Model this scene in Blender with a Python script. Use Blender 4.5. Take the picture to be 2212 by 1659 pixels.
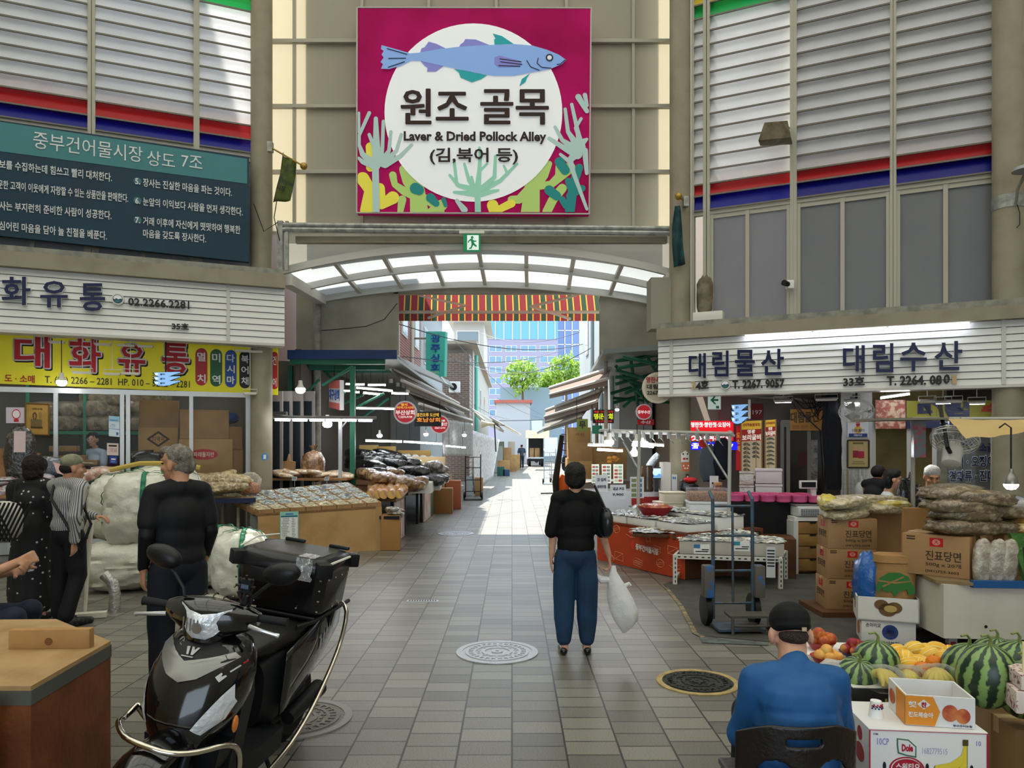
import bpy,bmesh,math,random
from mathutils import Vector as V, Matrix as M, noise
for o in list(bpy.data.objects): bpy.data.objects.remove(o)
SC=bpy.context.scene; C=SC.collection; RN=random.Random(11)
PI=math.pi
# ---------------------------------------------------------------- camera, sky, sun, exposure
F=1600.; HZ=960.; CX=1106.; CH=1.7          # focal length in pixels of the 2212 wide frame, horizon row, centre column, eye height
cam=bpy.data.objects.new('camera',bpy.data.cameras.new('camera')); C.objects.link(cam); SC.camera=cam
cam.location=(0,0,CH); cam.rotation_euler=(PI/2,0,0)
cam.data.sensor_width=36; cam.data.lens=36*F/2212; cam.data.shift_y=(HZ-829.5)/2212; cam.data.clip_end=400; cam.data.clip_start=.05
w=bpy.data.worlds.new('sky'); SC.world=w; w.use_nodes=True
w.node_tree.nodes['Background'].inputs[0].default_value=(.74,.87,1,1); w.node_tree.nodes['Background'].inputs[1].default_value=2.5
sun=bpy.data.objects.new('sun',bpy.data.lights.new('sun','SUN')); C.objects.link(sun)
sun.data.energy=12; sun.data.angle=.009; sun.data.color=(1,.95,.86)
SUN=V((.25,-.58,-1)).normalized(); sun.rotation_euler=SUN.to_track_quat('-Z','Y').to_euler()
vs=SC.view_settings; SC.display_settings.display_device='sRGB'; vs.view_transform='Standard'; vs.look='None'; vs.gamma=1; vs.use_curve_mapping=False; vs.exposure=.38
cy=SC.cycles; cy.max_bounces=9; cy.transparent_max_bounces=14; cy.diffuse_bounces=5; cy.glossy_bounces=3; cy.transmission_bounces=6; cy.sample_clamp_indirect=6; cy.caustics_reflective=False; cy.caustics_refractive=False
# ---------------------------------------------------------------- pixel rays to world points
def W(px,py,Y): return V(((px-CX)/F*Y,Y,CH+(HZ-py)/F*Y))
def G(px,py,z=0): return W(px,py,(CH-z)*F/(py-HZ))
class Pl:
 def __init__(s,A,B):
  s.A=V((A.x,A.y,0)); d=V((B.x,B.y,0))-s.A; s.u=d.normalized(); s.n=V((s.u.y,-s.u.x,0))
  if s.n.dot(s.A)>0: s.n=-s.n
 def hit(s,px,py,off=0):
  d=V(((px-CX)/F,1,(HZ-py)/F)); t=(s.A+s.n*off).dot(s.n)/d.dot(s.n); return V((0,0,CH))+d*t
 def at(s,a,z,off=0): return s.A+s.u*a+s.n*off+V((0,0,z))
 def s(s_,px,off=0): return (s_.hit(px,HZ,off)-s_.A).dot(s_.u)
 def quad(s,x0,y0,x1,y1,y2=None,y3=None,off=0):   # left x, top-left y, right x, top-right y, bottom-right y, bottom-left y
  return [s.hit(x0,y0,off),s.hit(x1,y1,off),s.hit(x1,y2,off),s.hit(x0,y3,off)]
# ---------------------------------------------------------------- materials
def lin(h):
 h=h.lstrip('#'); r=[]
 for i in (0,2,4):
  c=int(h[i:i+2],16)/255; r.append(c/12.92 if c<=.04045 else ((c+.055)/1.055)**2.4)
 return (*r,1)
MT={}
def mat(col,rough=.55,metal=0,emit=0,coat=0,bump=None,var=None,trans=0,spec=.3,sheen=0):
 """bump=(scale,strength)  var=(scale,hex2,lo,hi)  trans=translucent share"""
 k=(col,rough,metal,emit,coat,bump,var,trans,spec,sheen)
 if k in MT: return MT[k]
 m=bpy.data.materials.new('m_'+col.strip('#')); m.use_nodes=True; MT[k]=m
 nt=m.node_tree; N=nt.nodes; L=nt.links; b=N['Principled BSDF']; I=b.inputs
 I['Base Color'].default_value=lin(col); I['Roughness'].default_value=rough; I['Metallic'].default_value=metal
 I['Specular IOR Level'].default_value=spec
 if coat: I['Coat Weight'].default_value=coat; I['Coat Roughness'].default_value=.08
 if sheen: I['Sheen Weight'].default_value=sheen
 if emit: I['Emission Color'].default_value=lin(col); I['Emission Strength'].default_value=emit
 def tex(scale,det=4):
  tc=N.new('ShaderNodeTexCoord'); t=N.new('ShaderNodeTexNoise'); t.inputs['Scale'].default_value=scale; t.inputs['Detail'].default_value=det
  L.new(tc.outputs['Object'],t.inputs['Vector']); return t
 if var:
  t=tex(var[0]); r=N.new('ShaderNodeMapRange'); r.inputs[1].default_value=var[2]; r.inputs[2].default_value=var[3]
  mx=N.new('ShaderNodeMix'); mx.data_type='RGBA'; mx.inputs[6].default_value=lin(col); mx.inputs[7].default_value=lin(var[1])
  L.new(t.outputs[0],r.inputs[0]); L.new(r.outputs[0],mx.inputs[0]); L.new(mx.outputs[2],I['Base Color'])
  if emit: L.new(mx.outputs[2],I['Emission Color'])
 if bump:
  t=tex(bump[0]); bp=N.new('ShaderNodeBump'); bp.inputs['Strength'].default_value=bump[1]; bp.inputs['Distance'].default_value=.02
  L.new(t.outputs[0],bp.inputs['Height']); L.new(bp.outputs[0],I['Normal'])
  if coat: L.new(bp.outputs[0],I['Coat Normal'])
 if trans:
  tr=N.new('ShaderNodeBsdfTranslucent'); tr.inputs[0].default_value=lin(col); ms=N.new('ShaderNodeMixShader'); ms.inputs[0].default_value=trans
  L.new(b.outputs[0],ms.inputs[1]); L.new(tr.outputs[0],ms.inputs[2]); L.new(ms.outputs[0],N['Material Output'].inputs[0])
 return m
def film(col='#ffffff',alpha=.15,rough=.08,bump=None,key=''):
 """clear pane or plastic film: see-through with a sharp reflection"""
 k=('film',col,alpha,rough,bump)
 if k in MT: return MT[k]
 m=bpy.data.materials.new('m_film'); m.use_nodes=True; MT[k]=m; nt=m.node_tree; N=nt.nodes; L=nt.links; b=N['Principled BSDF']
 b.inputs['Base Color'].default_value=lin(col); b.inputs['Roughness'].default_value=rough; b.inputs['Specular IOR Level'].default_value=.8
 fr=N.new('ShaderNodeFresnel'); fr.inputs[0].default_value=1.45
 ad=N.new('ShaderNodeMath'); ad.operation='ADD'; ad.use_clamp=True; ad.operation='MULTIPLY_ADD'; ad.inputs[1].default_value=.55; ad.inputs[2].default_value=alpha; L.new(fr.outputs[0],ad.inputs[0])
 tp=N.new('ShaderNodeBsdfTransparent'); ms=N.new('ShaderNodeMixShader'); L.new(ad.outputs[0],ms.inputs[0]); L.new(tp.outputs[0],ms.inputs[1]); L.new(b.outputs[0],ms.inputs[2])
 if bump:
  tc=N.new('ShaderNodeTexCoord'); t=N.new('ShaderNodeTexNoise'); t.inputs['Scale'].default_value=bump[0]; L.new(tc.outputs['Object'],t.inputs['Vector'])
  bp=N.new('ShaderNodeBump'); bp.inputs['Strength'].default_value=bump[1]; bp.inputs['Distance'].default_value=.02
  L.new(t.outputs[0],bp.inputs['Height']); L.new(bp.outputs[0],b.inputs['Normal']); L.new(bp.outputs[0],fr.inputs['Normal'])
 L.new(ms.outputs[0],N['Material Output'].inputs[0]); return m
def brick(c1,c2,mortar,bw,rh,ms,axes='XY',rough=.6,scale=1,speck=None,offs=.5,spec=.5,bias=0):
 """axes: which object axes feed the brick rows (first = along the row, second = across rows)"""
 m=bpy.data.materials.new('m_brick'); m.use_nodes=True; nt=m.node_tree; N=nt.nodes; L=nt.links; b=N['Principled BSDF']
 tc=N.new('ShaderNodeTexCoord'); sp=N.new('ShaderNodeSeparateXYZ'); cb=N.new('ShaderNodeCombineXYZ'); L.new(tc.outputs['Object'],sp.inputs[0])
 for i,a in enumerate(axes): L.new(sp.outputs['XYZ'.index(a)],cb.inputs[i])
 t=N.new('ShaderNodeTexBrick'); L.new(cb.outputs[0],t.inputs[0]); t.inputs['Scale'].default_value=scale; t.offset=offs
 for k,v in (('Color1',lin(c1)),('Color2',lin(c2)),('Mortar',lin(mortar)),('Mortar Size',ms),('Brick Width',bw),('Row Height',rh),('Bias',bias),('Mortar Smooth',.1)): t.inputs[k].default_value=v
 out=t.outputs[0]
 if speck:
  nz=N.new('ShaderNodeTexNoise'); nz.inputs['Scale'].default_value=speck[0]; L.new(tc.outputs['Object'],nz.inputs['Vector'])
  mr=N.new('ShaderNodeMapRange'); mr.inputs[1].default_value=.3; mr.inputs[2].default_value=.7; mr.inputs[3].default_value=1-speck[1]; mr.inputs[4].default_value=1+speck[1]
  mx=N.new('ShaderNodeMix'); mx.data_type='RGBA'; mx.blend_type='MULTIPLY'; mx.inputs[0].default_value=1
  L.new(nz.outputs[0],mr.inputs[0]); L.new(out,mx.inputs[6]); L.new(mr.outputs[0],mx.inputs[7]); out=mx.outputs[2]
 L.new(out,b.inputs['Base Color']); b.inputs['Roughness'].default_value=rough; b.inputs['Specular IOR Level'].default_value=spec
 bp=N.new('ShaderNodeBump'); bp.inputs['Strength'].default_value=.4; bp.inputs['Distance'].default_value=.006; bp.invert=True
 L.new(t.outputs[1],bp.inputs['Height']); L.new(bp.outputs[0],b.inputs['Normal']); return m
# ---------------------------------------------------------------- mesh collector
TX={}
def txt_mesh(body,bold=0,font_res=2):
 k=(body,bold)
 if k in TX: return TX[k]
 c=bpy.data.curves.new('t','FONT'); c.body=body; c.resolution_u=font_res; c.offset=bold; c.extrude=.5; c.space_line=1.1
 o=bpy.data.objects.new('t',c); me=o.to_mesh(); v=[x.co.copy() for x in me.vertices]; f=[tuple(p.vertices) for p in me.polygons]
 o.to_mesh_clear(); bpy.data.objects.remove(o); bpy.data.curves.remove(c)
 if v:
  x0=min(a.x for a in v); x1=max(a.x for a in v); y0=min(a.y for a in v); y1=max(a.y for a in v)
  v=[((a.x-x0)/max(x1-x0,1e-6),(a.y-y0)/max(y1-y0,1e-6),a.z+.5) for a in v]
 TX[k]=(v,f); return TX[k]
class MB:
 def __init__(s,m=None):
  s.v=[];s.f=[];s.mi=[];s.sm=[];s.mats=[];s.c=0
  if m: s.use(m)
 def use(s,m):
  if m not in s.mats: s.mats.append(m)
  s.c=s.mats.index(m); return s
 def add(s,vs,fs,smooth=False):
  b=len(s.v); s.v+= [V(a) for a in vs]; s.f+=[tuple(i+b for i in f) for f in fs]; s.mi+=[s.c]*len(fs); s.sm+=[smooth]*len(fs); return s
 def hexa(s,p):   # p: 4 bottom (ccw) + 4 top
  return s.add(p,[(3,2,1,0),(4,5,6,7),(0,1,5,4),(1,2,6,5),(2,3,7,6),(3,0,4,7)])
 def box(s,c,d,rz=0,bev=0,rot=None):
  R=rot.to_3x3() if rot else M.Rotation(rz,3,'Z'); c=V(c); h=[x/2 for x in d]
  if bev:
   bm=bmesh.new(); bmesh.ops.create_cube(bm,size=1)
   for v in bm.verts: v.co=V((v.co.x*d[0],v.co.y*d[1],v.co.z*d[2]))
   bmesh.ops.bevel(bm,geom=bm.edges[:],offset=bev,segments=2,affect='EDGES',profile=.6); bm.verts.index_update()
   s.add([c+R@v.co for v in bm.verts],[[v.index for v in f.verts] for f in bm.faces],True); bm.free(); return s
  q=[(-1,-1,-1),(1,-1,-1),(1,1,-1),(-1,1,-1),(-1,-1,1),(1,-1,1),(1,1,1),(-1,1,1)]
  return s.hexa([c+R@V((a*h[0],b*h[1],g*h[2])) for a,b,g in q])
 def slab(s,q,t):   # q: TL,TR,BR,BL front face; extruded back by t
  TL,TR,BR,BL=[V(a) for a in q]; n=(BL-TL).cross(TR-TL).normalized()*-t
  return s.hexa([BL,BR,BR+n,BL+n,TL,TR,TR+n,TL+n])
 def quad(s,q): return s.add(q,[(3,2,1,0)])
 def text(s,body,q,d=.004,bold=0,lift=.003):
  TL,TR,BR,BL=[V(a) for a in q]; n=(BL-TL).cross(TR-TL).normalized(); vs,fs=txt_mesh(body,bold)
  return s.add([(BL*(1-x)+BR*x)*(1-y)+(TL*(1-x)+TR*x)*y+n*(lift+d*z) for x,y,z in vs],fs)
 def poly(s,q,pts,d=.003,lift=.002):   # pts in 0..1 of the quad (y up), counter-clockwise or not; thin raised shape
  TL,TR,BR,BL=[V(a) for a in q]; n=(BL-TL).cross(TR-TL).normalized()
  P=[(BL*(1-x)+BR*x)*(1-y)+(TL*(1-x)+TR*x)*y for x,y in pts]
  return s.prism([p+n*lift for p in P],n*d)
 def prism(s,P,vec):
  P=[V(p) for p in P]; vec=V(vec); k=len(P); nn=V((0,0,0))
  for i in range(k): nn+=P[i].cross(P[(i+1)%k])
  if nn.dot(vec)<0: P=P[::-1]
  return s.add(P+[p+vec for p in P],[tuple(range(k-1,-1,-1)),tuple(range(k,2*k))]+[(i,(i+1)%k,k+(i+1)%k,k+i) for i in range(k)])
 def tube(s,P,r,n=8,closed=False,cap=True):
  P=[V(p) for p in P]; k=len(P); rr=r if isinstance(r,(list,tuple)) else [r]*k; vs=[];fs=[]; up=None
  for i in range(k):
   a=P[(i-1)%k] if (closed or i>0) else P[i]; b=P[(i+1)%k] if (closed or i<k-1) else P[i]; t=(b-a).normalized()
   if up is None: up=t.orthogonal().normalized()
   up=(up-t*up.dot(t)); up=up.normalized() if up.length>1e-6 else t.orthogonal().normalized(); sd=t.cross(up)
   for j in range(n):
    an=2*PI*j/n; vs.append(P[i]+(up*math.cos(an)+sd*math.sin(an))*rr[i])
  for i in range(k if closed else k-1):
   for j in range(n):
    a=i*n+j; b=i*n+(j+1)%n; c=((i+1)%k)*n+(j+1)%n; d=((i+1)%k)*n+j; fs.append((a,b,c,d))
  if cap and not closed: fs+= [tuple(range(n-1,-1,-1)),tuple(range((k-1)*n,k*n))]
  return s.add(vs,fs,True)
 def lathe(s,prof,c=(0,0,0),n=24,mt=None,cap=True):
  c=V(c); vs=[];fs=[]; Mt=mt.to_3x3() if mt else M.Identity(3); k=len(prof)
  for r,z in prof:
   for j in range(n): an=2*PI*j/n; vs.append(c+Mt@V((r*math.cos(an),r*math.sin(an),z)))
  for i in range(k-1):
   for j in range(n): fs.append((i*n+j,i*n+(j+1)%n,(i+1)*n+(j+1)%n,(i+1)*n+j))
  if cap: fs+=[tuple(range(n-1,-1,-1)),tuple(range((k-1)*n,k*n))]
  return s.add(vs,fs,True)
 def cyl(s,a,b,r,n=16,r2=None): return s.tube([a,b],[r,r if r2 is None else r2],n)
 def ell(s,c,r,rot=None,n=16,fn=None):
  c=V(c); R=rot.to_3x3() if rot else M.Identity(3); vs=[];fs=[]; m=n//2; r=r if isinstance(r,(tuple,list)) else (r,r,r)
  vs.append(V((0,0,-1)))
  for i in range(1,m):
   ph=-PI/2+PI*i/m
   for j in range(n): an=2*PI*j/n; vs.append(V((math.cos(ph)*math.cos(an),math.cos(ph)*math.sin(an),math.sin(ph))))
  vs.append(V((0,0,1)))
  out=[]
  for v in vs:
   p=V((v.x*r[0],v.y*r[1],v.z*r[2]))
   if fn: p=fn(p,v)
   out.append(c+R@p)
  for j in range(n): fs.append((0,1+(j+1)%n,1+j))
  for i in range(m-2):
   for j in range(n): a=1+i*n; fs.append((a+j,a+(j+1)%n,a+n+(j+1)%n,a+n+j))
  t=len(vs)-1; a=1+(m-2)*n
  for j in range(n): fs.append((a+j,a+(j+1)%n,t))
  return s.add(out,fs,True)
 def grid(s,fn,nu,nv,smooth=True):
  vs=[fn(i/nu,j/nv) for j in range(nv+1) for i in range(nu+1)]
  return s.add(vs,[(j*(nu+1)+i,j*(nu+1)+i+1,(j+1)*(nu+1)+i+1,(j+1)*(nu+1)+i) for j in range(nv) for i in range(nu)],smooth)
 def build(s,name,parent=None,kind=None,angle=40,origin=None):
  me=bpy.data.meshes.new(name)
  if origin is None:
   if parent: origin=org(parent)
   elif s.v: xs=[v.x for v in s.v]; ys=[v.y for v in s.v]; origin=V(((min(xs)+max(xs))/2,(min(ys)+max(ys))/2,min(v.z for v in s.v)))
   else: origin=V((0,0,0))
  me.from_pydata([v-origin for v in s.v],[],s.f)
  for m in s.mats: me.materials.append(m)
  me.polygons.foreach_set('material_index',s.mi); me.polygons.foreach_set('use_smooth',s.sm)
  me.update()
  try: me.set_sharp_from_angle(angle=math.radians(angle))
  except Exception: pass
  o=bpy.data.objects.new(name,me); C.objects.link(o)
  if parent: o.parent=parent; o['_o']=list(origin); o.location=origin-org(parent)
  else: o.location=origin; o['_o']=list(origin)
  if kind: o['kind']=kind
  return o
def org(o): return V(o['_o'])
def thing(name,label,cat,loc=(0,0,0),group=None,rz=0):
 o=bpy.data.objects.new(name,None); C.objects.link(o); o.location=loc; o['_o']=list(loc); o.empty_display_size=.1; o.rotation_euler=(0,0,rz)
 return tag(o,label,cat,group)
def tag(o,label,cat,group=None):
 o['label']=label; o['category']=cat
 if group: o['group']=group
 return o
def solo(mb,name,label,cat,group=None): return tag(mb.build(name),label,cat,group)
def struct(mb,name,parent=None): return mb.build(name,parent,None if parent else 'structure')
def dup(r,loc=None,rz=None,label=None,group=None,sc=None):
 c=r.copy(); C.objects.link(c)
 if loc is not None: c.location=loc; c['_o']=list(loc)
 if rz is not None: c.rotation_euler=(0,0,rz)
 if sc is not None: c.scale=(sc,sc,sc) if isinstance(sc,(int,float)) else sc
 if label: c['label']=label
 if group: c['group']=group
 for ch in r.children:
  d=ch.copy(); C.objects.link(d); d.parent=c
  for g in ch.children: e=g.copy(); C.objects.link(e); e.parent=d
 return c
def nz(p,s=1,a=1): return noise.noise(V(p)*s)*a
# ================================================================ THE SETTING
LP=Pl(W(612,HZ,12.3),W(0,HZ,10.75)); RP=Pl(W(1424,HZ,12.0),W(2165,HZ,10.0))
beige=mat('#928a76',.6,var=(3,'#7f7764',.45,.8)); steel=mat('#9b978b',.5,.1,var=(6,'#77736a',.4,.7)); white_steel=mat('#d6d4cc',.5); dark=mat('#17181a',.6)
galv=mat('#a3a59f',.45,.5,var=(9,'#7d7f7a',.4,.7)); alu=mat('#b3b1ab',.35,.6); black=mat('#0c0d0f',.5); white=mat('#e4e4e2',.5)
LZ=3.36; LT=4.28; LL=4.60      # left fascia foot, head, ledge top
RZ=2.50; RT=3.38; RL=3.66
# floor
b=MB(brick('#7d7a70','#5f5c55','#2f2d2a',.185,.30,.006,'YX',.38,1,(140,.38),.37,spec=.55)); b.grid(lambda u,v:V((-14+28*u,-9+99*v,0)),1,1,False); struct(b,'floor')
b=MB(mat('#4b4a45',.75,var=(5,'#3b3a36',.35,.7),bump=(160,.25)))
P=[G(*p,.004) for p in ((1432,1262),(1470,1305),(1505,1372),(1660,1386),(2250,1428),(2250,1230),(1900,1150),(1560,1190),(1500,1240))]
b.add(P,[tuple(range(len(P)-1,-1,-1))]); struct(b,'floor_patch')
b=MB(mat('#a08a5c',.8,var=(14,'#5a574f',.35,.6)))
for L_ in (((1440,1270),(1472,1310),(1502,1368),(1520,1376)),((1870,1345),(1900,1380),(1930,1420)),((920,1130),(965,1085),(1005,1056))):
 for i in range(len(L_)-1):
  a=G(*L_[i],.006); c=G(*L_[i+1],.006); s=(c-a).cross(V((0,0,1))).normalized()*.022; b.add([a-s,c-s,c+s,a+s],[(0,1,2,3)])
struct(b,'floor_line')
b=MB(mat('#5d6a66',.7,var=(9,'#4d504b',.4,.6))); b.add([G(*p,.006) for p in ((1510,1376),(1660,1388),(1660,1394),(1518,1388))],[(3,2,1,0)]); struct(b,'floor_stripe')
# manhole covers and a drain plate
def manhole(px,py,r,label,ring,plate,kind):
 c=G(px,py); t=thing('manhole_cover',label,'manhole cover',c)
 b=MB(ring); b.lathe([(r*1.0,0),(r,.008),(r*.86,.008),(r*.86,.002)],c,40,cap=False); b.build('rim',t)
 b=MB(plate); b.lathe([(r*.86,.004),(0.001,.004)],c,40,cap=False)
 for k in (.74,.56,.34): b.lathe([(r*k+.012,.004),(r*k+.012,.010),(r*k-.012,.010),(r*k-.012,.004)],c,36,cap=False)
 q=.05
 i=-int(r/q)
 for i in range(-int(r/q),int(r/q)+1):
  for j in range(-int(r/q),int(r/q)+1):
   x=i*q;y=j*q; d=math.hypot(x,y)
   if r*.36<d<r*.54 or (kind and d<r*.8 and not(r*.53<d<r*.6)): b.box(c+V((x,y,.007)),(.03,.016,.008),rz=(i+j)%2*PI/2)
 for k in range(28): a=2*PI*k/28; b.box(c+V((math.cos(a)*r*.65,math.sin(a)*r*.65,.007)),(.05,.02,.008),rz=a)
 b.lathe([(r*.14,.004),(r*.14,.012),(r*.05,.012),(r*.05,.004)],c,20,cap=False)
 b.build('lid',t)
iron=mat('#b9bcc2',.35,.35,bump=(40,.3)); iron_d=mat('#77736e',.45,.3,bump=(60,.4)); yel=mat('#b19a62',.6,var=(12,'#8a7a55',.4,.7)); iron_b=mat('#33332f',.6,.3,bump=(50,.6))
manhole(1074,1409,.335,'round steel manhole cover shining in the walkway beside the woman in black',iron,iron,0)
manhole(642,1553,.335,'round cast manhole cover just behind the parked scooter',mat('#8d8b88',.5,.4),iron_d,0)
manhole(1507,1474,.29,'dark manhole cover with a yellow painted rim, beside the man in blue',yel,iron_b,1)
manhole(985,1153,.34,'far manhole cover at the edge of the sunlit paving',iron,iron,0)
c=G(913,1299); t=thing('drain_plate','small rectangular metal drain plate set in the paving','drain plate',c)
b=MB(mat('#c9ccce',.35,.5)); b.box(c+V((0,0,.004)),(.34,.075,.008)); b.build('plate',t)
b=MB(dark);
for k in range(11): b.box(c+V((-.14+.028*k,0,.0085)),(.014,.045,.002))
b.build('slot_grating',t)
# walls of the plaza's other sides (unseen behind the viewer, added to cut the sky light), with a wide street opening
b=MB(mat('#b5b0a4',.7));
for x in (-13.1,13.1): b.box((x,3,5.8),(.2,20.5,11.6))
b.box((-8.75,-7.1,5.8),(8.5,.2,11.6)); b.box((8.75,-7.1,5.8),(8.5,.2,11.6)); b.box((0,-7.1,8.8),(9,.2,5.6)); struct(b,'wall_front')
# roof over the plaza, translucent sheets on beams
b=MB(mat('#e2dfd2',.5,trans=.33)); b.add([(-13,-7,11.6),(13,-7,11.6),(13,13.4,11.6),(-13,13.4,11.6)],[(0,1,2,3)]); struct(b,'ceiling')
b=MB(steel)
for k in range(6): b.box((0,-6+3.6*k,11.4),(26,.16,.3))
for k in range(7): b.box((-12+4*k,3.2,11.25),(.12,20,.2))
struct(b,'ceiling_beams')
# columns
def column(px,Y,r,z0,z1,nm='column'):
 b=MB(beige); c=W(px,HZ,Y); b.lathe([(r,z0),(r,(z0+z1)/2),(r,z1)],(c.x,c.y,0),28); return struct(b,nm),c
colL,cl=column(565,12.55,.178,0,11.62); colR,cr=column(1469,12.25,.170,0,11.62); colP,cp=column(2179,10.15,.198,0,11.62)
# louvred upper walls
slat_w=mat('#e6e7ea',.45,trans=.5,var=(2.2,'#cfd0d2',.4,.8)); edge=mat('#6f6a60',.5); fr=mat('#aaa698',.5)
tints={'red':mat('#a80a14',.3,trans=.2),'blue':mat('#08127c',.3,trans=.2),'green':mat('#0a9a4c',.3,trans=.35),'yellow':mat('#d8b822',.3,trans=.35)}
pane=mat('#97989c',.4,trans=.4,var=(.7,'#87898f',.35,.7))
def louvre_wall(P,off,bays,pxr,rows,pitch,ledge,side,mids):
 zb,zm,zr=[P.hit(pxr,y,off).z for y in rows]   # blue foot, blue/red joint, red head
 wn=0
 for (a,c) in bays:
  wn+=1; sa,sc=sorted((P.s(a,off),P.s(c,off))); fl=MB(fr)
  fl.hexa([P.at(x,z,o) for z in (ledge,11.62) for x,o in ((sa-.05,off+.06),(sa,off+.06),(sa,off-.06),(sa-.05,off-.06))])
  fl.hexa([P.at(x,z,o) for z in (ledge,11.62) for x,o in ((sc,off+.06),(sc+.05,off+.06),(sc+.05,off-.06),(sc,off-.06))])
  fl.hexa([P.at(x,z,o) for z in (zb-.07,zb) for x,o in ((sa,off+.05),(sc,off+.05),(sc,off-.03),(sa,off-.03))])
  win=fl.build('window_%d'%(wn+(0 if side=='left' else 10)),None,'structure')
  def slat(m,z,h):
   m.add([P.at(sa,z,off+.07),P.at(sc,z,off+.07),P.at(sc,z+h*1.5,off-.05),P.at(sa,z+h*1.5,off-.05)],[(0,1,2,3)])
  sl=MB(slat_w); ed=MB(edge); z=zr; n=0
  ng=int(round((P.hit(520 if side=='left' else 1580,15 if side=='left' else 20,off).z-zr)/pitch-.2))
  extra={}
  while z<11.4:
   if n in (ng,ng+1): extra.setdefault('green' if n==ng else 'yellow',[]).append(z)
   else: slat(sl,z,pitch)
   ed.hexa([P.at(x,zz,o) for zz in (z-.012,z+.012) for x,o in ((sa,off+.085),(sc,off+.085),(sc,off+.06),(sa,off+.06))])
   z+=pitch; n+=1
  for zz in (zb,zm): ed.hexa([P.at(x,q,o) for q in (zz-.012,zz+.012) for x,o in ((sa,off+.085),(sc,off+.085),(sc,off+.06),(sa,off+.06))])
  sl.build('louvre_slats',win); ed.build('slat_rail',win)
  for nm,z0,h in (('blue',zb,zm-zb),('red',zm,zr-zm)): q=MB(tints[nm]); slat(q,z0,h); q.build(nm+'_slat',win)
  for nm in extra:
   q=MB(tints[nm]);
   for z0 in extra[nm]: slat(q,z0,pitch)
   q.build(nm+'_slat',win)
  if abs(sc-sa)<.3: continue
  mp=[m for m in mids if min(a,c)<m<max(a,c)] or [(a+c)/2]
  sm=P.s(mp[0],off); pn=MB(pane); pn.hexa([P.at(x,z,o) for z in (ledge,zb-.07) for x,o in ((sa,off),(sc,off),(sc,off-.02),(sa,off-.02))]); pn.build('frosted_pane',win)
  sf=MB(fr)
  for x0,x1 in ((sa,sa+.05),(sm-.03,sm+.03),(sc-.05,sc)): sf.hexa([P.at(x,z,o) for z in (ledge,zb-.07) for x,o in ((x0,off+.04),(x1,off+.04),(x1,off+.001),(x0,off+.001))])
  sf.hexa([P.at(x,z,o) for z in (zb-.14,zb-.07) for x,o in ((sa,off+.03),(sc,off+.03),(sc,off+.001),(sa,off+.001))]); sf.build('window_frame',win)
louvre_wall(LP,-.45,[(190,-420),(418,207),(560,431)],311,(300,271,239),.213,LL,'left',[70,310,480])
louvre_wall(RP,-.45,[(1501,1520),(1535,1707),(1722,1922),(1936,2160),(2185,2480)],1719,(431,398,372),.226,RL,'right',[1615,1820,2042])
# ledges and fascias
def facade(P,s0,s1,zf,zt,zl,side,seams):
 b=MB(beige); b.hexa([P.at(x,z,o) for z in (zt,zl-.1) for x,o in ((s0,.1),(s1,.1),(s1,-.75),(s0,-.75))])
 b.use(mat('#8f8f83',.7,var=(7,'#6f7068',.4,.7))); b.hexa([P.at(x,z,o) for z in (zl-.1,zl) for x,o in ((s0+.02,.02),(s1,.02),(s1,-.75),(s0+.02,-.75))]); struct(b,'trim_ledge_'+side)
 b=MB(mat('#dcdcd8',.45)); n=9; h=(zt-zf)/n
 for k in range(n):
  z=zf+k*h; b.hexa([P.at(x,zz,o) for zz,oo in ((z+.006,.0),(z+h-.004,-.016)) for x,o in ((s0,oo),(s1,oo),(s1,-.3),(s0,-.3))])
 b.use(mat('#5d5b57',.7)); b.hexa([P.at(x,z,o) for z in (zf,zt) for x,o in ((s0,-.02),(s1,-.02),(s1,-.29),(s0,-.29))])
 b.use(mat('#c3c1ba',.4))
 for q in seams: b.hexa([P.at(x,z,o) for z in (zf,zt) for x,o in ((q-.025,.012),(q+.025,.012),(q+.025,-.02),(q-.025,-.02))])
 b.hexa([P.at(x,z,o) for z in (zf-.03,zf+.012) for x,o in ((s0,.012),(s1,.012),(s1,-.3),(s0,-.3))]); struct(b,'wall_fascia_'+side)
facade(LP,-.02,6.2,LZ,LT,LL,'left',[LP.s(493)])
facade(RP,-.02,7.5,RZ,RT,RL,'right',[RP.s(1450),RP.s(2168)])
# soffits behind the fascias
b=MB(mat('#8f8c84',.8)); b.hexa([LP.at(x,z,o) for z in (LZ+.02,LZ+.12) for x,o in ((.0,-.3),(6.2,-.3),(6.2,-4),(.0,-4))]); struct(b,'ceiling_left')
b=MB(mat('#5c5a55',.8)); b.hexa([RP.at(x,z,o) for z in (RZ+.30,RZ+.40) for x,o in ((.1,-.3),(7.5,-.3),(7.5,-5),(.1,-5))]); struct(b,'ceiling_right')
# blocks added along the alley to keep the sun off parts of the louvres
b=MB(mat('#8a8178',.8)); b.box((-11.6,19.5,8.2),(9.4,10,16.4)); struct(b,'wall_sunblock_left')
b=MB(mat('#8a8178',.8)); b.box((8.85,18.8,8),(10.3,11,16)); struct(b,'wall_sunblock_right')
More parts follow.
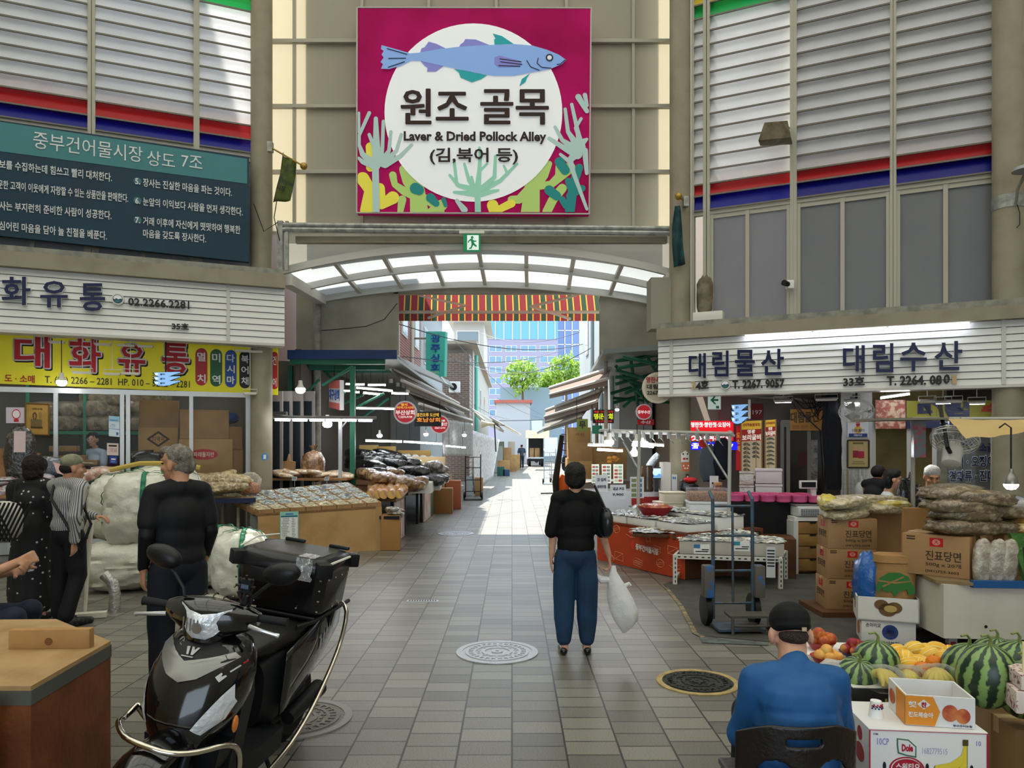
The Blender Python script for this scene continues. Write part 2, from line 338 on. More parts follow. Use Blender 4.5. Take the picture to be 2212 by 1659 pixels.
# translucent front wall over the alley mouth
YB=12.95
sheet=brick('#efe9d6','#ebe5d0','#d8d0b8',3,.022,.004,'ZX',.4)
m=mat('#dfdaca',.45,trans=.62); b=MB(m); x0=W(585,HZ,YB).x; x1=W(1466,HZ,YB).x; zf=W(0,506,YB).z
b.hexa([(x,y,z) for z in (zf,11.62) for x,y in ((x0,YB),(x1,YB),(x1,YB+.01),(x0,YB+.01))]); struct(b,'wall_back')
b=MB(mat('#8f8c84',.7)); xa=W(652,HZ,YB).x; xb=W(1398,HZ,YB).x; b.box(((xa+xb)/2,YB+.32,(zf+11.62)/2),(xb-xa,.3,11.62-zf)); struct(b,'wall_backing')  # opaque wall added behind the translucent sheet to darken its middle
b=MB(fr)
for y in (93,233,374,506): z=W(0,y,YB).z; b.box(((x0+x1)/2,YB-.05,z),(x1-x0,.08,.06))
for px in (637,783,927,1072,1223,1367): x=W(px,HZ,YB).x; b.box((x,YB-.03,(zf+11.62)/2),(.05,.06,11.62-zf))
struct(b,'trim_girts')
# ---------------------------------------------------------------- arched canopy
YA,YC=12.6,14.9
def arch(Y,pxl,pyl,pxr,pyr,pya):
 a=W(pxl,pyl,Y); c=W(pxr,pyr,Y); ap=W(0,pya,Y).z; P=[]
 for i in range(25): u=i/24; P.append(V((a.x*(1-u)+c.x*u,Y,a.z*(1-u)+c.z*u+(ap-(a.z+c.z)/2)*(1-(2*u-1)**2))))
 return P
AR=[arch(12.6,612,585,1452,590,533),arch(13.75,652,622,1428,622,575),arch(14.9,688,648,1408,652,615)]
b=MB(mat('#c2c0b8',.5))
for A in AR:
 for i in range(24): a,c=A[i],A[i+1]; b.hexa([a+V((0,-.04,-.06)),c+V((0,-.04,-.06)),c+V((0,.04,-.06)),a+V((0,.04,-.06)),a+V((0,-.04,.06)),c+V((0,-.04,.06)),c+V((0,.04,.06)),a+V((0,.04,.06))])
for k in (0,3,6,9,12,15,18,21,24):
 for j in (0,1):
  a=AR[j][k]+V((0,0,.02)); c=AR[j+1][k]+V((0,0,.02)); s=V((.035,0,0)); h=V((0,0,.035)); b.hexa([a-s-h,a+s-h,c+s-h,c-s-h,a-s+h,a+s+h,c+s+h,c-s+h])
t=b.build('canopy_frame',None,'structure')
b=MB(mat('#b3b0a6',.5,trans=.25))
for i in range(24):
 a,c=AR[0][i],AR[0][i+1]; zt=max(zf+.05,a.z); b.add([V((a.x,12.85,a.z+.05)),V((c.x,12.85,c.z+.05)),V((c.x,12.85,zt)),V((a.x,12.85,zt))],[(0,1,2,3)])
struct(b,'wall_tympanum')
b=MB(mat('#bcc3c7',.4,trans=.34))
for j in (0,1):
 for i in range(24): b.add([AR[j][i]+V((0,0,.07)),AR[j][i+1]+V((0,0,.07)),AR[j+1][i+1]+V((0,0,.07)),AR[j+1][i]+V((0,0,.07))],[(0,1,2,3)])
b.build('roof_sheet',t)
b=MB(white_steel)
for p,q in ((W(618,604,12.5),W(694,648,14.9)),(W(1452,600,12.5),W(1408,655,14.9))):
 s=V((.1,0,0)); h=V((0,0,.09)); b.hexa([p-s-h,p+s-h,q+s-h,q-s-h,p-s+h,p+s+h,q+s+h,q-s+h])
b.build('gutter',t)
# portal wall under the canopy
YW=15.0; zt=W(0,632,YW).z; pw=mat('#9b9686',.7,var=(2,'#8a8577',.4,.7))
b=MB(pw)
for a,c,y0,y1 in ((640,860,600,765),(1296,1440,600,765)):
 p=W(a,y1,YW); q=W(c,y0,YW); b.hexa([(x,y,z) for z in (p.z,q.z) for x,y in ((p.x,YW),(q.x,YW),(q.x,YW+.12),(p.x,YW+.12))])
p=W(850,634,YW); q=W(1306,606,YW); b.hexa([(x,y,z) for z in (p.z,q.z+.05) for x,y in ((p.x,YW),(q.x,YW),(q.x,YW+.12),(p.x,YW+.12))]); struct(b,'wall_portal')
b=MB(mat('#8f8b7d',.7)); p=W(1404,712,12.3); q=W(1452,602,12.3); b.hexa([(x,y,z) for z in (p.z,q.z) for x,y in ((p.x,12.2),(q.x,12.2),(q.x,12.6),(p.x,12.6))]); struct(b,'trim_box')
b=MB(steel)
for px in (685,): c=W(px,HZ,15-.1); b.lathe([(.075,0),(.075,4.6)],(c.x,c.y,0),16)
struct(b,'column_pipe')
# galvanised gate bar above the alley
b=MB(galv); Yg=12.35
for y in (486,496):
 p=W(602,y,Yg); q=W(1452,y+8,Yg); b.tube([p,q],.045,8)
p=W(606,478,Yg); b.box((p.x,Yg,(4.6+p.z)/2),(.09,.09,p.z-4.6)); p=W(620,478,Yg); b.box((p.x,Yg,(4.6+p.z)/2),(.05,.05,p.z-4.6))
p=W(1458,490,Yg); b.box((p.x,Yg,(3.6+p.z)/2),(.09,.09,p.z-3.6)); struct(b,'beam_gate')
b=MB(beige); p=W(640,519,12.55); q=W(1440,519,12.55); b.box(((p.x+q.x)/2,12.55,p.z),(q.x-p.x,.1,.11)); struct(b,'beam_canopy')
# striped retractable awning inside the portal
awm=MB();
p0=W(860,636,15.25); p1=W(1296,636,15.25); q0=W(858,672,16.55); q1=W(1300,672,16.55)
cols=[mat('#83383d',.8,trans=.32),mat('#c98a3c',.8,trans=.5),mat('#3b4f43',.8,trans=.32),mat('#c98a3c',.8,trans=.5)]; wd=(.52,.1,.40,.1)
u=0;k=0
def aw(u,v): return (p0*(1-u)+p1*u)*(1-v)+(q0*(1-u)+q1*u)*v
tot=sum(wd)*15
t=thing('striped_awning','red, green and gold striped retractable awning inside the alley mouth','awning',(0,15.25,4.4))
vl=MB()
while u<1-1e-6:
 d=wd[k%4]/tot; awm.use(cols[k%4]); awm.add([aw(u,0),aw(u+d,0),aw(u+d,1),aw(u,1)],[(0,1,2,3)])
 vl.use(cols[k%4]); a=aw(u,1);c=aw(u+d,1); vl.add([a,c,c+V((0,.01,-.22)),a+V((0,.01,-.22))],[(0,1,2,3)]); u+=d;k+=1
awm.build('fabric',t); vl.build('valance',t)
b=MB(white_steel); b.tube([q0+V((-.02,-.03,-.02)),q1+V((.02,-.03,-.02))],.045,10); b.build('front_bar',t)
b=MB(white_steel); b.tube([p0+V((0,-.08,.03)),p1+V((0,-.08,.03))],.06,10); b.build('roller',t)
for sx in (0,1):
 ar=MB(white_steel)
 e=[W(905,632,15.3),W(1005,655,15.9),W(925,682,16.5)] if sx==0 else [W(1245,632,15.3),W(1147,657,15.9),W(1232,684,16.5)]
 e=[p+V((0,0,-.05)) for p in e]; ar.tube(e,.032,8); ar.build('folding_arm',t)
# ================================================================ SIGNS
def rowtext(b,P,off,body,xl,yl,xr,yr,hl,hr=None,d=.004,bold=0):
 hr=hr or hl; b.text(body,P.quad(xl,yl,xr,yr,yr+hr,yl+hl,off),d,bold)
def disc(b,c,r,n,t,k=24,rz=0):   # raised disc facing n
 n=V(n).normalized(); r0=r; a=n.orthogonal().normalized(); q=n.cross(a)
 b.prism([V(c)+a*r*math.cos(2*PI*i/k)+q*r*math.sin(2*PI*i/k) for i in range(k)],n*t)
# ---- big alley banner
YS=12.55
def BZ(zx,zy,l=0): return W(580+zx/2.458,zy/2.458,YS-.001-.004*l)
COAT=0
t=thing('alley_sign','large square magenta sign board with a blue fish above the alley mouth','sign',W(1023,463,YS+.1))
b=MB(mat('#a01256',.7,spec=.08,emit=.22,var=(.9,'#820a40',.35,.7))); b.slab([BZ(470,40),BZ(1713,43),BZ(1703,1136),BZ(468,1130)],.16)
b.use(mat('#b9b7b0',.5)); q=[(470,40),(1713,43),(1703,1136),(468,1130)]
for i in range(4): b.tube([BZ(*q[i]),BZ(*q[(i+1)%4])],.014,6)
b.build('board',t)
for zx,zy in ((560,200),(1620,200),(560,1000),(1620,1000)): b=MB(steel); b.box(BZ(zx,zy)+V((0,.29,0)),(.06,.3,.06)); b.build('wall_bracket',t)
LC=[0]
def shape(b,P,l):
 LC[0]=(LC[0]+1)%60; b.prism([BZ(min(max(x,474),1702),min(y,1126),l+LC[0]*.012) for x,y in P],(0,-.003,0))
def stroke(b,P,w,l):
 for i in range(len(P)-1):
  (x0,y0),(x1,y1)=P[i],P[i+1]; w0=w[i] if isinstance(w,(list,tuple)) else w; w1=w[i+1] if isinstance(w,(list,tuple)) else w
  L=math.hypot(x1-x0,y1-y0) or 1; nx,ny=-(y1-y0)/L,(x1-x0)/L
  shape(b,[(x0+nx*w0,y0+ny*w0),(x1+nx*w1,y1+ny*w1),(x1-nx*w1,y1-ny*w1),(x0-nx*w0,y0-ny*w0)],l)
 for i,(x,y) in enumerate(P):
  ww=w[i] if isinstance(w,(list,tuple)) else w; shape(b,[(x+ww*math.cos(2*PI*k/14),y+ww*math.sin(2*PI*k/14)) for k in range(14)],l)
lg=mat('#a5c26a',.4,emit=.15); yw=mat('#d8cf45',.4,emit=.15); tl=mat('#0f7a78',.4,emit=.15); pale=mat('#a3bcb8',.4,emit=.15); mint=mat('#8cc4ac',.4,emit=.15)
b=MB(lg)
for P,w_ in (([(720,900),(745,960),(790,1010),(800,1125)],[26,34,40,48]),([(800,1040),(880,1080),(905,1125)],[20,26,30]),([(660,930),(670,980),(720,1015),(760,1030)],[20,16,22,26]),([(1490,870),(1460,930),(1400,990),(1390,1130)],[16,26,40,50]),([(1420,990),(1500,980),(1555,930),(1600,890)],[20,20,26,30]),([(1390,1000),(1330,1060),(1290,1060)],[26,22,20]),([(1480,1125),(1510,1060),(1560,1000)],[26,24,24]),([(1540,930),(1548,880)],[18,24]),([(700,1125),(710,1060)],[16,22]),([(920,1090),(860,1120)],[30,16])): stroke(b,P,w_,1)
b.build('green_weed',t)
b=MB(yw)
for P,w_ in (([(540,780),(545,830),(540,890)],[24,26,22]),([(500,950),(540,1010),(520,1120)],[36,30,34]),([(590,1000),(600,1080)],[28,24]),([(600,1090),(660,1050)],[22,34]),([(1190,1090),(1200,1125)],[30,30]),([(1230,1110),(1290,1080)],[20,22])): stroke(b,P,w_,2)
b.build('yellow_weed',t)
b=MB(tl)
for P,w_ in (([(780,1000),(800,1010)],[30,26]),([(860,1050),(890,1080)],[24,18]),([(930,1060),(940,1090)],[12,10]),([(1545,860),(1575,905)],[26,24]),([(1650,890),(1620,970),(1600,1120)],[20,24,26]),([(1600,1040),(1665,1000)],[20,18]),([(1560,1060),(1580,1090)],[18,20]),([(1490,1010),(1530,1040)],[26,24]),([(1590,960),(1605,1000)],[16,18])): stroke(b,P,w_,3)
b.build('teal_weed',t)
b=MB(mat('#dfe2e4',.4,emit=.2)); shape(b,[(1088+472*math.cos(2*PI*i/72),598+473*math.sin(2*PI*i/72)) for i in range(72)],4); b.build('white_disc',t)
b=MB(pale)
for P,w_ in (([(572,1125),(568,900)],18),([(568,880),(500,820),(475,770)],[26,14,10]),([(575,870),(560,780),(535,715)],[24,11,9]),([(575,860),(570,630)],[24,11]),([(590,860),(605,780),(610,645)],[20,10,9]),([(600,865),(640,800),(650,700)],[20,10,9]),([(610,870),(680,800),(705,715)],[20,10,9]),([(620,875),(700,830),(760,770)],[18,12,9]),([(475,770),(478,720),(535,600)],[10,10,10]),([(560,880),(500,860),(478,840)],[20,12,8]),([(478,700),(480,600)],[8,7]),
 ([(1640,820),(1560,780),(1490,735)],[26,14,10]),([(1645,800),(1560,745),(1522,675)],[22,11,9]),([(1650,790),(1590,700),(1575,580)],[22,11,9]),([(1660,790),(1640,690),(1610,555)],[22,11,9]),([(1670,780),(1630,680),(1660,630)],[14,9,8]),([(1690,740),(1660,760),(1640,800)],[8,22,26]),([(1640,810),(1600,850),(1620,920),(1690,1110)],[24,16,12,8]),([(1680,800),(1690,920)],[16,10]),([(1645,515),(1690,590)],[16,12]),([(1680,505),(1700,560)],[12,8]),([(1000,1065),(1040,1115)],[10,18]),([(1600,860),(1550,820)],[12,8])):
 P=[(min(max(x,480),1692),y) for x,y in P]; stroke(b,P,w_,5)
b.build('pale_coral',t)
b=MB(mint)
for P,w_ in (([(1112,1125),(1110,1030)],16),([(1105,1030),(1040,1025),(985,1020)],[18,12,7]),([(1105,1010),(1010,985),(962,930)],[18,11,7]),([(1000,980),(985,850)],[9,8]),([(1100,1000),(1065,960),(1040,870)],[16,10,7]),([(1110,1010),(1120,900),(1125,800),(1120,785)],[18,11,9,7]),([(1090,990),(1078,940)],[9,7]),([(1135,1000),(1200,940),(1205,830)],[16,11,8]),([(1130,1010),(1230,960),(1320,870)],[18,11,7]),([(1270,925),(1250,880)],[8,6]),([(1130,1030),(1220,1010)],[16,7]),([(1120,910),(1160,870)],[8,6])): stroke(b,P,w_,6)
b.build('mint_coral',t)
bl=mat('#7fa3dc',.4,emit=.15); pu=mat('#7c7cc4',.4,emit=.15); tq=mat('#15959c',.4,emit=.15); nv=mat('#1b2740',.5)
b=MB(bl); shape(b,[(735,285),(800,280),(900,262),(1000,250),(1100,243),(1200,238),(1300,234),(1400,242),(1480,265),(1540,290),(1580,318),(1560,340),(1500,365),(1420,380),(1300,402),(1200,402),(1100,388),(980,360),(900,345),(800,322),(735,322)],8)
shape(b,[(748,282),(680,262),(600,240),(598,262),(612,270),(600,290),(612,305),(595,330),(608,340),(598,365),(640,367),(700,350),(752,325)],8); b.build('fish_body',t)
b=MB(pu)
for P in ([(805,279),(812,258),(830,250),(850,222),(890,232),(942,258)],[(1010,252),(1020,235),(1035,225),(1045,208),(1100,210),(1180,242)],[(805,321),(830,350),(845,360),(842,380),(888,380),(930,350)],[(1200,305),(1225,295),(1345,325),(1335,355),(1220,358),(1200,340)]): shape(b,P,9 if P[0]==(1200,305) else 7)
b.use(tq)
for P in ([(1200,240),(1198,210),(1206,205),(1190,178),(1240,192),(1305,236)],[(985,365),(1010,385),(1020,412),(1080,437),(1130,420),(1160,400),(1080,382)],[(1388,390),(1345,420),(1340,435),(1332,458),(1365,435),(1372,415)]): shape(b,P,7)
b.build('fish_fin',t)
b=MB(nv)
for P in ([(630,258),(735,288)],[(638,310),(728,309)],[(636,357),(722,328)],[(1228,312),(1340,328)],[(1232,328),(1345,342)],[(1222,348),(1335,352)],[(1372,322),(1392,355),(1438,373)],[(1432,308),(1426,335),(1450,357),(1500,362)],[(1575,318),(1550,340),(1532,342)]): stroke(b,P,2.2,10)
shape(b,[(1492+20*math.cos(2*PI*i/20),306+20*math.sin(2*PI*i/20)) for i in range(20)],10); b.use(mat('#e8eef5')); shape(b,[(1492+12*math.cos(2*PI*i/20),306+12*math.sin(2*PI*i/20)) for i in range(20)],11); b.build('fish_line_pattern',t)
b=MB(mat('#2c130d',.5))
for s,x0,x1,y0,y1,bo in (('원조',702,1062,470,662,0),('골목',1125,1488,473,664,0)):
 for k,(u,v) in enumerate(((3,3),(-3,3),(3,-3),(-3,-3),(5,0),(-5,0))): b.text(s,[BZ(x0+4+u,y0+4+v,11+.1*k),BZ(x1-4+u,y0+4+v,11+.1*k),BZ(x1-4+u,y1-4+v,11+.1*k),BZ(x0+4+u,y1-4+v,11+.1*k)],.004,bo)
b.use(mat('#221019',.5))
b.text('Laver & Dried Pollock Alley',[BZ(718,697,11),BZ(1475,700,11),BZ(1475,766,11),BZ(718,763,11)],.004,.035); b.text('(김,북어 등)',[BZ(856,785,11),BZ(1325,785,11),BZ(1325,874,11),BZ(856,874,11)],.004,.022); b.build('lettering',t)
# ---- teal market rules board
t=thing('rules_board','wide dark teal notice board of seven white numbered lines over the ledge','sign',LP.hit(270,560,-.1))
b=MB(mat('#0d3345',.4,var=(1.5,'#0a2a3c',.4,.7))); TO=-.06
q=LP.quad(-190,232,538,339,566,509-20,TO); b.slab(q,.1); b.build('panel',t)
b=MB(mat('#3f7a7e',.45)); b.slab(LP.quad(-180,236,534,343,397,303,TO+.006),.004); b.build('header_band',t)
tw=mat('#cfd3d2',.5); b=MB(tw); O=TO+.008
rowtext(b,LP,O,'중부건어물시장',72,283,308,318,37,34); rowtext(b,LP,O,'상도',318,324,378,333,33,32); rowtext(b,LP,O,'7조',392,333,437,339,27,28)
for s,xl,yl,xr,yr,h in (('정보를 수집하는데 힘쓰고 빨리 대처한다.',-16,343,242,374,19),('방문한 고객이 이웃에게 자랑할 수 있는 상품만을 판매한다.',-16,387,277,419,19),('장사는 부지런히 준비한 사람이 성공한다.',-16,433,241,456,19),('진심어린 마음을 담아 늘 친절을 베푼다.',-16,476,231,500,19),
 ('장사는 진실한 마음을 파는 것이다.',309,385,501,407,18),('눈앞의 이익보다 사람을 먼저 생각한다.',309,426,524,449,18),('거래 이후에 자신에게 떳떳하며 행복한',309,468,519,488,18),('마음을 갖도록 장사한다.',309,495,445,507,18)): rowtext(b,LP,O,s,xl,yl,xr,yr,h,bold=.012)
b.build('lettering',t)
b=MB(mat('#3c6a70',.5))
for y in (391,433,475): disc(b,LP.hit(297,y,TO+.002),.055,LP.n,.004)
b.build('number_disc_pattern',t); b=MB(tw)
for s,y in (('5.',385),('6.',427),('7.',469)): rowtext(b,LP,O+.003,s,292,y,303,y+1,13,bold=.02)
b.build('number_lettering',t)
# ---- raised letters of the two fascias
navy=mat('#141a44',.4); ink=mat('#26221f',.5); bone=mat('#e8e8e4',.4)
def letters(P,off,items,name,label,cat='sign',col=navy,d=.07,loc=None,extra=None):
 t=thing(name,label,cat,loc);
 for s,x0,y0,x1,y1 in items:
  b=MB(bone); q=P.quad(x0,y0,x1,y0,y1,y1,off); b.text(s,q,d,.018,lift=0); b.use(col); b.text(s,q,.008,.018,lift=d); b.build('lettering',t)
 return t
t=letters(LP,0,[('화',6,600,68,661),('유',89,609,148,666),('통',174,614,228,674),('대',-98,592,-36,652)],'fascia_lettering','big navy raised letters with a phone number on the white boarding over the glass shop','sign',loc=LP.hit(150,700,.0))
b=MB(ink); rowtext(b,LP,.012,'02.2266.2281',277,643,409,651,17,17,.02,.02); rowtext(b,LP,.012,'35호',371,697,408,699,14,14,.02,.02); b.build('number_lettering',t)
def emblem(P,px,py,r,t):
 b=MB(mat('#d9d6ca',.4)); c=P.hit(px,py,0); disc(b,c,r,P.n,.05); b.use(mat('#2d4a66',.4));
 u=P.u if P.u.x>0 else -P.u
 def at(x,y,l): return c+u*x*r+V((0,0,y*r))+P.n*(.05+.002*l)
 b.prism([at(.8*math.cos(a),.8*math.sin(a),1) for a in [2*PI*i/24 for i in range(24)]],P.n*.002); b.use(mat('#e9ebe8',.4))
 b.prism([at(x,y,2) for x,y in [(.7*math.cos(a),.7*math.sin(a)) for a in [PI*i/12 for i in range(13)]]+[(-.5,-.1),(-.2,.12),(.1,-.08),(.45,.1)]],P.n*.002)
 b.use(mat('#2f7d6c',.4)); b.prism([at(.5*math.cos(a)-.05,.16*math.sin(a)-.42,2) for a in [2*PI*i/16 for i in range(16)]],P.n*.002); b.build('emblem',t)
emblem(LP,255,647,.085,t)
def zq(zx,zy): return 1400+zx/2.724,660+zy/2.724
def zl(L): return [(s,)+zq(a,b_)+zq(c,d) for s,a,b_,c,d in L]
t=letters(RP,0,zl([('대',245,283,345,428),('림',382,268,478,420),('물',515,263,632,418),('산',668,258,802,412)]),'fascia_lettering','navy raised letters over unit 34 on the white boarding, nearer the alley','sign',loc=RP.hit(1590,842,0))
b=MB(ink)
for s,x0,y0,x1,y1 in zl([('4호',283,447,358,497),('T. 2267. 9057',497,440,803,492)]): rowtext(b,RP,.012,s,x0,y0,x1,y0-3,(y1-y0),(y1-y0),.02,.03)
b.use(mat('#b9a27c',.6)); rowtext(b,RP,.012,'3',*zq(254,447),zq(281,447)[0],zq(281,445)[1],18,18,.02,.03); b.build('number_lettering',t); emblem(RP,*zq(457,466),.075,t)
t=letters(RP,0,zl([('대',1147,237,1275,397),('림',1322,225,1442,395),('수',1482,222,1638,388),('산',1683,212,1845,382)]),'fascia_lettering','navy raised letters over unit 33 on the white boarding, nearer the big pillar','sign',loc=RP.hit(1950,835,0))
b=MB(ink)
for s,x0,y0,x1,y1 in zl([('33호',1148,422,1275,476),('T. 2264. 08',1405,414,1728,472),('0',1738,408,1775,464)]): rowtext(b,RP,.012,s,x0,y0,x1,y0-2,(y1-y0),(y1-y0),.02,.03)
b.use(mat('#b9a27c',.6)); x,y=zq(1788,408); rowtext(b,RP,.012,'1',x,y,x+10,y,20,20,.02,.03); b.build('number_lettering',t)
# tubes under the ledges
tube_m=mat('#e6ecff',.3,emit=14); n=0
def tubes(P,pts,lab):
 for i in range(len(pts)-1):
  a=P.hit(*pts[i],.08); c=P.hit(*pts[i+1],.08); d=(c-a).normalized()*.02
  t=thing('strip_light',lab,'lamp',(a+c)/2,'tube lights along the '+('left' if P is LP else 'right')+' ledge')
  b=MB(tube_m); b.tube([a+d,c-d],.014,8); b.build('glowing_tube',t); b=MB(white); e=V((0,0,.022)); b.tube([a+d*.6+e,c-d*.6+e],.012,6); b.build('holder',t)
tubes(LP,[(-80,560),(80,574),(262,590),(428,605),(582,617)],'slim white strip light glowing under the ledge above the navy shop letters and phone number')
tubes(RP,[(1607,726),(1755,718),(1917,708.5),(2097,698)],'slim white strip light glowing under the ledge above units 34 and 33')
# ---- yellow shop sign
YO=-.62; t=thing('shop_sign','yellow shop sign with big red letters above the glass front','sign',LP.hit(300,845,YO))
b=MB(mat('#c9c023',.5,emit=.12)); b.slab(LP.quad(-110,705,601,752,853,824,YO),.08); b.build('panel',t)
def tri(b,P,off,s,q,mats,bold=(.11,.075,.02)):
 pass
for s,x0,y0,x1,y1 in (('대',31,725,108,792),('화',149,729,218,802),('유',256,741,314,806),('통',350,738,408,806)):
 for m_,bo,dx,dy,l in ((black,.075,2.5,3,.002),(mat('#e9e6e6'),.075,0,0,.006),(mat('#b3151f',.5),.0,0,0,.011)):
  b=MB(m_); e=0
  for k_ in range(8 if bo else 1): ax,ay=(3.2*math.cos(k_*PI/4),3.2*math.sin(k_*PI/4)) if bo else (0,0); b.text(s,LP.quad(x0+dx+ax,y0+dy+ay,x1+dx+ax,y0+dy+ay+3,y1+dy+ay+3,y1+dy+ay,YO+l+.0003*k_),.003,.022,lift=0); b.build('lettering' if m_ is not black else 'shadow_lettering',t)
b=MB(mat('#a3122a')); rowtext(b,LP,YO+.002,'도 · 소매',10,808,75,811,17,17,bold=.02); b.use(ink); rowtext(b,LP,YO+.002,'T. (02) 2266 – 2281  HP. 010 – 5202 – 2281',97,812,410,823,20,19,bold=.008); b.build('number_lettering',t)
for k,(s,x0,x1,y0,col) in enumerate((('멸 치',422,448,752,'#b01c24'),('미 역',454,480,754,'#1c5a34'),('다시마',486,511,756,'#20479c'),('북어채',517,541,758,'#14161c'),('건 어',586,600,760,'#b01c24'))):
 b=MB(mat(col,.4)); w_=x1-x0; h=81; pts=[(x0+w_/2+w_/2*math.cos(a),y0+w_/2-w_/2*math.sin(a)) for a in [PI*i/10 for i in range(11)]]+[(x0+w_/2-w_/2*math.cos(a),y0+h-w_/2+w_/2*math.sin(a)) for a in [PI*i/10 for i in range(11)]]
 b.prism([LP.hit(x,y,YO+.002) for x,y in pts],LP.n*.003); b.build('colour_pill',t); b=MB(white); ch=[c for c in s if c!=' ']; nn=len(ch)
 for i,c in enumerate(ch):
  yy=y0+9+(h-26-8)*(i/(nn-1)); xm=x0+4 if k<4 else x0+3; rowtext(b,LP,YO+.006,c,xm,yy,x1-4 if k<4 else x1-3,yy+.8,17 if nn>2 else 19,bold=.02)
 b.build('pill_lettering',t)
# ---- exit sign on the gate bar
t=thing('exit_sign','small green running-man exit sign hung from the gate bar','exit sign',W(1019,543,12.3)); q=[W(1001,504,12.28),W(1038,504,12.28),W(1038,543,12.28),W(1001,543,12.28)]
b=MB(mat('#147a4e',.4,emit=.25)); b.slab(q,.06); b.use(white_steel); b.slab([W(992,498,12.27),W(1046,498,12.27),W(1046,504,12.27),W(992,504,12.27)],.08); b.build('lightbox',t)
b=MB(mat('#dfeee6',.4,emit=.3)); z=lambda L,l=.002:b.poly(q,[(x/37,1-y/39) for x,y in L],.002,l)
z([(8,4),(33,4),(33,36),(8,36)]); b.use(mat('#147a4e',.4,emit=.25)); z([(19+3*math.cos(a),9+3*math.sin(a)) for a in [PI*i/6 for i in range(12)]],.006)
for L in ([(15,12),(20,12),(24,23),(18,24)],[(19,22),(24,22),(29,27),(28,30),(23,27)],[(18,22),(22,24),(17,34),(12,34),(12,32),(16,30)],[(19,12),(23,16),(28,16),(28,18),(22,19)],[(16,12),(11,16),(9,20),(11,21),(13,17),(18,15)]): z(L,.006)
b.build('running_man_pattern',t)
# ================================================================ GOODS HELPERS
kraft=mat('#a98559',.75,var=(3,'#94734a',.4,.7)); kraft2=mat('#b8935f',.75,var=(3,'#a27f50',.4,.7)); tape=mat('#c9b183',.3); foam=mat('#e2e2dd',.6); ply=mat('#b48f5e',.6,var=(2.5,'#9a774a',.4,.7)); wood=mat('#9a7148',.6,var=(6,'#7c5632',.4,.7)); wood_d=mat('#5a3a22',.6,var=(4,'#45291a',.4,.7))
blackbag=mat('#0b0c0e',.22,coat=.9,bump=(14,.8)); paper=mat('#e6e3d8',.6); red=mat('#b51d24',.45)
def cbox(label,c,d,rz=0,m=None,group=None,prints=(),name='cardboard_box',flap=False,cat='box'):
 """closed carton standing at c (bottom centre); prints: (text, face 'f'/'l'/'r', x0,y0,x1,y1 in 0..1, material)"""
 t=thing(name,label,cat,c,group); c=V(c); R=M.Rotation(rz,3,'Z'); m=m or kraft
 b=MB(m); b.box(c+V((0,0,d[2]/2)),d,rz,bev=min(.006,d[2]*.05)); b.build('carton',t)
 b=MB(tape); b.box(c+V((0,0,d[2]+.0005)),(d[0]*1.002,.05,.002),rz);
 for s in (-1,1): b.box(c+R@V((s*(d[0]/2+.0005),0,d[2]*.88)),(.002,.05,d[2]*.24),rz)
 b.build('tape',t)
 if prints:
  p=MB()
  for s,f,x0,y0,x1,y1,mm in prints:
   X=R@V((1,0,0)); Y=R@V((0,1,0)); Z=V((0,0,1))
   if f=='f': o=c-Y*(d[1]/2)-X*(d[0]/2); U=X*d[0]
   elif f=='r': o=c+X*(d[0]/2)-Y*(d[1]/2); U=Y*d[1]
   else: o=c-X*(d[0]/2)+Y*(d[1]/2); U=-Y*d[1]
   H=Z*d[2]; q=[o+U*x0+H*y1,o+U*x1+H*y1,o+U*x1+H*y0,o+U*x0+H*y0]; p.use(mm)
   if s=='#': p.slab([a+(a-a) for a in q],-.0015)
   elif s=='o': p.poly(q,[(.5+.5*math.cos(2*PI*i/24),.5+.5*math.sin(2*PI*i/24)) for i in range(24)],.001,.0008)
   elif s: p.text(s,q,.001,.01,lift=.0015)
  p.build('print',t)
 return t
def lump(b,c,r,rot=None,n=14,amp=.12,fr=3,sq=.8,seed=0):
 """soft bag: a squared-off pillow with creases"""
 def fn(p,v):
  k=(abs(v.x)**3+abs(v.y)**3+abs(v.z)**3)**(-1/3); q=V((v.x*(1+(k-1)*sq)*r[0],v.y*(1+(k-1)*sq)*r[1],v.z*(1+(k-1)*sq)*r[2]))
  f=1+amp*noise.noise(v*fr+V((seed*3.1,seed*1.7,0)))+amp*.5*noise.noise(v*fr*2.7+V((seed,0,seed))); return q*f
 return b.ell(c,1,rot,n,fn)
def rotz(a,tx=0,ty=0): return (M.Rotation(a,4,'Z')@M.Rotation(ty,4,'Y')@M.Rotation(tx,4,'X'))
def lerp4(FL,FR,BR,BL,u,v): return (FL*(1-u)+FR*u)*(1-v)+(BL*(1-u)+BR*u)*v
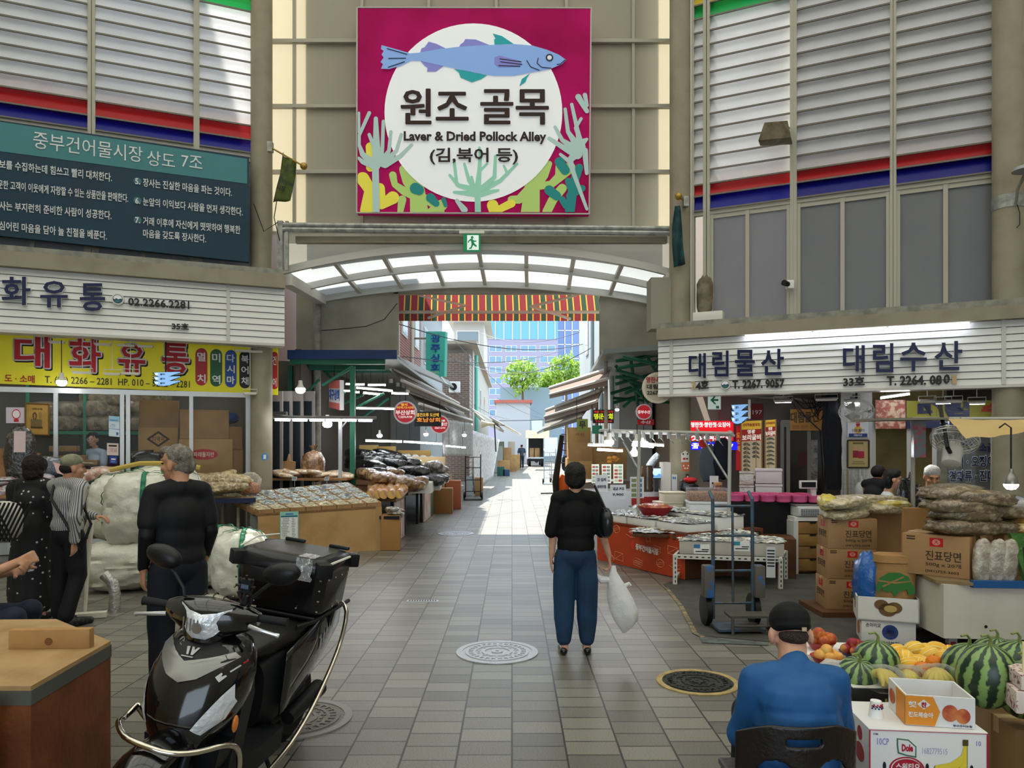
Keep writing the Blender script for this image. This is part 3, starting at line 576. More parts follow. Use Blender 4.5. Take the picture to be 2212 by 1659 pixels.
# lamps ------------------------------------------------------------------
glow=mat('#f6f8ff',.3,emit=28); glow_w=mat('#fff0d0',.3,emit=25)
def bulb(px,py,Y,r,label,drop=.35,group=None,warm=0):
 c=W(px,py,Y); t=thing('bulb_lamp',label,'lamp',c,group)
 b=MB(glow_w if warm else glow); b.lathe([(.001,-r*.75),(r*.6,-r*.68),(r*.95,-r*.3),(r,.2*r),(r*.9,r*.35)],c,16); b.build('bulb',t)
 b=MB(mat('#cfcdc6',.5)); b.lathe([(r*.9,r*.35),(r*.55,r*.9),(r*.42,r*1.3),(r*.40,r*1.9),(.01,r*1.95)],c,16); b.build('socket',t)
 b=MB(dark); b.tube([c+V((0,0,r*1.9)),c+V((0,0,r*1.9+drop))],.006,6); b.build('cord',t); return t
def tubelamp(a,c,label,group=None,shade=True,drop=0,r=.014):
 a=V(a);c=V(c); t=thing('tube_lamp',label,'lamp',(a+c)/2,group); b=MB(glow); b.tube([a,c],r,8); b.build('glowing_tube',t)
 b=MB(white_steel); u=(c-a); h=V((0,0,.035)); s=u.cross(V((0,0,1))).normalized()*.03; b.hexa([a-s+h*.5,c-s+h*.5,c+s+h*.5,a+s+h*.5,a-s+h,c-s+h,c+s+h,a+s+h]); b.build('batten',t)
 if drop:
  b=MB(dark)
  for k in (.15,.85): p=a+u*k+h; b.tube([p,p+V((0,0,drop))],.004,5)
  b.build('hanger',t)
 return t
# ================================================================ THE GLASS SHOP
GO=-.64
b=MB(alu)
def post(P,b,px,w,z0,z1,off,d=.07):
 s=P.s(px,off); b.hexa([P.at(x,z,o) for z in (z0,z1) for x,o in ((s-w/2,off+d/2),(s+w/2,off+d/2),(s+w/2,off-d/2),(s-w/2,off-d/2))])
zg=2.52
for px,w_ in ((121,.06),(264,.06),(277,.06),(413,.06),(536,.08),(-60,.06),(-170,.06)): post(LP,b,px,w_,.02,zg,GO)
s0=LP.s(540,GO); s1=LP.s(-330,GO)
for z0,z1 in ((zg-.02,zg+.06),(.02,.2)): b.hexa([LP.at(x,z,o) for z in (z0,z1) for x,o in ((s0,GO+.04),(s1,GO+.04),(s1,GO-.04),(s0,GO-.04))])
win=b.build('window_21',None,'structure')
b=MB(film('#dfe8ea',.0,.03)); b.hexa([LP.at(x,z,o) for z in (.2,zg) for x,o in ((s0,GO+.003),(s1,GO+.003),(s1,GO-.003),(s0,GO-.003))]); b.build('glass_pane',win)
b=MB(mat('#6d675d',.8)); b.hexa([LP.at(x,z,o) for z in (0,3.4) for x,o in ((-.9,-2.9),(6.3,-2.9),(6.3,-3.0),(-.9,-3.0))]); struct(b,'wall_shop_back')
b=MB(mat('#7d776b',.8)); b.hexa([LP.at(x,z,o) for z in (0,3.4) for x,o in ((s0-.1,-.7),(s0-.02,-.7),(s0-.02,-3.0),(s0-.1,-3.0))]); struct(b,'wall_shop_side')
def L(px,py,off): return LP.hit(px,py,off)
def Lg(px,off): p=LP.hit(px,HZ,off); return V((p.x,p.y,0))
aL=math.atan2(-LP.u.y,-LP.u.x)    # yaw of the left front
# shelf rack with bags
t=thing('shelf_rack','green steel shelf rack stacked with clear brown bags behind the shop glass','shelf',Lg(200,-2.3))
gs=mat('#1f7a5a',.5)
for px in (60,183,262,345):
 b=MB(gs); post(LP,b,px,.045,0,3.0,-2.0,.045); b.build('upright',t)
for py in (828,935,):
 z=L(200,py,-2.0).z; b=MB(gs); a0=LP.s(350,-2.0); a1=LP.s(40,-2.0); b.hexa([LP.at(x,zz,o) for zz in (z-.03,z+.03) for x,o in ((a0,-1.98),(a1,-1.98),(a1,-2.6),(a0,-2.6))]); b.build('shelf',t)
bagm=[mat('#8d7f68',.3,coat=.7,bump=(22,.9),var=(9,'#5d5241',.4,.65)),mat('#7a6d58',.3,coat=.7,bump=(22,.9),var=(9,'#a89878',.45,.7)),mat('#99866a',.35,coat=.5,bump=(22,.8),var=(9,'#6a5c46',.4,.65))]
b=MB(bagm[0]); lump(b,(0,0,.17),(.32,.24,.17),amp=.12,fr=4,seed=1); pr=b.build('goods_bag',None,origin=V((0,0,0))); tag(pr,'clear bag of dried brown goods on the green rack inside the shop','bag','bags on the green rack')
first=True
for py,pxs in ((935,(212,232,300,330,90,140)),(905,(208,238,305,335,100,150)),(880,(214,240,302,330)),(858,(210,236,300,330)),(1012,(300,326))):
 for k,px in enumerate(pxs):
  p=LP.hit(px,py,-2.2)
  if first: pr.location=p; pr['_o']=list(p); first=False; o=pr
  else: o=pr.copy(); C.objects.link(o); o.location=p
  o.rotation_euler=(0,0,aL+RN.uniform(-.2,.2)); s=RN.uniform(.9,1.1); o.scale=(s,s,s)
# cartons behind the glass
def lbox(label,px,py,w,h,off,m,prints=(),d=.4): p=L(px,py,off); return cbox(label,(p.x,p.y,max(p.z,.001)),(w,d,h),aL,m,None,prints)
bk=mat('#3b2c20',.7)
lbox('tall carton inside the shop with a dark diamond mark',343,1000,.62,.62,-1.6,kraft2,[('◇','f',.2,.45,.8,.9,bk),('미역귀','f',.35,.6,.65,.75,bk)])
lbox('plain carton on top of the diamond-marked carton',345,925,.62,.48,-1.6,kraft)
lbox('carton with faint red printing standing low inside the shop',388,1025,.42,.42,-1.35,mat('#b59a74',.7),[('파래','f',.2,.35,.8,.75,red)])
lbox('large carton with a red oval mark behind the glass',445,1025,.86,.62,-1.2,kraft2,[('o','f',.2,.42,.72,.72,red),('파래돌자반','f',.27,.5,.65,.64,mat('#e8ddcc'))])
lbox('carton standing on the red oval carton',442,948,.78,.50,-1.2,kraft)
lbox('carton with green printing against the shop corner pillar',496,1030,.42,.50,-1.25,mat('#9c7a4e',.7),[('농산물','f',.15,.3,.6,.5,mat('#2d4a2c'))])
lbox('dull carton on the green-printed carton by the corner pillar',496,973,.40,.42,-1.25,mat('#947248',.7))
p=L(462,900,-1.25); b=MB(mat('#23489a',.4,coat=.3,bump=(14,1),var=(8,'#16306e',.4,.6))); lump(b,p+V((0,0,-.02)),(.42,.2,.12),rotz(aL),amp=.18,fr=4,seed=4); solo(b,'tarp_bundle','blue tarp bundle lying on the cartons behind the glass','tarp')
p=L(318,1046,-1.1); b=MB(blackbag); lump(b,p+V((0,0,.26)),(.3,.22,.3),rotz(aL),amp=.12,fr=3,seed=6,n=20); b.lathe([(.03,.50),(.06,.58),(.015,.55)],p+V((.05,0,0)),10); solo(b,'rubbish_bag','black plastic bag slumped inside the shop behind the glass door','bag')
b=MB(mat('#6e1f38',.6)); p=L(150,1010,-2.6); b.hexa([LP.at(x,z,o) for z in (.0,1.45) for x,o in ((LP.s(258,-2.7),-2.62),(LP.s(40,-2.7),-2.62),(LP.s(40,-2.7),-2.8),(LP.s(258,-2.7),-2.8))]); solo(b,'wooden_cabinet','low dark red cabinet at the back of the shop','cabinet')
for px,py,s in ((150,995,.5),(170,1005,.6),(140,975,.4)): lbox('flattened carton lying on the desk behind the glass' if px==150 else 'low carton on the shop desk '+('behind the capped man' if px==170 else 'under the green rack'),px,py,s,.09,-1.7,kraft)
t=thing('shop_counter','dark counter inside the shop behind the glass','counter',Lg(200,-1.3)); b=MB(mat('#3a2530',.6)); b.hexa([LP.at(x,z,o) for z in (0,1.12) for x,o in ((LP.s(262,-1.2),-1.15),(LP.s(20,-1.2),-1.15),(LP.s(20,-1.2),-1.7),(LP.s(262,-1.2),-1.7))]); b.build('counter_body',t)
# ceiling tubes in the shop
for px,py in ((60,846),(230,842),(440,858)):
 a=L(px-60,py,-1.6); c=L(px+60,py+6,-1.6); a.z=c.z=3.1; tubelamp(a,c,'tube lamp on the shop ceiling behind the yellow sign','tubes on the shop ceiling')
# notices on the glass
def notice(P,off,x0,y0,x1,y1,m,label,items,dy=0,frame=None,name='poster',cat='poster'):
 q=P.quad(x0,y0,x1,y0+dy,y1+dy,y1,off); t=thing(name,label,cat,(q[3]+q[2])/2); b=MB(m); b.slab(q,.004); b.build('sheet',t)
 if frame:
  b=MB(frame);
  for i in range(4): b.tube([q[i]+P.n*.004,q[(i+1)%4]+P.n*.004],.012,6)
  b.build('frame',t)
 if items:
  b=MB()
  for s,u0,v0,u1,v1,mm in items:
   b.use(mm); TL,TR,BR,BL=q; f=lambda u,v:(BL*(1-u)+BR*u)*(1-v)+(TL*(1-u)+TR*u)*v
   qq=[f(u0,v1),f(u1,v1),f(u1,v0),f(u0,v0)]
   if s=='#': b.poly(qq,[(0,0),(1,0),(1,1),(0,1)],.001,.001)
   elif s=='o': b.poly(qq,[(.5+.5*math.cos(2*PI*i/24),.5+.5*math.sin(2*PI*i/24)) for i in range(24)],.001,.0012)
   elif s=='o2': b.poly(qq,[(.5+.5*math.cos(2*PI*i/24),.5+.5*math.sin(2*PI*i/24)) for i in range(24)],.001,.003)
   elif s=='~':
    for k in range(5):
     for j in range(6):
      if RN.random()<.75: b.poly([qq[3]+(qq[2]-qq[3])*(j+a)/6+(qq[0]-qq[3])*(k+c)/5 for a,c in ((.1,.7),(.85,.7),(.85,.3),(.1,.3))],[(0,0),(1,0),(1,1),(0,1)],.0008,.001)
   else: b.text(s,qq,.001,.015,lift=.0035)
  b.build('print',t)
 return t
skin_c=mat('#c79a7c',.5)
notice(LP,GO+.05,13,880,55,914,mat('#c9bcc4',.5),'pale pink notice with a red oval seal on the shop glass',[('o',.3,.25,.75,.88,red),('o2',.34,.32,.71,.82,mat('#e3d9da')),('#',.4,.08,.65,.25,red),('아저씨','x',0,0,0,0)][:3])
notice(LP,GO+.05,55,871,106,938,mat('#a9843c',.5,var=(4,'#94702c',.4,.7)),'brown poster with a dark printed basket on the shop glass',[('대화유통',.28,.8,.72,.86,bk),('#',.22,.2,.7,.5,mat('#6d5a35')),('#',.22,.2,.72,.26,bk),('o',.3,.48,.48,.72,bk),('o2',.34,.5,.44,.68,mat('#8d6d35')),('o',.55,.52,.7,.74,mat('#8a6c36'))],dy=2,frame=mat('#6b5226'))
bls=mat('#3d74a8',.5)
notice(LP,GO+.05,235,898,258,942,mat('#cfdde6',.4),'blue and white paper notice taped to the glass beside the door post',[('#',0,.72,1,1,mat('#9cc6dd')),('#',.1,.78,.85,.82,bls),('~',.1,.42,.6,.62,bls),('#',0,.36,1,.38,bls),('#',.7,.08,.9,.22,bls)],dy=2)
notice(LP,GO+.05,231,957,256,983,mat('#d9c8c2',.5),'white house-shaped price tag with red figures on the shop door',[('#',.15,.72,.85,.86,bk),('~',.15,.25,.85,.6,red)],dy=1,name='price_tag',cat='price tag')
notice(LP,GO+.05,237,985,253,1001,mat('#1d3f96',.4),'small blue sticker low on the shop door',[('#',.2,.5,.8,.7,white),('~',.15,.15,.85,.35,white)],dy=1,name='sticker',cat='sticker')
c=L(573,987,0);
b=MB(mat('#3f88c8',.4)); cc=V((cl.x,cl.y,0)); p=W(574,987,12.36);
b.lathe([(.181,p.z-.055),(.181,p.z+.055)],cc,40,cap=False)
q=MB(mat('#3f88c8',.4)); dirp=(V((0,0,0))-cc).normalized()
a0=math.atan2(p.y-cc.y,p.x-cc.x)
P=[cc+V((.1795*math.cos(a0+.055*math.cos(a)/.18),.1795*math.sin(a0+.055*math.cos(a)/.18),p.z+.06*math.sin(a))) for a in [2*PI*i/20 for i in range(20)]]; q.prism(P,dirp*.003)
q.use(white); P2=[cc+V((.183*math.cos(a0+.022*x/.18),.183*math.sin(a0+.022*x/.18),p.z+.035*y)) for x,y in ((-1,-1),(1,-1),(1,1),(-1,1))]; q.prism(P2,dirp*.002); solo(q,'round_sticker','round blue sticker on the corner pillar of the glass shop','sticker')
# hanging lamps under the left fascia
lampx=[(140,745),(215,747)]
for k,(x0,y0,x1,y1) in enumerate(((145,716,178,722),(180,717,220,727),(222,721,256,727),(374,729,426,735),(428,733,475,739))):
 a=L(x0,y0,-.35); c=L(x1,y1,-.35); tubelamp(a,c,'short bright tube lamp fixed along the underside of the left fascia','tubes under the left fascia')
flatm=mat('#cfcac0',.4)
def floodlamp(p,wd,label,rod,tilt=.0,yaw=0,on=0,group=None):
 t=thing('flood_lamp',label,'lamp',p,group); b=MB(flatm); R=M.Rotation(yaw,4,'Z')@M.Rotation(tilt,4,'X'); b.box(p,(wd,.09,.035),bev=.008,rot=R); b.build('housing',t)
 b=MB(glow if on else mat('#e9e2cf',.2)); b.box(p+R.to_3x3()@V((0,-.01,-.0185)),(wd*.9,.07,.003),rot=R); b.build('lamp_face',t)
 b=MB(white_steel); X=R.to_3x3()@V((wd/2+.01,0,0)); b.tube([p-X,p-X+V((0,0,.07)),p+X+V((0,0,.07)),p+X],.006,6); b.tube([p+V((0,0,.07)),p+V((0,0,.07+rod))],.006,6); b.build('bracket',t); return t
for k,(px,py,rod,w_) in enumerate(((123,735,.1,.2),(222,741,.1,.22),(272,745,.1,.24),(314,746,.1,.22),(178,805,.55,.26),(243,808,.52,.22),(282,807,.55,.25),(524,752,.1,.24),(552,760,.1,.22),(540,850,.7,.2))):
 p=L(px,py,-.25); top=LP.hit(px,735,-.25).z; p.z=min(p.z,3.25); rod=max(.05,LZ-.02-p.z-.07)
 floodlamp(p,w_,'flat white flood lamp hung on a rod in front of the yellow sign','',0) if 0 else floodlamp(p,w_,'flat white flood lamp hung on a rod in front of the yellow sign',rod,0,aL,0,'flood lamps before the yellow sign')
p=L(133,822,-.2); Yp=p.y; bulb(133,826,Yp,.075,'white bulb lamp glowing in front of the yellow sign','' and 0 or .5)
# fish-shaped sign lights
def fishsign(P,off,x0,y0,x1,y1,label,rodtop,side):
 c=P.hit((x0+x1)/2,y1,off); t=thing('fish_sign',label,'sign',c)
 b=MB(mat('#86b4e8',.3,emit=.5)); k=MB(black); w_=x1-x0; h=y1-y0; wt=MB(mat('#e2ecf6',.3,emit=.5))
 for i in range(3):
  yb=y0+h*(.05+.3*i); hh=h*.34
  f=lambda L_,l:[P.hit(x0+w_*u,yb+hh*v,off+l) for u,v in L_]
  body=[(.08,.12),(.95,.0),(.97,.12),(.85,.5),(.65,.85),(.42,1.02),(.25,.95),(.14,.7)]
  k.prism(f([(u+(u-.5)*.05,v+(v-.5)*.14) for u,v in body],0),P.n*.03)
  b.prism(f(body,.001),P.n*.034)
  k.prism(f([(0,.1),(.12,.3),(.1,.45)],0),P.n*.03); k.prism(f([(0,.75),(.12,.45),(.12,.62)],0),P.n*.03)
  wt.prism(f([(.17+.06*math.cos(a),.4+.2*math.sin(a)) for a in [2*PI*j/14 for j in range(14)]],.036),P.n*.003)
  for L_ in ([(.30,.3),(.44,.3),(.44,.38),(.30,.38)],[(.30,.38),(.34,.38),(.34,.66),(.30,.66)],[(.34,.58),(.46,.5),(.46,.42),(.34,.5)],[(.62,.8),(.9,.18),(.93,.2),(.66,.86)]): k.prism(f(L_,.037),P.n*.003)
 b.build('fish_panel',t); k.build('outline_pattern',t); wt.build('fish_eye',t)
 b=MB(dark if side==0 else white_steel)
 if side==0: a=P.hit(*rodtop,off); b.tube([a,P.hit(rodtop[0],y0+h*.1,off)],.01,6)
 else: b.slab(P.quad(x1-2,y0-8,x1+3,y0-8,y1-h*.25,y1-h*.25,off+.03),.05)
 b.build('rod',t); return t
fishsign(LP,-.2,327,802,392,834,'light-up sign of three blue fish hung before the yellow sign',(358,722),0)
# ================================================================ CORNER STALL WITH ANCHOVY TRAYS
FL=W(557,1103,11.25); FR=W(825,1086,11.9); BR=W(752,1041,12.95); BL=W(480,1068,12.05)
t=thing('plywood_stall','plywood fronted stall holding slanted trays of silver anchovies','stall',V(((FL.x+FR.x)/2,(FL.y+FR.y)/2,0)))
dn=V((0,0,-.055)); fl=V((FL.x,FL.y,0)); fr_=V((FR.x,FR.y,0))
b=MB(ply); b.slab([FL+dn,FR+dn,fr_,fl],.03); b.use(mat('#a88558',.6)); b.slab([FR+dn+V((-.09,-.035,0)),FR+dn+V((0,-.035,0)),fr_+V((0,-.035,0)),fr_+V((-.09,-.035,0))],.01); b.build('front_board',t)
b=MB(wood); b.hexa([p+V((0,0,-.09)) for p in (FL,FR,BR,BL)]+[p+V((0,0,-.055)) for p in (FL,FR,BR,BL)]); b.build('slanted_top',t)
for p,q in ((BL,.35),(BR,.95),(lerp4(FL,FR,BR,BL,0,.55),.1)):
 b=MB(steel); b.box((p.x+.03,p.y-.05,(p.z-.09)/2),(.04,.04,p.z-.09)); b.build('leg',t)
b=MB(mat('#6f6f6c',.7)); q=lerp4(FL,FR,BR,BL,.02,.18); b.box((q.x+.06,q.y,.3),(.2,.03,.6)); b.build('side_panel',t)
tray_w=mat('#a5835a',.6,var=(5,'#8c6a44',.4,.7)); fishm=[mat('#d3dbda',.32,.15),mat('#98a4a8',.3,.2),mat('#e6e9e4',.4),mat('#d3c8aa',.45)]
NU,NV=8,4; fillers=[(0,0),(1,1)]
for j in range(NV):
 for i in range(NU):
  v0,v1=(j+.03)/NV,(j+.97)/NV; u0,u1=(i+.02)/NU,(i+.98)/NU
  c=[lerp4(FL,FR,BR,BL,u,v)+V((0,0,-.052)) for u,v in ((u0,v0),(u1,v0),(u1,v1),(u0,v1))]; cen=(c[0]+c[2])/2
  pale_t=(j==0) or (i==0)
  tt=thing('anchovy_tray',('pale wooden tray of tiny pale anchovies in the front row of the plywood stall' if pale_t else 'wooden tray heaped with silver anchovies on the plywood stall'),'tray',cen,'pale anchovy trays' if pale_t else 'silver anchovy trays')
  b=MB(tray_w); h=V((0,0,.055 if j else .06))
  for k in range(4):
   a,d=c[k],c[(k+1)%4]; e=(c[(k+2)%4]-d).normalized()*.008; b.hexa([a,d,d+e,a+e,a+h,d+h,d+e+h,a+e+h])
  b.add(c,[(0,1,2,3)]); b.build('tray_frame',tt)
  b=MB(mat('#d6cba8',.6,var=(60,'#a99f80',.4,.6)) if pale_t else mat('#8d9498',.4,.2,var=(50,'#d2d6d4',.45,.6)))
  cc=[p+(cen-p)*.03 for p in c]
  b.grid(lambda u,v:(cc[0]*(1-u)+cc[1]*u)*(1-v)+(cc[3]*(1-u)+cc[2]*u)*v+V((0,0,.036+.03*math.sin(PI*u)*math.sin(PI*v)+.012*noise.noise(V((u*9+i*3,v*9+j*5,0))))),6,6)
  for q in range(75):
   u,v=RN.uniform(.04,.96),RN.uniform(.04,.96); p=(cc[0]*(1-u)+cc[1]*u)*(1-v)+(cc[3]*(1-u)+cc[2]*u)*v+V((0,0,.038+.035*math.sin(PI*u)*math.sin(PI*v)+RN.uniform(0,.012)))
   a=RN.uniform(0,2*PI); l=RN.uniform(.018,.038); d=V((math.cos(a)*l,math.sin(a)*l,RN.uniform(-.008,.008))); s=V((-math.sin(a),math.cos(a),0))*.0065
   b.use(fishm[3] if pale_t and RN.random()<.75 else fishm[RN.randrange(3)]); b.add([p-d,p+s-V((0,0,.004)),p+d,p-s-V((0,0,.004)),p+V((0,0,.007))],[(0,4,1),(1,4,2),(2,4,3),(3,4,0)])
  o=b.build('anchovy_fill',tt,'stuff')
# price cards in the trays
for k,(px,py,Y) in enumerate(((636,1034,12.6),(706,1034,12.75),(632,1058,12.2),(700,1053,12.3),(750,1070,12.1),(576,1066,12.0),(563,1062,12.35))):
 p=W(px,py,Y); b=MB(mat('#9fa6a6',.5)); r=rotz(RN.uniform(-.4,.4),-.4); b.box(p,(.09,.006,.07),rot=r); b.use(dark);
 for q in range(3): b.box(p+r.to_3x3()@V((0,-.004,.02-.018*q)),(.06,.002,.006),rot=r)
 b.use(white_steel); b.tube([p+V((0,.01,-.03)),p+V((0,.01,-.13))],.003,5); solo(b,'price_card','small grey price card stuck among the anchovy trays','price card','cards among the anchovies')
# menu sheet on the front board
q=[FL+(FR-FL)*.17,FL+(FR-FL)*.315]; z0,z1=W(600,1106,11.33).z,W(600,1168,11.33).z; o=V((.14,-.36,0)).normalized()*.004
Q=[V((q[0].x,q[0].y,z0)),V((q[1].x,q[1].y,z0)),V((q[1].x,q[1].y,z1)),V((q[0].x,q[0].y,z1))]; Q=[p+V((.004,-.012,0)) for p in Q]
tm=thing('price_list','mint bordered handwritten price list on the plywood stall front','price list',(Q[2]+Q[3])/2); b=MB(mat('#8fc4b4',.5)); b.slab(Q,.004); b.build('sheet',tm)
b=MB(mat('#e2e4e0',.5)); b.poly(Q,[(.05,.06),(.95,.06),(.95,.8),(.05,.8)],.001,.001); b.use(mat('#1f6580')); b.poly(Q,[(.05,.81),(.95,.81),(.95,.86),(.05,.86)],.001,.001)
for s,u0,v0,u1,v1 in (('온누리상품권','',0,0,0),): pass
b.use(bls); TL_,TR_,BR_,BL_=Q; ff=lambda u,v:(BL_*(1-u)+BR_*u)*(1-v)+(TL_*(1-u)+TR_*u)*v
b.poly(Q,[(.3,.89),(.72,.89),(.72,.94),(.3,.94)],.001,.001); b.use(dark)
for k in range(12):
 y=.75-.058*k
 for x0,x1 in ((.08+RN.uniform(0,.08),.3+RN.uniform(0,.2)),(.62+RN.uniform(0,.05),.74+RN.uniform(0,.1))):
  x=x0
  while x<x1: b.poly(Q,[(x,y),(x+.03,y+.004),(x+.028,y+.026),(x+.004,y+.022)],.001,.003); x+=.045
b.build('print',tm)
# ================================================================ THE ALLEY, LEFT SIDE
grn=mat('#1c5a46',.5); pinkp=mat('#c9a09a',.6,var=(3,'#e0d6d0',.4,.65))
def Wb(px,Y,z): return V(((px-CX)/F*Y,Y,z))
t=thing('stall_roof','blue edged roof on green steel braces over the dark seaweed stall','stall roof',W(760,1020,13.6)*1)
b=MB(mat('#16305a',.5)); p=W(622,757,13.8); q=W(858,757,13.8); b.box(((p.x+q.x)/2,13.8,p.z-.08),(q.x-p.x,.08,.17)); b.build('blue_edge',t)
b=MB(mat('#8f948f',.5,.3)); b.hexa([V((x,y,z)) for z,x0,x1,y0,y1 in ((3.30,p.x,q.x-.05,13.85,24.4),) for x,y in ((x0,y0),(x1,y0),(x1,y1),(x0,y1))]+[V((x,y,z)) for z,x0,x1,y0,y1 in ((3.36,p.x,q.x-.05,13.85,24.4),) for x,y in ((x0,y0),(x1,y0),(x1,y1),(x0,y1))]); b.build('roof_sheet',t)
b=MB(grn)
for y,x0,x1,Y in ((781,627,832,13.85),(794,640,832,14.6),(800,690,845,16)): p=W(x0,y,Y); q=W(x1,y,Y); b.box(((p.x+q.x)/2,Y,p.z),(q.x-p.x,.06,.1))
b.build('roof_beam',t)
for x0,y0,x1,y1,Y in ((696,833,762,792,13.7),(733,876,785,852,14.4),(640,870,690,820,14.2),(770,880,830,850,15.5),(700,800,745,850,15),(780,905,840,860,16.5)):
 b=MB(grn); b.tube([W(x0,y0,Y),W(x1,y1,Y)],.03,6); b.build('brace',t)
b=MB(grn); p=W(762,792,13.6); b.box((p.x,13.6,(p.z+.0)/2),(.09,.09,p.z)); b.build('post',t)
b=MB(grn); p=W(628,790,14.2); b.box((p.x,14.2,p.z/2),(.08,.08,p.z)); b.build('post',t)
# white light bar in front
t=thing('light_bar','white post and bar carrying a row of tube lights over the anchovy trays','lamp',W(735,1040,12.95))
b=MB(mat('#aeb4b6',.5)); p=W(735,1042,12.98); z1=W(735,905,12.98).z; b.box((p.x,12.98,z1/2),(.055,.055,z1)); b.build('post',t)
a=W(590,901,12.3); c=W(813,903,13.2); b=MB(mat('#6b6a66',.5)); b.tube([a,c],.03,6); b.tube([W(737,925,12.98),W(752,905,13.05)],.015,6); b.build('bar',t)
for k in range(6):
 u0=.02+k*.16; u1=u0+.135; b=MB(glow); e=V((0,-.01,-.05)); b.tube([a+(c-a)*u0+e,a+(c-a)*u1+e],.015,8); b.build('glowing_tube',t)
b=MB(mat('#3b3a38',.6)); b.box(a+V((.12,0,.06)),(.22,.12,.06)); b.build('ballast',t)
for px,py,Y,r in ((649,842,13.0,.085),(707,916,13.2,.085),(820,941,16,.06),(920,938,17.5,.055),(1003,940,21,.06),(1000,952,23,.05)):
 bulb(px,py,Y,r,'white bulb lamp lit over the '+{649:'stall corner beside the pillar, high up',707:'anchovy trays just under the light bar',820:'black seaweed bags, nearer one',920:'white coiled goods, under the round red sign',1003:'end of the seaweed stall, upper one near the alley',1000:'end of the seaweed stall, lower one near the alley'}[px],.3)
for x0,y0,x1,y1,Y in ((747,830,760,830,15),(767,831,787,831,15),(795,832,833,832,15),(770,838,848,845,15.5),(736,844,759,845,15),(768,847,776,848,15),(785,849,824,853,15.5),(846,850,882,851,16),(770,882,880,884,15)):
 a=W(x0,y0,Y); c=W(x1,y1,Y); tubelamp(a,c,'tube light under the green braces of the seaweed stall','tubes under the seaweed stall roof',drop=.3)
for x0,y0,x1,y1,Y in ((790,952,868,954,15),(872,954,955,959,17),(963,963,1006,967,19.5)):
 tubelamp(W(x0,y0,Y),W(x1,y1,Y),'low tube light hung in line over the white coiled goods','tubes over the coiled goods',drop=.5,r=.018)
# hanging signs on the left side
def rsign(px,py,Y,r,label,lines,m1=red,rim=mat('#d9d2d4',.4)):
 c=W(px,py,Y); t=thing('round_sign',label,'sign',c); n=V((0,-1,0)); b=MB(rim); disc(b,c,r,n,.05,32); b.use(m1); disc(b,c+n*.05,r*.86,n,.004,32); b.build('disc',t)
 b=MB()
 for s,x0,y0,x1,y1,m in lines: b.use(m); b.text(s,[c+V((x*r,-.055,y*r)) for x,y in ((x0,y1),(x1,y1),(x1,y0),(x0,y0))],.004,.03)
 b.build('lettering',t); b=MB(dark); b.tube([c+V((0,0,r)),c+V((0,0,r+.3))],.008,5); b.build('hanger',t); return t
redl=mat('#b3202c',.4,emit=.25); yl=mat('#e3b53a',.4,emit=.4); wl=mat('#efe9e6',.4,emit=.3)
rsign(876,891,15,.235,'round red lit sign with white letters over the seaweed stall, nearer one',[('멸치',-.35,.55,.2,.78,yl),('미역.다시마',-.7,.3,.75,.52,yl),('부산상회',-.82,-.22,.82,.2,wl),('T.2274-9199',-.6,-.5,.62,-.3,wl)],redl)
t=thing('black_sign','black sign with yellow and orange letters between two round red signs','sign',W(923,920,15.8)); q=[W(895,889,15.8),W(953,889,15.8),W(953,921,15.8),W(895,921,15.8)]; b=MB(black); b.slab(q,.06); b.build('panel',t); b=MB(yl); b.text('멸건오류 도산매',[q[0]+V((.05,0,-.03)),q[1]+V((-.05,0,-.03)),q[1]+V((-.05,0,-.11)),q[0]+V((.05,0,-.11))],.004,.02); b.use(mat('#d9842a',.4,emit=.4)); b.text('호남상회',[q[0]+V((.05,0,-.13)),q[1]+V((-.02,0,-.13)),q[2]+V((-.02,0,.09)),q[3]+V((.05,0,.09))],.004,.03); b.build('lettering',t); b=MB(dark); b.tube([q[0]+V((.2,.03,0)),q[0]+V((.2,.03,.3))],.006,5); b.build('hanger',t)
rsign(950,917,16.6,.215,'round red lit sign partly hidden by the black sign, farther one',[('건어물',-.4,.3,.6,.5,wl),('대성물산',-.6,-.15,.8,.25,wl),('2267-2141',-.5,-.45,.6,-.25,wl)],redl)
t=thing('red_white_sign','small upright white sign with red bands hung by the grey pipe column','sign',W(722,884,14)); q=[W(711,823,14.2),W(734,821,13.7),W(734,886,13.7),W(711,880,14.2)]; b=MB(mat('#d9d6d6',.4)); b.slab(q,.08); b.use(mat('#c46a62',.5)); b.poly(q,[(0,.72),(1,.72),(1,1),(0,1)],.003,.001); b.poly(q,[(0,0),(1,0),(1,.22),(0,.22)],.003,.001); b.build('panel',t); b=MB(mat('#3d5a9a')); b.text('대구상회',[q[0]*.7+q[3]*.3,q[1]*.7+q[2]*.3,q[1]*.3+q[2]*.7,q[0]*.3+q[3]*.7],.004,.03,lift=.005); b.build('lettering',t); b=MB(dark); b.tube([q[0]+V((.1,0,0)),q[0]+V((.1,0,.3))],.008,5); b.build('hanger',t)
# shop doors behind the stall (left wall)
b=MB(mat('#4a443c',.8)); b.box((-4.05,19.2,1.75),(.1,10.4,3.5)); struct(b,'wall_alley_left')
for k,(x,Y) in enumerate(((595,13.1),(616,13.35),(640,13.6),(665,13.9))):
 b=MB(mat('#77706a',.5)); z1=W(x,845,Y).z; p=Wb(x,Y,0); b.box((p.x-.0,Y,z1/2),(.26,.05,z1)); w_=b.build('door_%d'%(k+1),None,'structure'); b=MB(mat('#20262a',.1,coat=.6)); b.box((p.x,Y-.03,z1*.5),(.17,.012,z1*.86)); b.build('door_glass',w_)
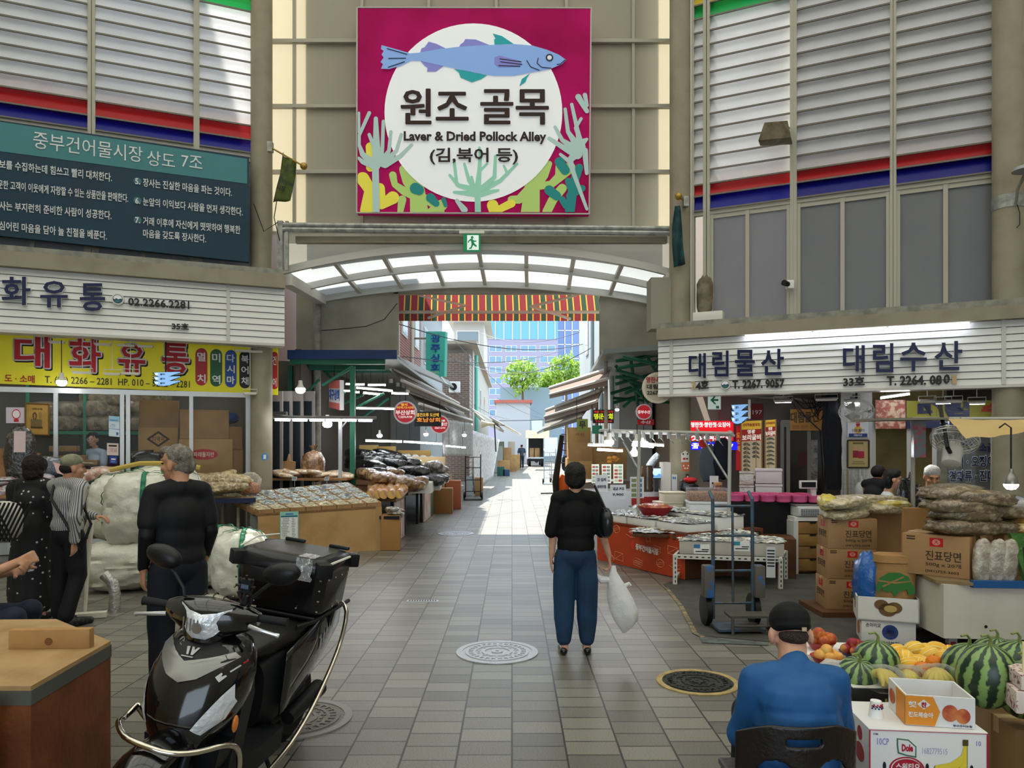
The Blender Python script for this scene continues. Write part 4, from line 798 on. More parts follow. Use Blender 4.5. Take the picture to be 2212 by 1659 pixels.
# ------------------------------------------------ stall counters along the left edge
def counter(Y0,Y1,x0,x1,z,label,m_front,legs=True):
 t=thing('stall_counter',label,'stall',((x0+x1)/2,(Y0+Y1)/2,0)); b=MB(wood); b.box(((x0+x1)/2,(Y0+Y1)/2,z-.03),(x1-x0,Y1-Y0,.06)); b.build('top',t)
 if m_front:
  n=max(1,int((Y1-Y0)/.9)); d=(Y1-Y0)/n
  for k in range(n): b=MB(m_front[k%len(m_front)]); b.box((x1-.02,Y0+d*(k+.5),(z-.06)/2),(.03,d*.96,z-.08)); b.build('front_panel',t)
 for sx in (x0+.06,x1-.08):
  for sy in (Y0+.06,Y1-.06): b=MB(dark); b.box((sx,sy,(z-.06)/2),(.05,.05,z-.06)); b.build('leg',t)
 return t
counter(12.65,13.7,-3.2,-1.98,.78,'stall counter with pale pink side boards just past the plywood stall',[pinkp])
counter(13.9,15.9,-3.9,-1.95,.80,'black legged stall counter under the black seaweed bags',None)
counter(16.1,18.6,-3.9,-1.9,.82,'stall counter with pinkish boards under the shiny bags',[pinkp,mat('#5b6a55',.6)])
counter(18.9,21.6,-3.9,-1.75,.85,'farther stall counter with brown carton boards in front',[kraft,mat('#8c6a45',.7)])
cbox('low carton with white streaks at the alley corner of the plywood stall',W(845,1186,12.0)*1+V((0,0,-.0)),(.30,.34,.56),.1,mat('#9c7240',.7))
p=W(845,1116,12.0); t=thing('snack_tray','black tray of bagged dried snacks on the low corner carton','tray',p+V((0,0,.02))); b=MB(black); b.box((p.x,p.y,p.z-.0),(.32,.36,.05)); b.build('tray_base',t); b=MB(mat('#a7a29a',.2,coat=1,bump=(30,1),var=(18,'#6f5c42',.4,.6)))
for k in range(5): lump(b,p+V((RN.uniform(-.1,.1),RN.uniform(-.12,.12),.05+.02*k)),(.1,.12,.04),rotz(k),amp=.2,seed=k)
b.build('bag_filling',t,'stuff')
t=thing('back_shelf','narrow plank shelf behind the anchovy trays under the flat snack bags','shelf',(-3.6,13.2,0)); b=MB(wood); b.box((-3.55,13.2,1.09),(1.35,.6,.04)); b.build('plank',t)
for x in (-4.15,-2.95): b=MB(dark); b.box((x,13.2,.535),(.05,.4,1.07)); b.build('leg',t)
# dried rolls with cut ends on the first counter
rollm=mat('#b27a45',.35,coat=.7,bump=(25,.6),var=(14,'#d6b08a',.4,.65)); endm=mat('#d3a95c',.6)
b=MB(rollm); b.tube([(0,0,0),(.1,.45,.04),(.14,.9,.07)],[.075,.08,.07],12); b.use(endm); b.tube([(0,-.003,0),(0,.001,0)],[.072,.072],12); pr=b.build('dried_roll',None,origin=V((0,0,0))); tag(pr,'orange brown bagged roll with a pale cut end beside the anchovy trays','bagged roll','bagged rolls beside the trays')
for k,(px,py,Y) in enumerate(((800,1072,12.35),(815,1073,12.4),(829,1074,12.4),(846,1076,12.4),(862,1070,12.5),(838,1062,12.6),(855,1058,12.75),(822,1060,12.65),(872,1056,12.9),(806,1060,12.6))):
 p=W(px,py,Y); p.z=max(p.z,.86+.0); o=pr if k==0 else pr.copy()
 if k: C.objects.link(o)
 o.location=p; o.rotation_euler=(0,0,.25+RN.uniform(-.1,.1))
# brown bags and black laver bags heaped on the counters
def soft(name,m,r,seed,label,group,amp=.13,fr=3.5,n=16,film_m=None,cat='bag'):
 b=MB(m); lump(b,(0,0,r[2]*.8),r,amp=amp,fr=fr,seed=seed,n=28); o=b.build(name,None,origin=V((0,0,0)),angle=180); return tag(o,label,cat,group)
def scatter(pr,places,used=[0]):
 for k,(p,rz,s) in enumerate(places):
  o=pr if k==0 else pr.copy()
  if k: C.objects.link(o)
  o.location=p; o.rotation_euler=(RN.uniform(-.12,.12),RN.uniform(-.12,.12),rz); o.scale=(s,s,s)
brownbag=mat('#6a4a2c',.25,coat=.9,bump=(24,.9),var=(10,'#a98a64',.45,.68)); clear=mat('#a9a49a',.18,coat=1,bump=(26,1),var=(12,'#6d6a63',.4,.6)); laver=mat('#0f1113',.2,coat=1,bump=(20,.9),var=(6,'#2a2d30',.5,.75))
pr=soft('brown_goods_bag',brownbag,(.16,.34,.10),3,'shiny bag of brown dried goods lying behind the rolls on the alley stall','brown bags behind the rolls')
scatter(pr,[(W(px,py,Y),rz,s) for px,py,Y,rz,s in ((812,1040,13.2,.5,1),(838,1042,13.4,.4,1),(868,1050,13.3,.5,1.05),(890,1060,13.3,.6,1.05),(850,1030,14,.6,.9),(905,1048,13.6,.5,.9),(790,1030,13.6,.7,.9))])
pr=soft('laver_bag',laver,(.17,.46,.12),5,'glossy black bag of dried laver heaped on the alley stall','black laver bags',amp=.1)
L_=[]
for k in range(34):
 u=RN.random(); v=RN.random(); px=716+v*140+u*100; py=985+u*62-(1-v)*10+RN.uniform(-6,6); Y=15.6-1.7*u+.4*v
 L_.append((W(px,py+10,Y),RN.uniform(.5,.95),RN.uniform(.8,1.1)))
scatter(pr,L_)
pr=soft('silver_laver_bag',clear,(.13,.30,.09),8,'silvery shiny bag of laver at the alley end of the black heap','silver bags at the heap end')
scatter(pr,[(W(890+RN.uniform(0,62),1008+RN.uniform(0,42),16.6-RN.random()*1.6),RN.uniform(.4,1),RN.uniform(.8,1.1)) for k in range(16)])
b=MB(brownbag); p=W(677,1020,13.3); lump(b,p+V((0,0,.10)),(.2,.2,.28),amp=.1,fr=4,seed=2,n=20); b.lathe([(.1,.3),(.03,.40),(.08,.48)],p,12); solo(b,'tall_brown_bag','tall knotted bag of brown dried mushrooms by the grey pipe column','bag')
b=MB(mat('#8a6a46',.7)); p=W(623,1010,13.2); b.prism([p+V((-.09,0,-.1)),p+V((.09,0,-.1)),p+V((.1,0,.1)),p+V((.02,0,.12)),p+V((0,0,.24)),p+V((-.03,0,.12)),p+V((-.1,0,.11))],(0,.12,0)); solo(b,'torn_carton','small torn carton flap standing behind the trays','carton')
pr=soft('flat_snack_bag',mat('#c7a679',.3,coat=.8,bump=(24,.9),var=(12,'#e2d6c4',.45,.65)),(.16,.24,.05),4,'flat bag of pale dried snacks behind the anchovy trays','flat bags behind the trays')
scatter(pr,[(W(px,py,Y),RN.uniform(-.5,.8),1) for px,py,Y in ((612,1030,13.0),(632,1027,13.1),(655,1024,13.2),(676,1026,13.2),(700,1030,13.3),(604,1022,13.2),(720,1028,13.4),(745,1032,13.4))])
# trays of white coils standing up behind
coil=mat('#c9cec8',.35,coat=.7,bump=(30,.8),var=(16,'#8f9a96',.4,.6)); b=MB(coil)
for k in range(7): b.lathe([(.11+.0-.012*k,.0+.012*k),(.115-.012*k,.008+.012*k)],(0,0,0),16,rotz(0,-.9) if 0 else M.Rotation(-1.0,4,'X').inverted() if 0 else M.Rotation(1.0,4,'X'))
b=MB(coil); lump(b,(0,0,0),(.12,.07,.12),amp=.06,fr=5,seed=1,sq=.1); pr=b.build('coiled_goods',None,origin=V((0,0,0))); tag(pr,'round white bagged coil standing in a tilted carton row at the back of the stall','bagged coil','white coils at the back of the seaweed stall')
k=0
for i in range(8):
 for j in range(2):
  p=W(826+i*17.5+j*6,985+i*1.7+j*19,17.4-.5*j+i*.1); o=pr if k==0 else pr.copy()
  if k: C.objects.link(o)
  o.location=p; k+=1
cbox('long open pale carton holding the white coils',W(885,1012,17.8),(1.7,.3,.28),.03,mat('#c9b183',.7))
cbox('yellow carton on the shelf above the coils, nearer one',W(797,985,17.6),(.42,.3,.26),.05,mat('#c2a766',.7)); cbox('yellow rounded carton on the shelf above the coils, middle one',W(836,986,17.7),(.40,.3,.24),.05,mat('#b89a58',.7)); cbox('long low carton on the shelf above the coils',W(895,985,18.2),(.8,.3,.14),.05,mat('#a98c50',.7))
cbox('brown carton stack at the alley end of the seaweed stall, upper',V((-2.05,19.2,.85)),(.5,.4,.5),.05,kraft2,None,[('#','f',.2,.3,.25,.7,bk)])
cbox('brown carton standing on the ground before the far counter',V((-1.72,18.4,0)),(.5,.5,.62),.05,mat('#8a6236',.7)); cbox('carton with pinkish side on the ground by the alley hand truck',V((-1.55,19.6,0)),(.4,.5,.75),.05,mat('#a3603f',.7))
# foam boxes with shiny packs at the counter edge
for k,(px,py,Y) in enumerate(((922,1070,13.9),(940,1062,14.8))): p=W(px,py,Y); p.z=.80; b=MB(foam); b.box(p+V((-.1,0,.10)),(.42,.6,.2),.05,bev=.01); solo(b,'foam_box','white foam box at the edge of the black legged counter' if k==0 else 'second white foam box on the black legged counter, deeper in the alley','box')
# ------------------------------------------------ hand truck builder (used three times)
def hand_truck(c,h,wd,rz,label,m=dark,wheels=.13,lean=.12):
 t=thing('hand_truck',label,'hand truck',c); R=M.Rotation(rz,3,'Z'); c=V(c); f=lambda x,y,z:c+R@V((x,y,z))
 for s in (-1,1): b=MB(m); b.tube([f(s*wd/2,0,.08),f(s*wd/2,lean*.5,h*.6),f(s*wd/2,lean,h-.06),f(s*wd/2,lean+.1,h)],.017,8); b.build('upright',t)
 b=MB(m)
 for k in (.18,.42,.68,.9): b.tube([f(-wd/2,lean*k,h*k),f(wd/2,lean*k,h*k)],.013,6)
 b.tube([f(0,lean*.18,h*.18),f(0,lean*.9,h*.9)],.011,6); b.build('rung_lattice',t)
 b=MB(m); b.box(f(0,-.13,.035),(wd*1.15,.28,.02),rz); b.build('toe_plate',t)
 for s in (-1,1): b=MB(black); b.lathe([(wheels*.6,-.03),(wheels,-.025),(wheels,.025),(wheels*.6,.03)],f(s*(wd/2+.04),.1,wheels),18,M.Rotation(rz,4,'Z')@M.Rotation(PI/2,4,'Y')); b.build('wheel',t)
 return t
hand_truck(G(1022,1080),1.45,.46,.05,'black hand truck standing at the left edge of the alley by the cartons')
b=MB(mat('#b9c4c8',.4)); p=G(1016,1072)+V((0,.25,.02)); b.box(p+V((-.05,0,.32)),(.2,.2,.6)); solo(b,'plastic_tub','pale tall tub standing behind the alley hand truck','tub'); cbox('small carton behind the alley hand truck',G(1034,1072)+V((0,.3,0)),(.26,.3,.6),0,kraft)
# cloth sheets closing the far stalls
def sheet(name,label,cors,m,cat='cloth',wob=.05,nu=14,nv=12):
 A_,B_,C_,D_=[V(x) for x in cors]; b=MB(m)
 b.grid(lambda u,v:(A_*(1-u)+B_*u)*(1-v)+(D_*(1-u)+C_*u)*v+V((wob*.4,-wob*noise.noise(V((u*5,v*3,A_.x))),0)),nu,nv); f=[tuple(reversed(x)) for x in b.f];
 o=b.build(name); tag(o,label,cat); o.modifiers.new('s','SOLIDIFY').thickness=.006; return o
sheet('patterned_sheet','white sheet with faint blue figures draped over a closed stall in the alley',[W(1014,928,24),W(1078,950,30),W(1064,1030,30),W(1022,1068,24.5)],mat('#d3d0cf',.7,var=(9,'#a9b1bd',.5,.6)))
sheet('grey_floral_sheet','grey floral sheet hung behind the round signs on the left side',[W(952,905,19.5),W(1020,915,24),W(1020,985,24),W(955,985,19.5)],mat('#8f908f',.8,var=(14,'#a9aaab',.5,.6)))
# ------------------------------------------------ awnings
def awning(label,rn,rf,fn,ff,m,bar=mat('#b5b2aa',.5),drop=.14,group=None):
 t=thing('awning',label,'awning',(V(rn)+V(fn))/2,group); b=MB(m); rn,rf,fn,ff=V(rn),V(rf),V(fn),V(ff); b.add([rn,rf,ff,fn],[(0,1,2,3)]); b.add([fn,ff,ff+V((0,0,-drop)),fn+V((0,0,-drop))],[(0,1,2,3)]); b.add([rn,fn,fn+V((0,0,-drop*.3)),rn+V((0,0,-.03))],[(0,1,2,3)]); b.build('fabric',t)
 b=MB(bar); b.tube([fn,ff],.035,8); b.build('front_bar',t); b=MB(bar); b.tube([rn,rf],.06,8); b.build('roller',t)
 for k in (.08,.85):
  b=MB(bar); a=rn+(rf-rn)*k+V((0,0,-.12)); c=fn+(ff-fn)*k; m_=(a+c)/2+V((0,.35,-.08)); b.tube([a,m_,c],.022,6); b.build('folding_arm',t)
 return t
am1=mat('#6f665c',.8,trans=.15,var=(2,'#5e564d',.4,.6)); am2=mat('#8a8079',.8,trans=.2); am3=mat('#4d6a5c',.8,trans=.2)
awning('greyish awning over the seaweed stall, nearest on the left side',W(846,796,15.6),W(990,872,24),W(868,822,15.2),W(1012,886,24.5),am1)
awning('second greyish awning under the first on the left side of the alley',W(880,846,17),W(1000,892,27),W(906,872,16.8),W(1020,908,27),am1)
awning('pale awning farther down the left side of the alley',W(1018,884,28),W(1075,916,46),W(1046,908,28),W(1088,930,46),mat('#a09a8c',.8,trans=.2))
awning('far cream awning near the end of the left side',W(1060,902,40),W(1100,925,60),W(1090,918,40),W(1125,938,60),mat('#b3a88c',.8,trans=.2))
awning('brown awning high on the right side of the alley, nearest',W(1318,797,15.6),W(1188,838,25),W(1312,818,14.6),W(1187,852,24),mat('#86756a',.8,trans=.2))
awning('second brown awning below the first on the right side',W(1300,842,16.5),W(1180,886,27),W(1290,866,15.6),W(1176,900,26.5),mat('#86756a',.8,trans=.2))
awning('third grey awning low on the right side of the alley',W(1270,882,19),W(1178,908,30),W(1258,896,18.4),W(1174,926,30),mat('#7d7a72',.8,trans=.2))
awning('pale blue awning at the far right of the alley',W(1215,903,30),W(1172,925,44),W(1190,918,29),W(1160,934,44),mat('#9fb4ba',.8,trans=.3))
# white corrugated eave above the left awnings
b=MB(mat('#a3a6a6',.5));
for k in range(40):
 u=k/40; p=W(860+u*110,772+u*52,16+u*8); b.tube([p,p+V((.18,-.05,-.22))],.035,5)
solo(b,'corrugated_eave','pale corrugated eave edge above the left awnings','eave')
# ------------------------------------------------ buildings down the alley
def bwall(b,x0,x1,y0,y1,z0,z1): b.box(((x0+x1)/2,(y0+y1)/2,(z0+z1)/2),(x1-x0,y1-y0,z1-z0))
def windows(t,face,x,ys,zs,w_,h,m=mat('#6f8088',.15,coat=.5),frm=white_steel,proud=.03):
 for y in ys:
  for z in zs:
   b=MB(frm);
   if face=='x': b.box((x,y,z),(proud*2,w_+.1,h+.1));
   else: b.box((y,x,z),(w_+.1,proud*2,h+.1))
   o=b.build('window',t); b=MB(m)
   if face=='x': b.box((x,y,z),(proud*2+.02,w_,h))
   else: b.box((y,x,z),(w_,proud*2+.02,h))
   b.build('window_pane',o)
t=thing('brick_building','red brick building with white pipes above the left stalls','building',(-4,20.5,0)); b=MB(brick('#8f4038','#74332c','#a79c92',.24,.075,.01,'YZ',.8)); bwall(b,-5,-3,17.2,24.4,3.4,9.5); b.build('wall',t)
b=MB(white_steel)
for y in (18.1,19.2,22): b.tube([(-2.96,y,3.2),(-2.96,y,9.4)],.05,8)
b.build('pipe',t); windows(t,'x',-3.0,(20.6,23.2),(5.4,),.9,1.3,mat('#b9c6cc',.2),white)
t=thing('pale_house','pale plaster house with eaves between the brick building and the brown house','building',(-4,29,0)); b=MB(mat('#979ea1',.7)); bwall(b,-5.2,-3.1,25,33,0,7.2); b.build('wall',t); b=MB(mat('#7f95a3',.6)); bwall(b,-5.2,-2.7,25,33,7.2,7.4); b.build('roof',t); windows(t,'x',-3.1,(26.5,30),(5.2,),1.0,1.2)
t=thing('vertical_sign','tall turquoise projecting sign with navy letters on the left side of the alley','sign',W(941,814,22.5)); q=[W(920,716,22.5),W(962,716,22.3),W(960,813,22.3),W(920,812,22.5)]; b=MB(mat('#45b3a4',.4,emit=.1)); b.slab(q,.18); b.build('panel',t)
b=MB(mat('#20479a'));
for k,s in enumerate('광주상회'):
 y=723+k*21; b.text(s,[W(930,y,22.38),W(952,y,22.36),W(952,y+17,22.36),W(930,y+17,22.38)],.004,.03)
b.use(mat('#b9d9a8')); b.text('T.2269-2300',[W(926,802,22.38),W(957,802,22.36),W(957,807,22.36),W(926,807,22.38)],.004,.02); b.build('lettering',t); b=MB(steel); b.tube([W(921,730,22.5)+V((0,.1,0)),W(900,730,22.5)+V((-.3,.1,0))],.03,6); b.tube([W(921,800,22.5)+V((0,.1,0)),W(900,800,22.5)+V((-.3,.1,0))],.03,6); b.build('bracket',t)
t=thing('brown_brick_house','dark brown brick house with a pale alley side and a long gutter pipe','building',(-2.4,40,0)); b=MB(brick('#5d4a42','#6e574c','#8a8078',.3,.09,.012,'XZ',.8)); bwall(b,-3.4,-1.95,34,36,0,5.9); b.build('wall',t); b=MB(mat('#9c9a92',.7)); bwall(b,-3.4,-1.9,36,60,0,6.3); b.build('side_wall',t); b=MB(mat('#9b8f82',.7)); bwall(b,-3.6,-1.6,33.8,60,6.3,6.45); b.build('roof',t); windows(t,'x',-1.9,(39,44,50),(4.2,),1.2,1.4); b=MB(mat('#5fb0a0',.5)); b.tube([(-1.8,37.5,1),(-1.8,37.5,6.2)],.09,8); b.build('pipe',t)
t=thing('white_upper_house','white upper storey with a sloped roof behind the brown brick house','building',(-3,44,0)); b=MB(mat('#aeaeaa',.6)); bwall(b,-3.3,-1.6,42,48,6.46,8.6); b.build('wall',t); b=MB(mat('#b9b6ae',.6)); b.hexa([V(p) for p in ((-3.6,41.5,8.6),(-1.2,41.5,8.6),(-1.2,48.5,8.6),(-3.6,48.5,8.6),(-3.6,41.5,8.7),(-1.2,41.5,8.7),(-1.8,45,9.3),(-3.6,45,9.3))]); b.build('roof',t); windows(t,'y',42,(-2.5,),(7.5,),1.2,1.2)
t=thing('air_conditioner','white outdoor air conditioner unit on the brown house wall','air conditioner',W(982,848,33.8)); b=MB(white); p=W(982,848,33.7); b.box(p+V((0,0,.25)),(.5,.3,.5),bev=.02); b.build('casing',t); b=MB(dark); disc(b,p+V((-.05,-.151,.25)),.17,(0,-1,0),.01); b.build('fan_grille',t)
t=thing('office_block','large pale lilac office block with rows of windows closing the view','building',(3,100,0)); b=MB(mat('#8c8699',.7)); bwall(b,-3.6,6.2,100,112,0,25); b.build('wall',t); gl=mat('#5f8096',.1,coat=.6)
for r in range(8):
 z=4.5+1.42*1.02*r*1.0
 for x0,x1 in ((-3,-1.4),(-.8,.6),(1.2,3.2),(3.8,5.8)):
  b=MB(white_steel); b.box(((x0+x1)/2,99.98,z),(x1-x0+.1,.06,.86)); o=b.build('window',t); b=MB(gl); b.box(((x0+x1)/2,99.96,z),(x1-x0,.08,.76));
  b.use(white_steel); b.box(((x0*.5+x1*.5),99.94,z),(.08,.1,.8)); b.build('window_pane',o)
b=MB(mat('#5f93b5',.15)); bwall(b,-3.6,6.2,99.9,100,15.9,18.6); b.use(white_steel)
for k in range(9): b.box((-3.4+1.15*k,99.88,17.2),(.1,.08,2.7))
b.build('curtain_glazing',t)
t=thing('glass_tower','bluish glass tower beside the lilac office block','building',(8,108,0)); b=MB(mat('#6c82ab',.2)); bwall(b,6.3,11,106,116,0,30); b.build('wall',t); b=MB(white_steel)
for k in range(14): b.box((8.6,105.97,2+2*k),(4.6,.08,.12))
for k in range(5): b.box((6.5+1.05*k,105.97,15),(.12,.08,30))
b.build('mullion_lattice',t)
t=thing('white_building','white building edge with thin pipes on the right side above the awnings','building',(4,24,0)); b=MB(mat('#a3abae',.6)); bwall(b,2.75,3.6,19,30,0,10); b.build('wall',t); b=MB(mat('#9fb0b6',.5));
for y in (20,22.5,25): b.tube([(2.7,y,2.5),(2.7,y,9.8)],.05,8)
b.build('pipe',t); windows(t,'x',2.75,(21.3,27),(5.6,),.8,1.2)
t=thing('low_white_house','low whitish house with a red roof line far down the alley','building',(.2,66,0)); b=MB(mat('#a3a6aa',.7)); bwall(b,-1.4,1.6,66,70,0,5.4); b.build('wall',t); b=MB(mat('#a3574a',.7)); bwall(b,-1.6,1.8,65.7,70,5.4,5.65); b.build('roof',t)
b=MB(mat('#8496a1',.6)); bwall(b,-1.2,5,74,76,0,7.4); solo(b,'blue_grey_shed','blue grey shed wall rising behind the low white house','building')
# street trees
leafm=[mat('#7a9c30',.6,trans=.3),mat('#90ac3a',.6,trans=.3),mat('#5f8528',.6,trans=.25)]
def tree(px,py,Y,r,label,seed):
 rn=random.Random(seed); c=W(px,py,Y); t=thing('street_tree',label,'tree',(c.x,Y,0)); b=MB(mat('#5a4a3a',.8)); b.tube([(c.x,Y,0),(c.x+.1,Y,c.z*.5),(c.x,Y,c.z)],[.2,.16,.06],8)
 for k in range(6): b.tube([(c.x,Y,c.z-r*.4),(c.x+rn.uniform(-r,r)*.7,Y+rn.uniform(-r,r)*.5,c.z+rn.uniform(-.2,.7)*r)],[.08,.02],6)
 b.build('trunk',t); b=MB()
 for k in range(900):
  d=V((rn.gauss(0,1),rn.gauss(0,1),rn.gauss(0,1))).normalized(); f=.55+.45*noise.noise(d*2.2+V((seed,0,0)))+rn.uniform(0,.35); p=c+V((d.x*r*f,d.y*r*f*.8,d.z*r*.9*f)); b.use(leafm[rn.randrange(3)])
  a=V((rn.gauss(0,1),rn.gauss(0,1),rn.gauss(0,1))).normalized()*rn.uniform(.12,.24); e=a.orthogonal().normalized()*a.length*.6; b.add([p-a,p+e,p+a,p-e],[(0,1,2,3)])
 b.build('foliage',t,'stuff')
tree(1128,812,72,2.0,'round yellow green street tree in front of the office block, left one',3); tree(1222,800,70,1.9,'taller yellow green street tree in front of the office block, right one',8); tree(1190,826,76,1.5,'small green tree between the two yellow green trees',12)
# overhead cables
cab=mat('#4a4f55',.6)
for k,(x0,y0,Y0,x1,y1,Y1,s) in enumerate(((862,700,18,1290,735,30,.5),(870,770,20,1290,720,40,.7),(920,760,24,1230,790,60,.6),(985,740,30,1180,900,60,.4),(1000,780,34,1296,740,25,.8),(960,830,28,1100,905,60,.3),(1075,860,40,1180,905,60,.2),(1040,720,40,1296,700,30,.6))):
 a=W(x0,y0,Y0); c=W(x1,y1,Y1); b=MB(cab); b.tube([a*(1-i/12)+c*(i/12)+V((0,0,-s*4*(i/12)*(1-i/12))) for i in range(13)],.013,5,cap=False); solo(b,'overhead_cable','thin dark cable strung across the alley between the houses','cable','cables across the alley')
# truck with open rear doors at the end
t=thing('box_truck','white box truck with its rear open at the far end of the alley','truck',G(1165,1008)); p=G(1165,1008); Yt=p.y; x0=W(1140,0,Yt).x; x1=W(1176,0,Yt).x; zt=W(0,945,Yt).z
b=MB(mat('#c9cdd0',.5)); th=.06; bwall(b,x0,x0+th,Yt,Yt+4,.7,zt); bwall(b,x1-th,x1,Yt,Yt+4,.7,zt); bwall(b,x0,x1,Yt,Yt+4,zt-th,zt); bwall(b,x0,x1,Yt,Yt+4,.62,.72); bwall(b,x0,x1,Yt+3.9,Yt+4,.7,zt); b.build('cargo_box',t)
b=MB(mat('#dfe2e2',.4)); bwall(b,x0+.05,x1-.05,Yt+4.1,Yt+5.6,.5,2.2); b.build('cab',t)
b=MB(mat('#dfe3e6',.4)); bwall(b,x1,x1+1.0,Yt-.02,Yt+.03,.8,zt); b.build('rear_door',t); b=MB(dark); bwall(b,x0,x1,Yt+.05,Yt+.15,.42,.6); b.build('bumper',t)
for sx in (x0+.15,x1-.15):
 for sy in (Yt+.8,Yt+4.6): b=MB(black); b.lathe([(.2,-.1),(.36,-.1),(.36,.1),(.2,.1)],(sx,sy,.36),18,M.Rotation(PI/2,4,'Y')); b.build('wheel',t)
for k,(px,w_) in enumerate(((1150,.4),(1160,.45))): cbox('carton in the open truck, '+('left one' if k==0 else 'beside the left one'),V((W(px,0,Yt).x,Yt+.8,.72)),(w_,.4,.7),0,kraft)
b=MB(mat('#d8b23a',.6)); b.hexa([W(1136,938,50),W(1186,938,50),W(1186,946,49),W(1136,946,49),W(1136,930,52),W(1186,930,52),W(1186,930,51.9),W(1136,930,51.9)]); solo(b,'yellow_awning','yellow awning edge above the far truck','awning')
b=MB(mat('#c9dde2',.5,emit=.2)); b.slab([W(1148,908,46),W(1172,908,46),W(1171,932,46),W(1149,932,46)],.1); b.use(cab); b.tube([W(1078,909,46),W(1140,908,46),W(1215,905,46)],.02,5); solo(b,'pale_sign','pale blue sign hanging far down the alley over the truck','sign')
# goods far down on the left
for k,(px,py,w_,h,d,m) in enumerate(((1088,1022,.7,.75,.6,ply),(1102,1018,.8,.85,.6,kraft),(1112,1014,.7,1.0,.6,kraft2),(1096,1018,.5,1.5,.4,kraft),(1105,1012,.5,1.9,.4,mat('#c7c4ba',.6)),(1082,1028,.4,.5,.4,mat('#2d5a52',.5)),(1094,1028,.35,.35,.4,mat('#2f4a6a',.5)))):
 cbox('far '+['low plywood crate','carton','pale carton','tall carton','white tall carton','green crate','small blue crate'][k]+' on the left side of the alley near the walker',G(px,py),(w_,d,h),.0,m)
for k,(px,py,h,col) in enumerate(((1080,1012,1.9,'#7d8a7a'),(1118,1000,1.7,'#b39a8a'),(1075,1020,1.6,'#a3a8a5'))):
 b=MB(mat(col,.7)); p=G(px,py); bwall(b,p.x-.5,p.x+.3,p.y,p.y+.3,0,h); solo(b,'goods_rack','far goods rack on the left side of the alley, '+['nearest the cloth sheet','farthest by the truck','behind the cloth sheet'][k],'rack')
# small horn speaker and stand
t=thing('horn_speaker','cream horn loudspeaker above the patterned sheet','speaker',W(1062,918,24)); p=W(1068,916,24); b=MB(mat('#d9cfb0',.5)); b.lathe([(.03,0),(.05,.2),(.14,.42)],p,14,M.Rotation(-PI/2,4,'Y'),cap=False); b.build('horn',t); b=MB(dark); b.tube([p,p+V((.05,0,-.9))],.02,6); b.build('pole',t)
# ================================================================ RIGHT SIDE SHOPS
# back walls of the right units
b=MB(mat('#5f5a52',.8)); O=-3.2
b.hexa([RP.at(x,z,o) for z in (0,2.9) for x,o in ((.0,O),(7.6,O),(7.6,O-.1),(.0,O-.1))]); struct(b,'wall_shop_right')
def Rq(x0,y0,x1,y1,off): return RP.quad(x0,y0,x1,y0,y1,y1,off)
def Rp(px,py,off): return RP.hit(px,py,off)
# white wall strip with posters
b=MB(mat('#c9c8c4',.7,var=(2,'#b0afa8',.4,.8))); s0,s1=RP.s(1816,-1),RP.s(1884,-1); b.hexa([RP.at(x,z,o) for z in (0,2.8) for x,o in ((s0,-1),(s1,-1),(s1,-1.15),(s0,-1.15))]); struct(b,'wall_white_strip')
notice(RP,-.98,1831,906,1876,944,mat('#d9dbdc',.5),'small white and blue shop plate with a red flame mark on the white wall',[('o',.3,.2,.7,.62,mat('#d9a83a')),('o',.4,.55,.6,.95,red),('#',.05,.0,.95,.2,mat('#27407c')),('신토불이',.2,.28,.8,.46,mat('#27407c')),('대림수산',.3,.04,.7,.16,white)],name='wall_plate',cat='sign')
notice(RP,-.98,1831,951,1877,1010,mat('#b39f6a',.5),'framed tan poster of two figures in red on the white wall',[('#',.25,.86,.75,.92,mat('#6a5a34')),('o',.28,.62,.46,.8,skin_c),('o',.54,.6,.72,.78,skin_c),('#',.25,.36,.5,.62,mat('#8a2030')),('#',.5,.34,.78,.6,mat('#a02434')),('#',.2,.12,.8,.16,mat('#8a7a4c')),('#',.25,.2,.75,.23,mat('#8a7a4c'))],frame=mat('#3b2f22'))
# wire grid rack with hooks
t=thing('wire_grid','small wire grid with hooks under the framed poster','rack',Rp(1850,1078,-.96)); b=MB(galv)
for k in range(7): b.tube([Rp(1822+8*k,1014,-.95),Rp(1822+8*k,1076,-.95)],.004,4)
for k in range(7): b.tube([Rp(1820,1016+10*k,-.95),Rp(1872,1016+10*k,-.95)],.004,4)
b.build('wire_lattice',t); b=MB(mat('#a8842f')); b.tube([Rp(1832,1016,-.93),Rp(1832,1076,-.93)],.008,6); b.build('ruler',t); b=MB(white_steel)
for px in (1845,1858,1868): b.tube([Rp(px,1014,-.93),Rp(px,1030,-.9),Rp(px+4,1036,-.88),Rp(px+6,1030,-.86)],.004,5)
b.build('hook',t)
b=MB(mat('#d8d9da',.3,trans=.3,bump=(20,.5))); p=Rp(1862,1075,-.85); lump(b,p+V((0,0,.08)),(.12,.08,.16),amp=.15,fr=3,seed=5); b.tube([p+V((0,0,.2)),p+V((0,.02,.34))],[.03,.01],6); solo(b,'white_carrier_bag','white plastic carrier bag hanging from the wire grid','bag')
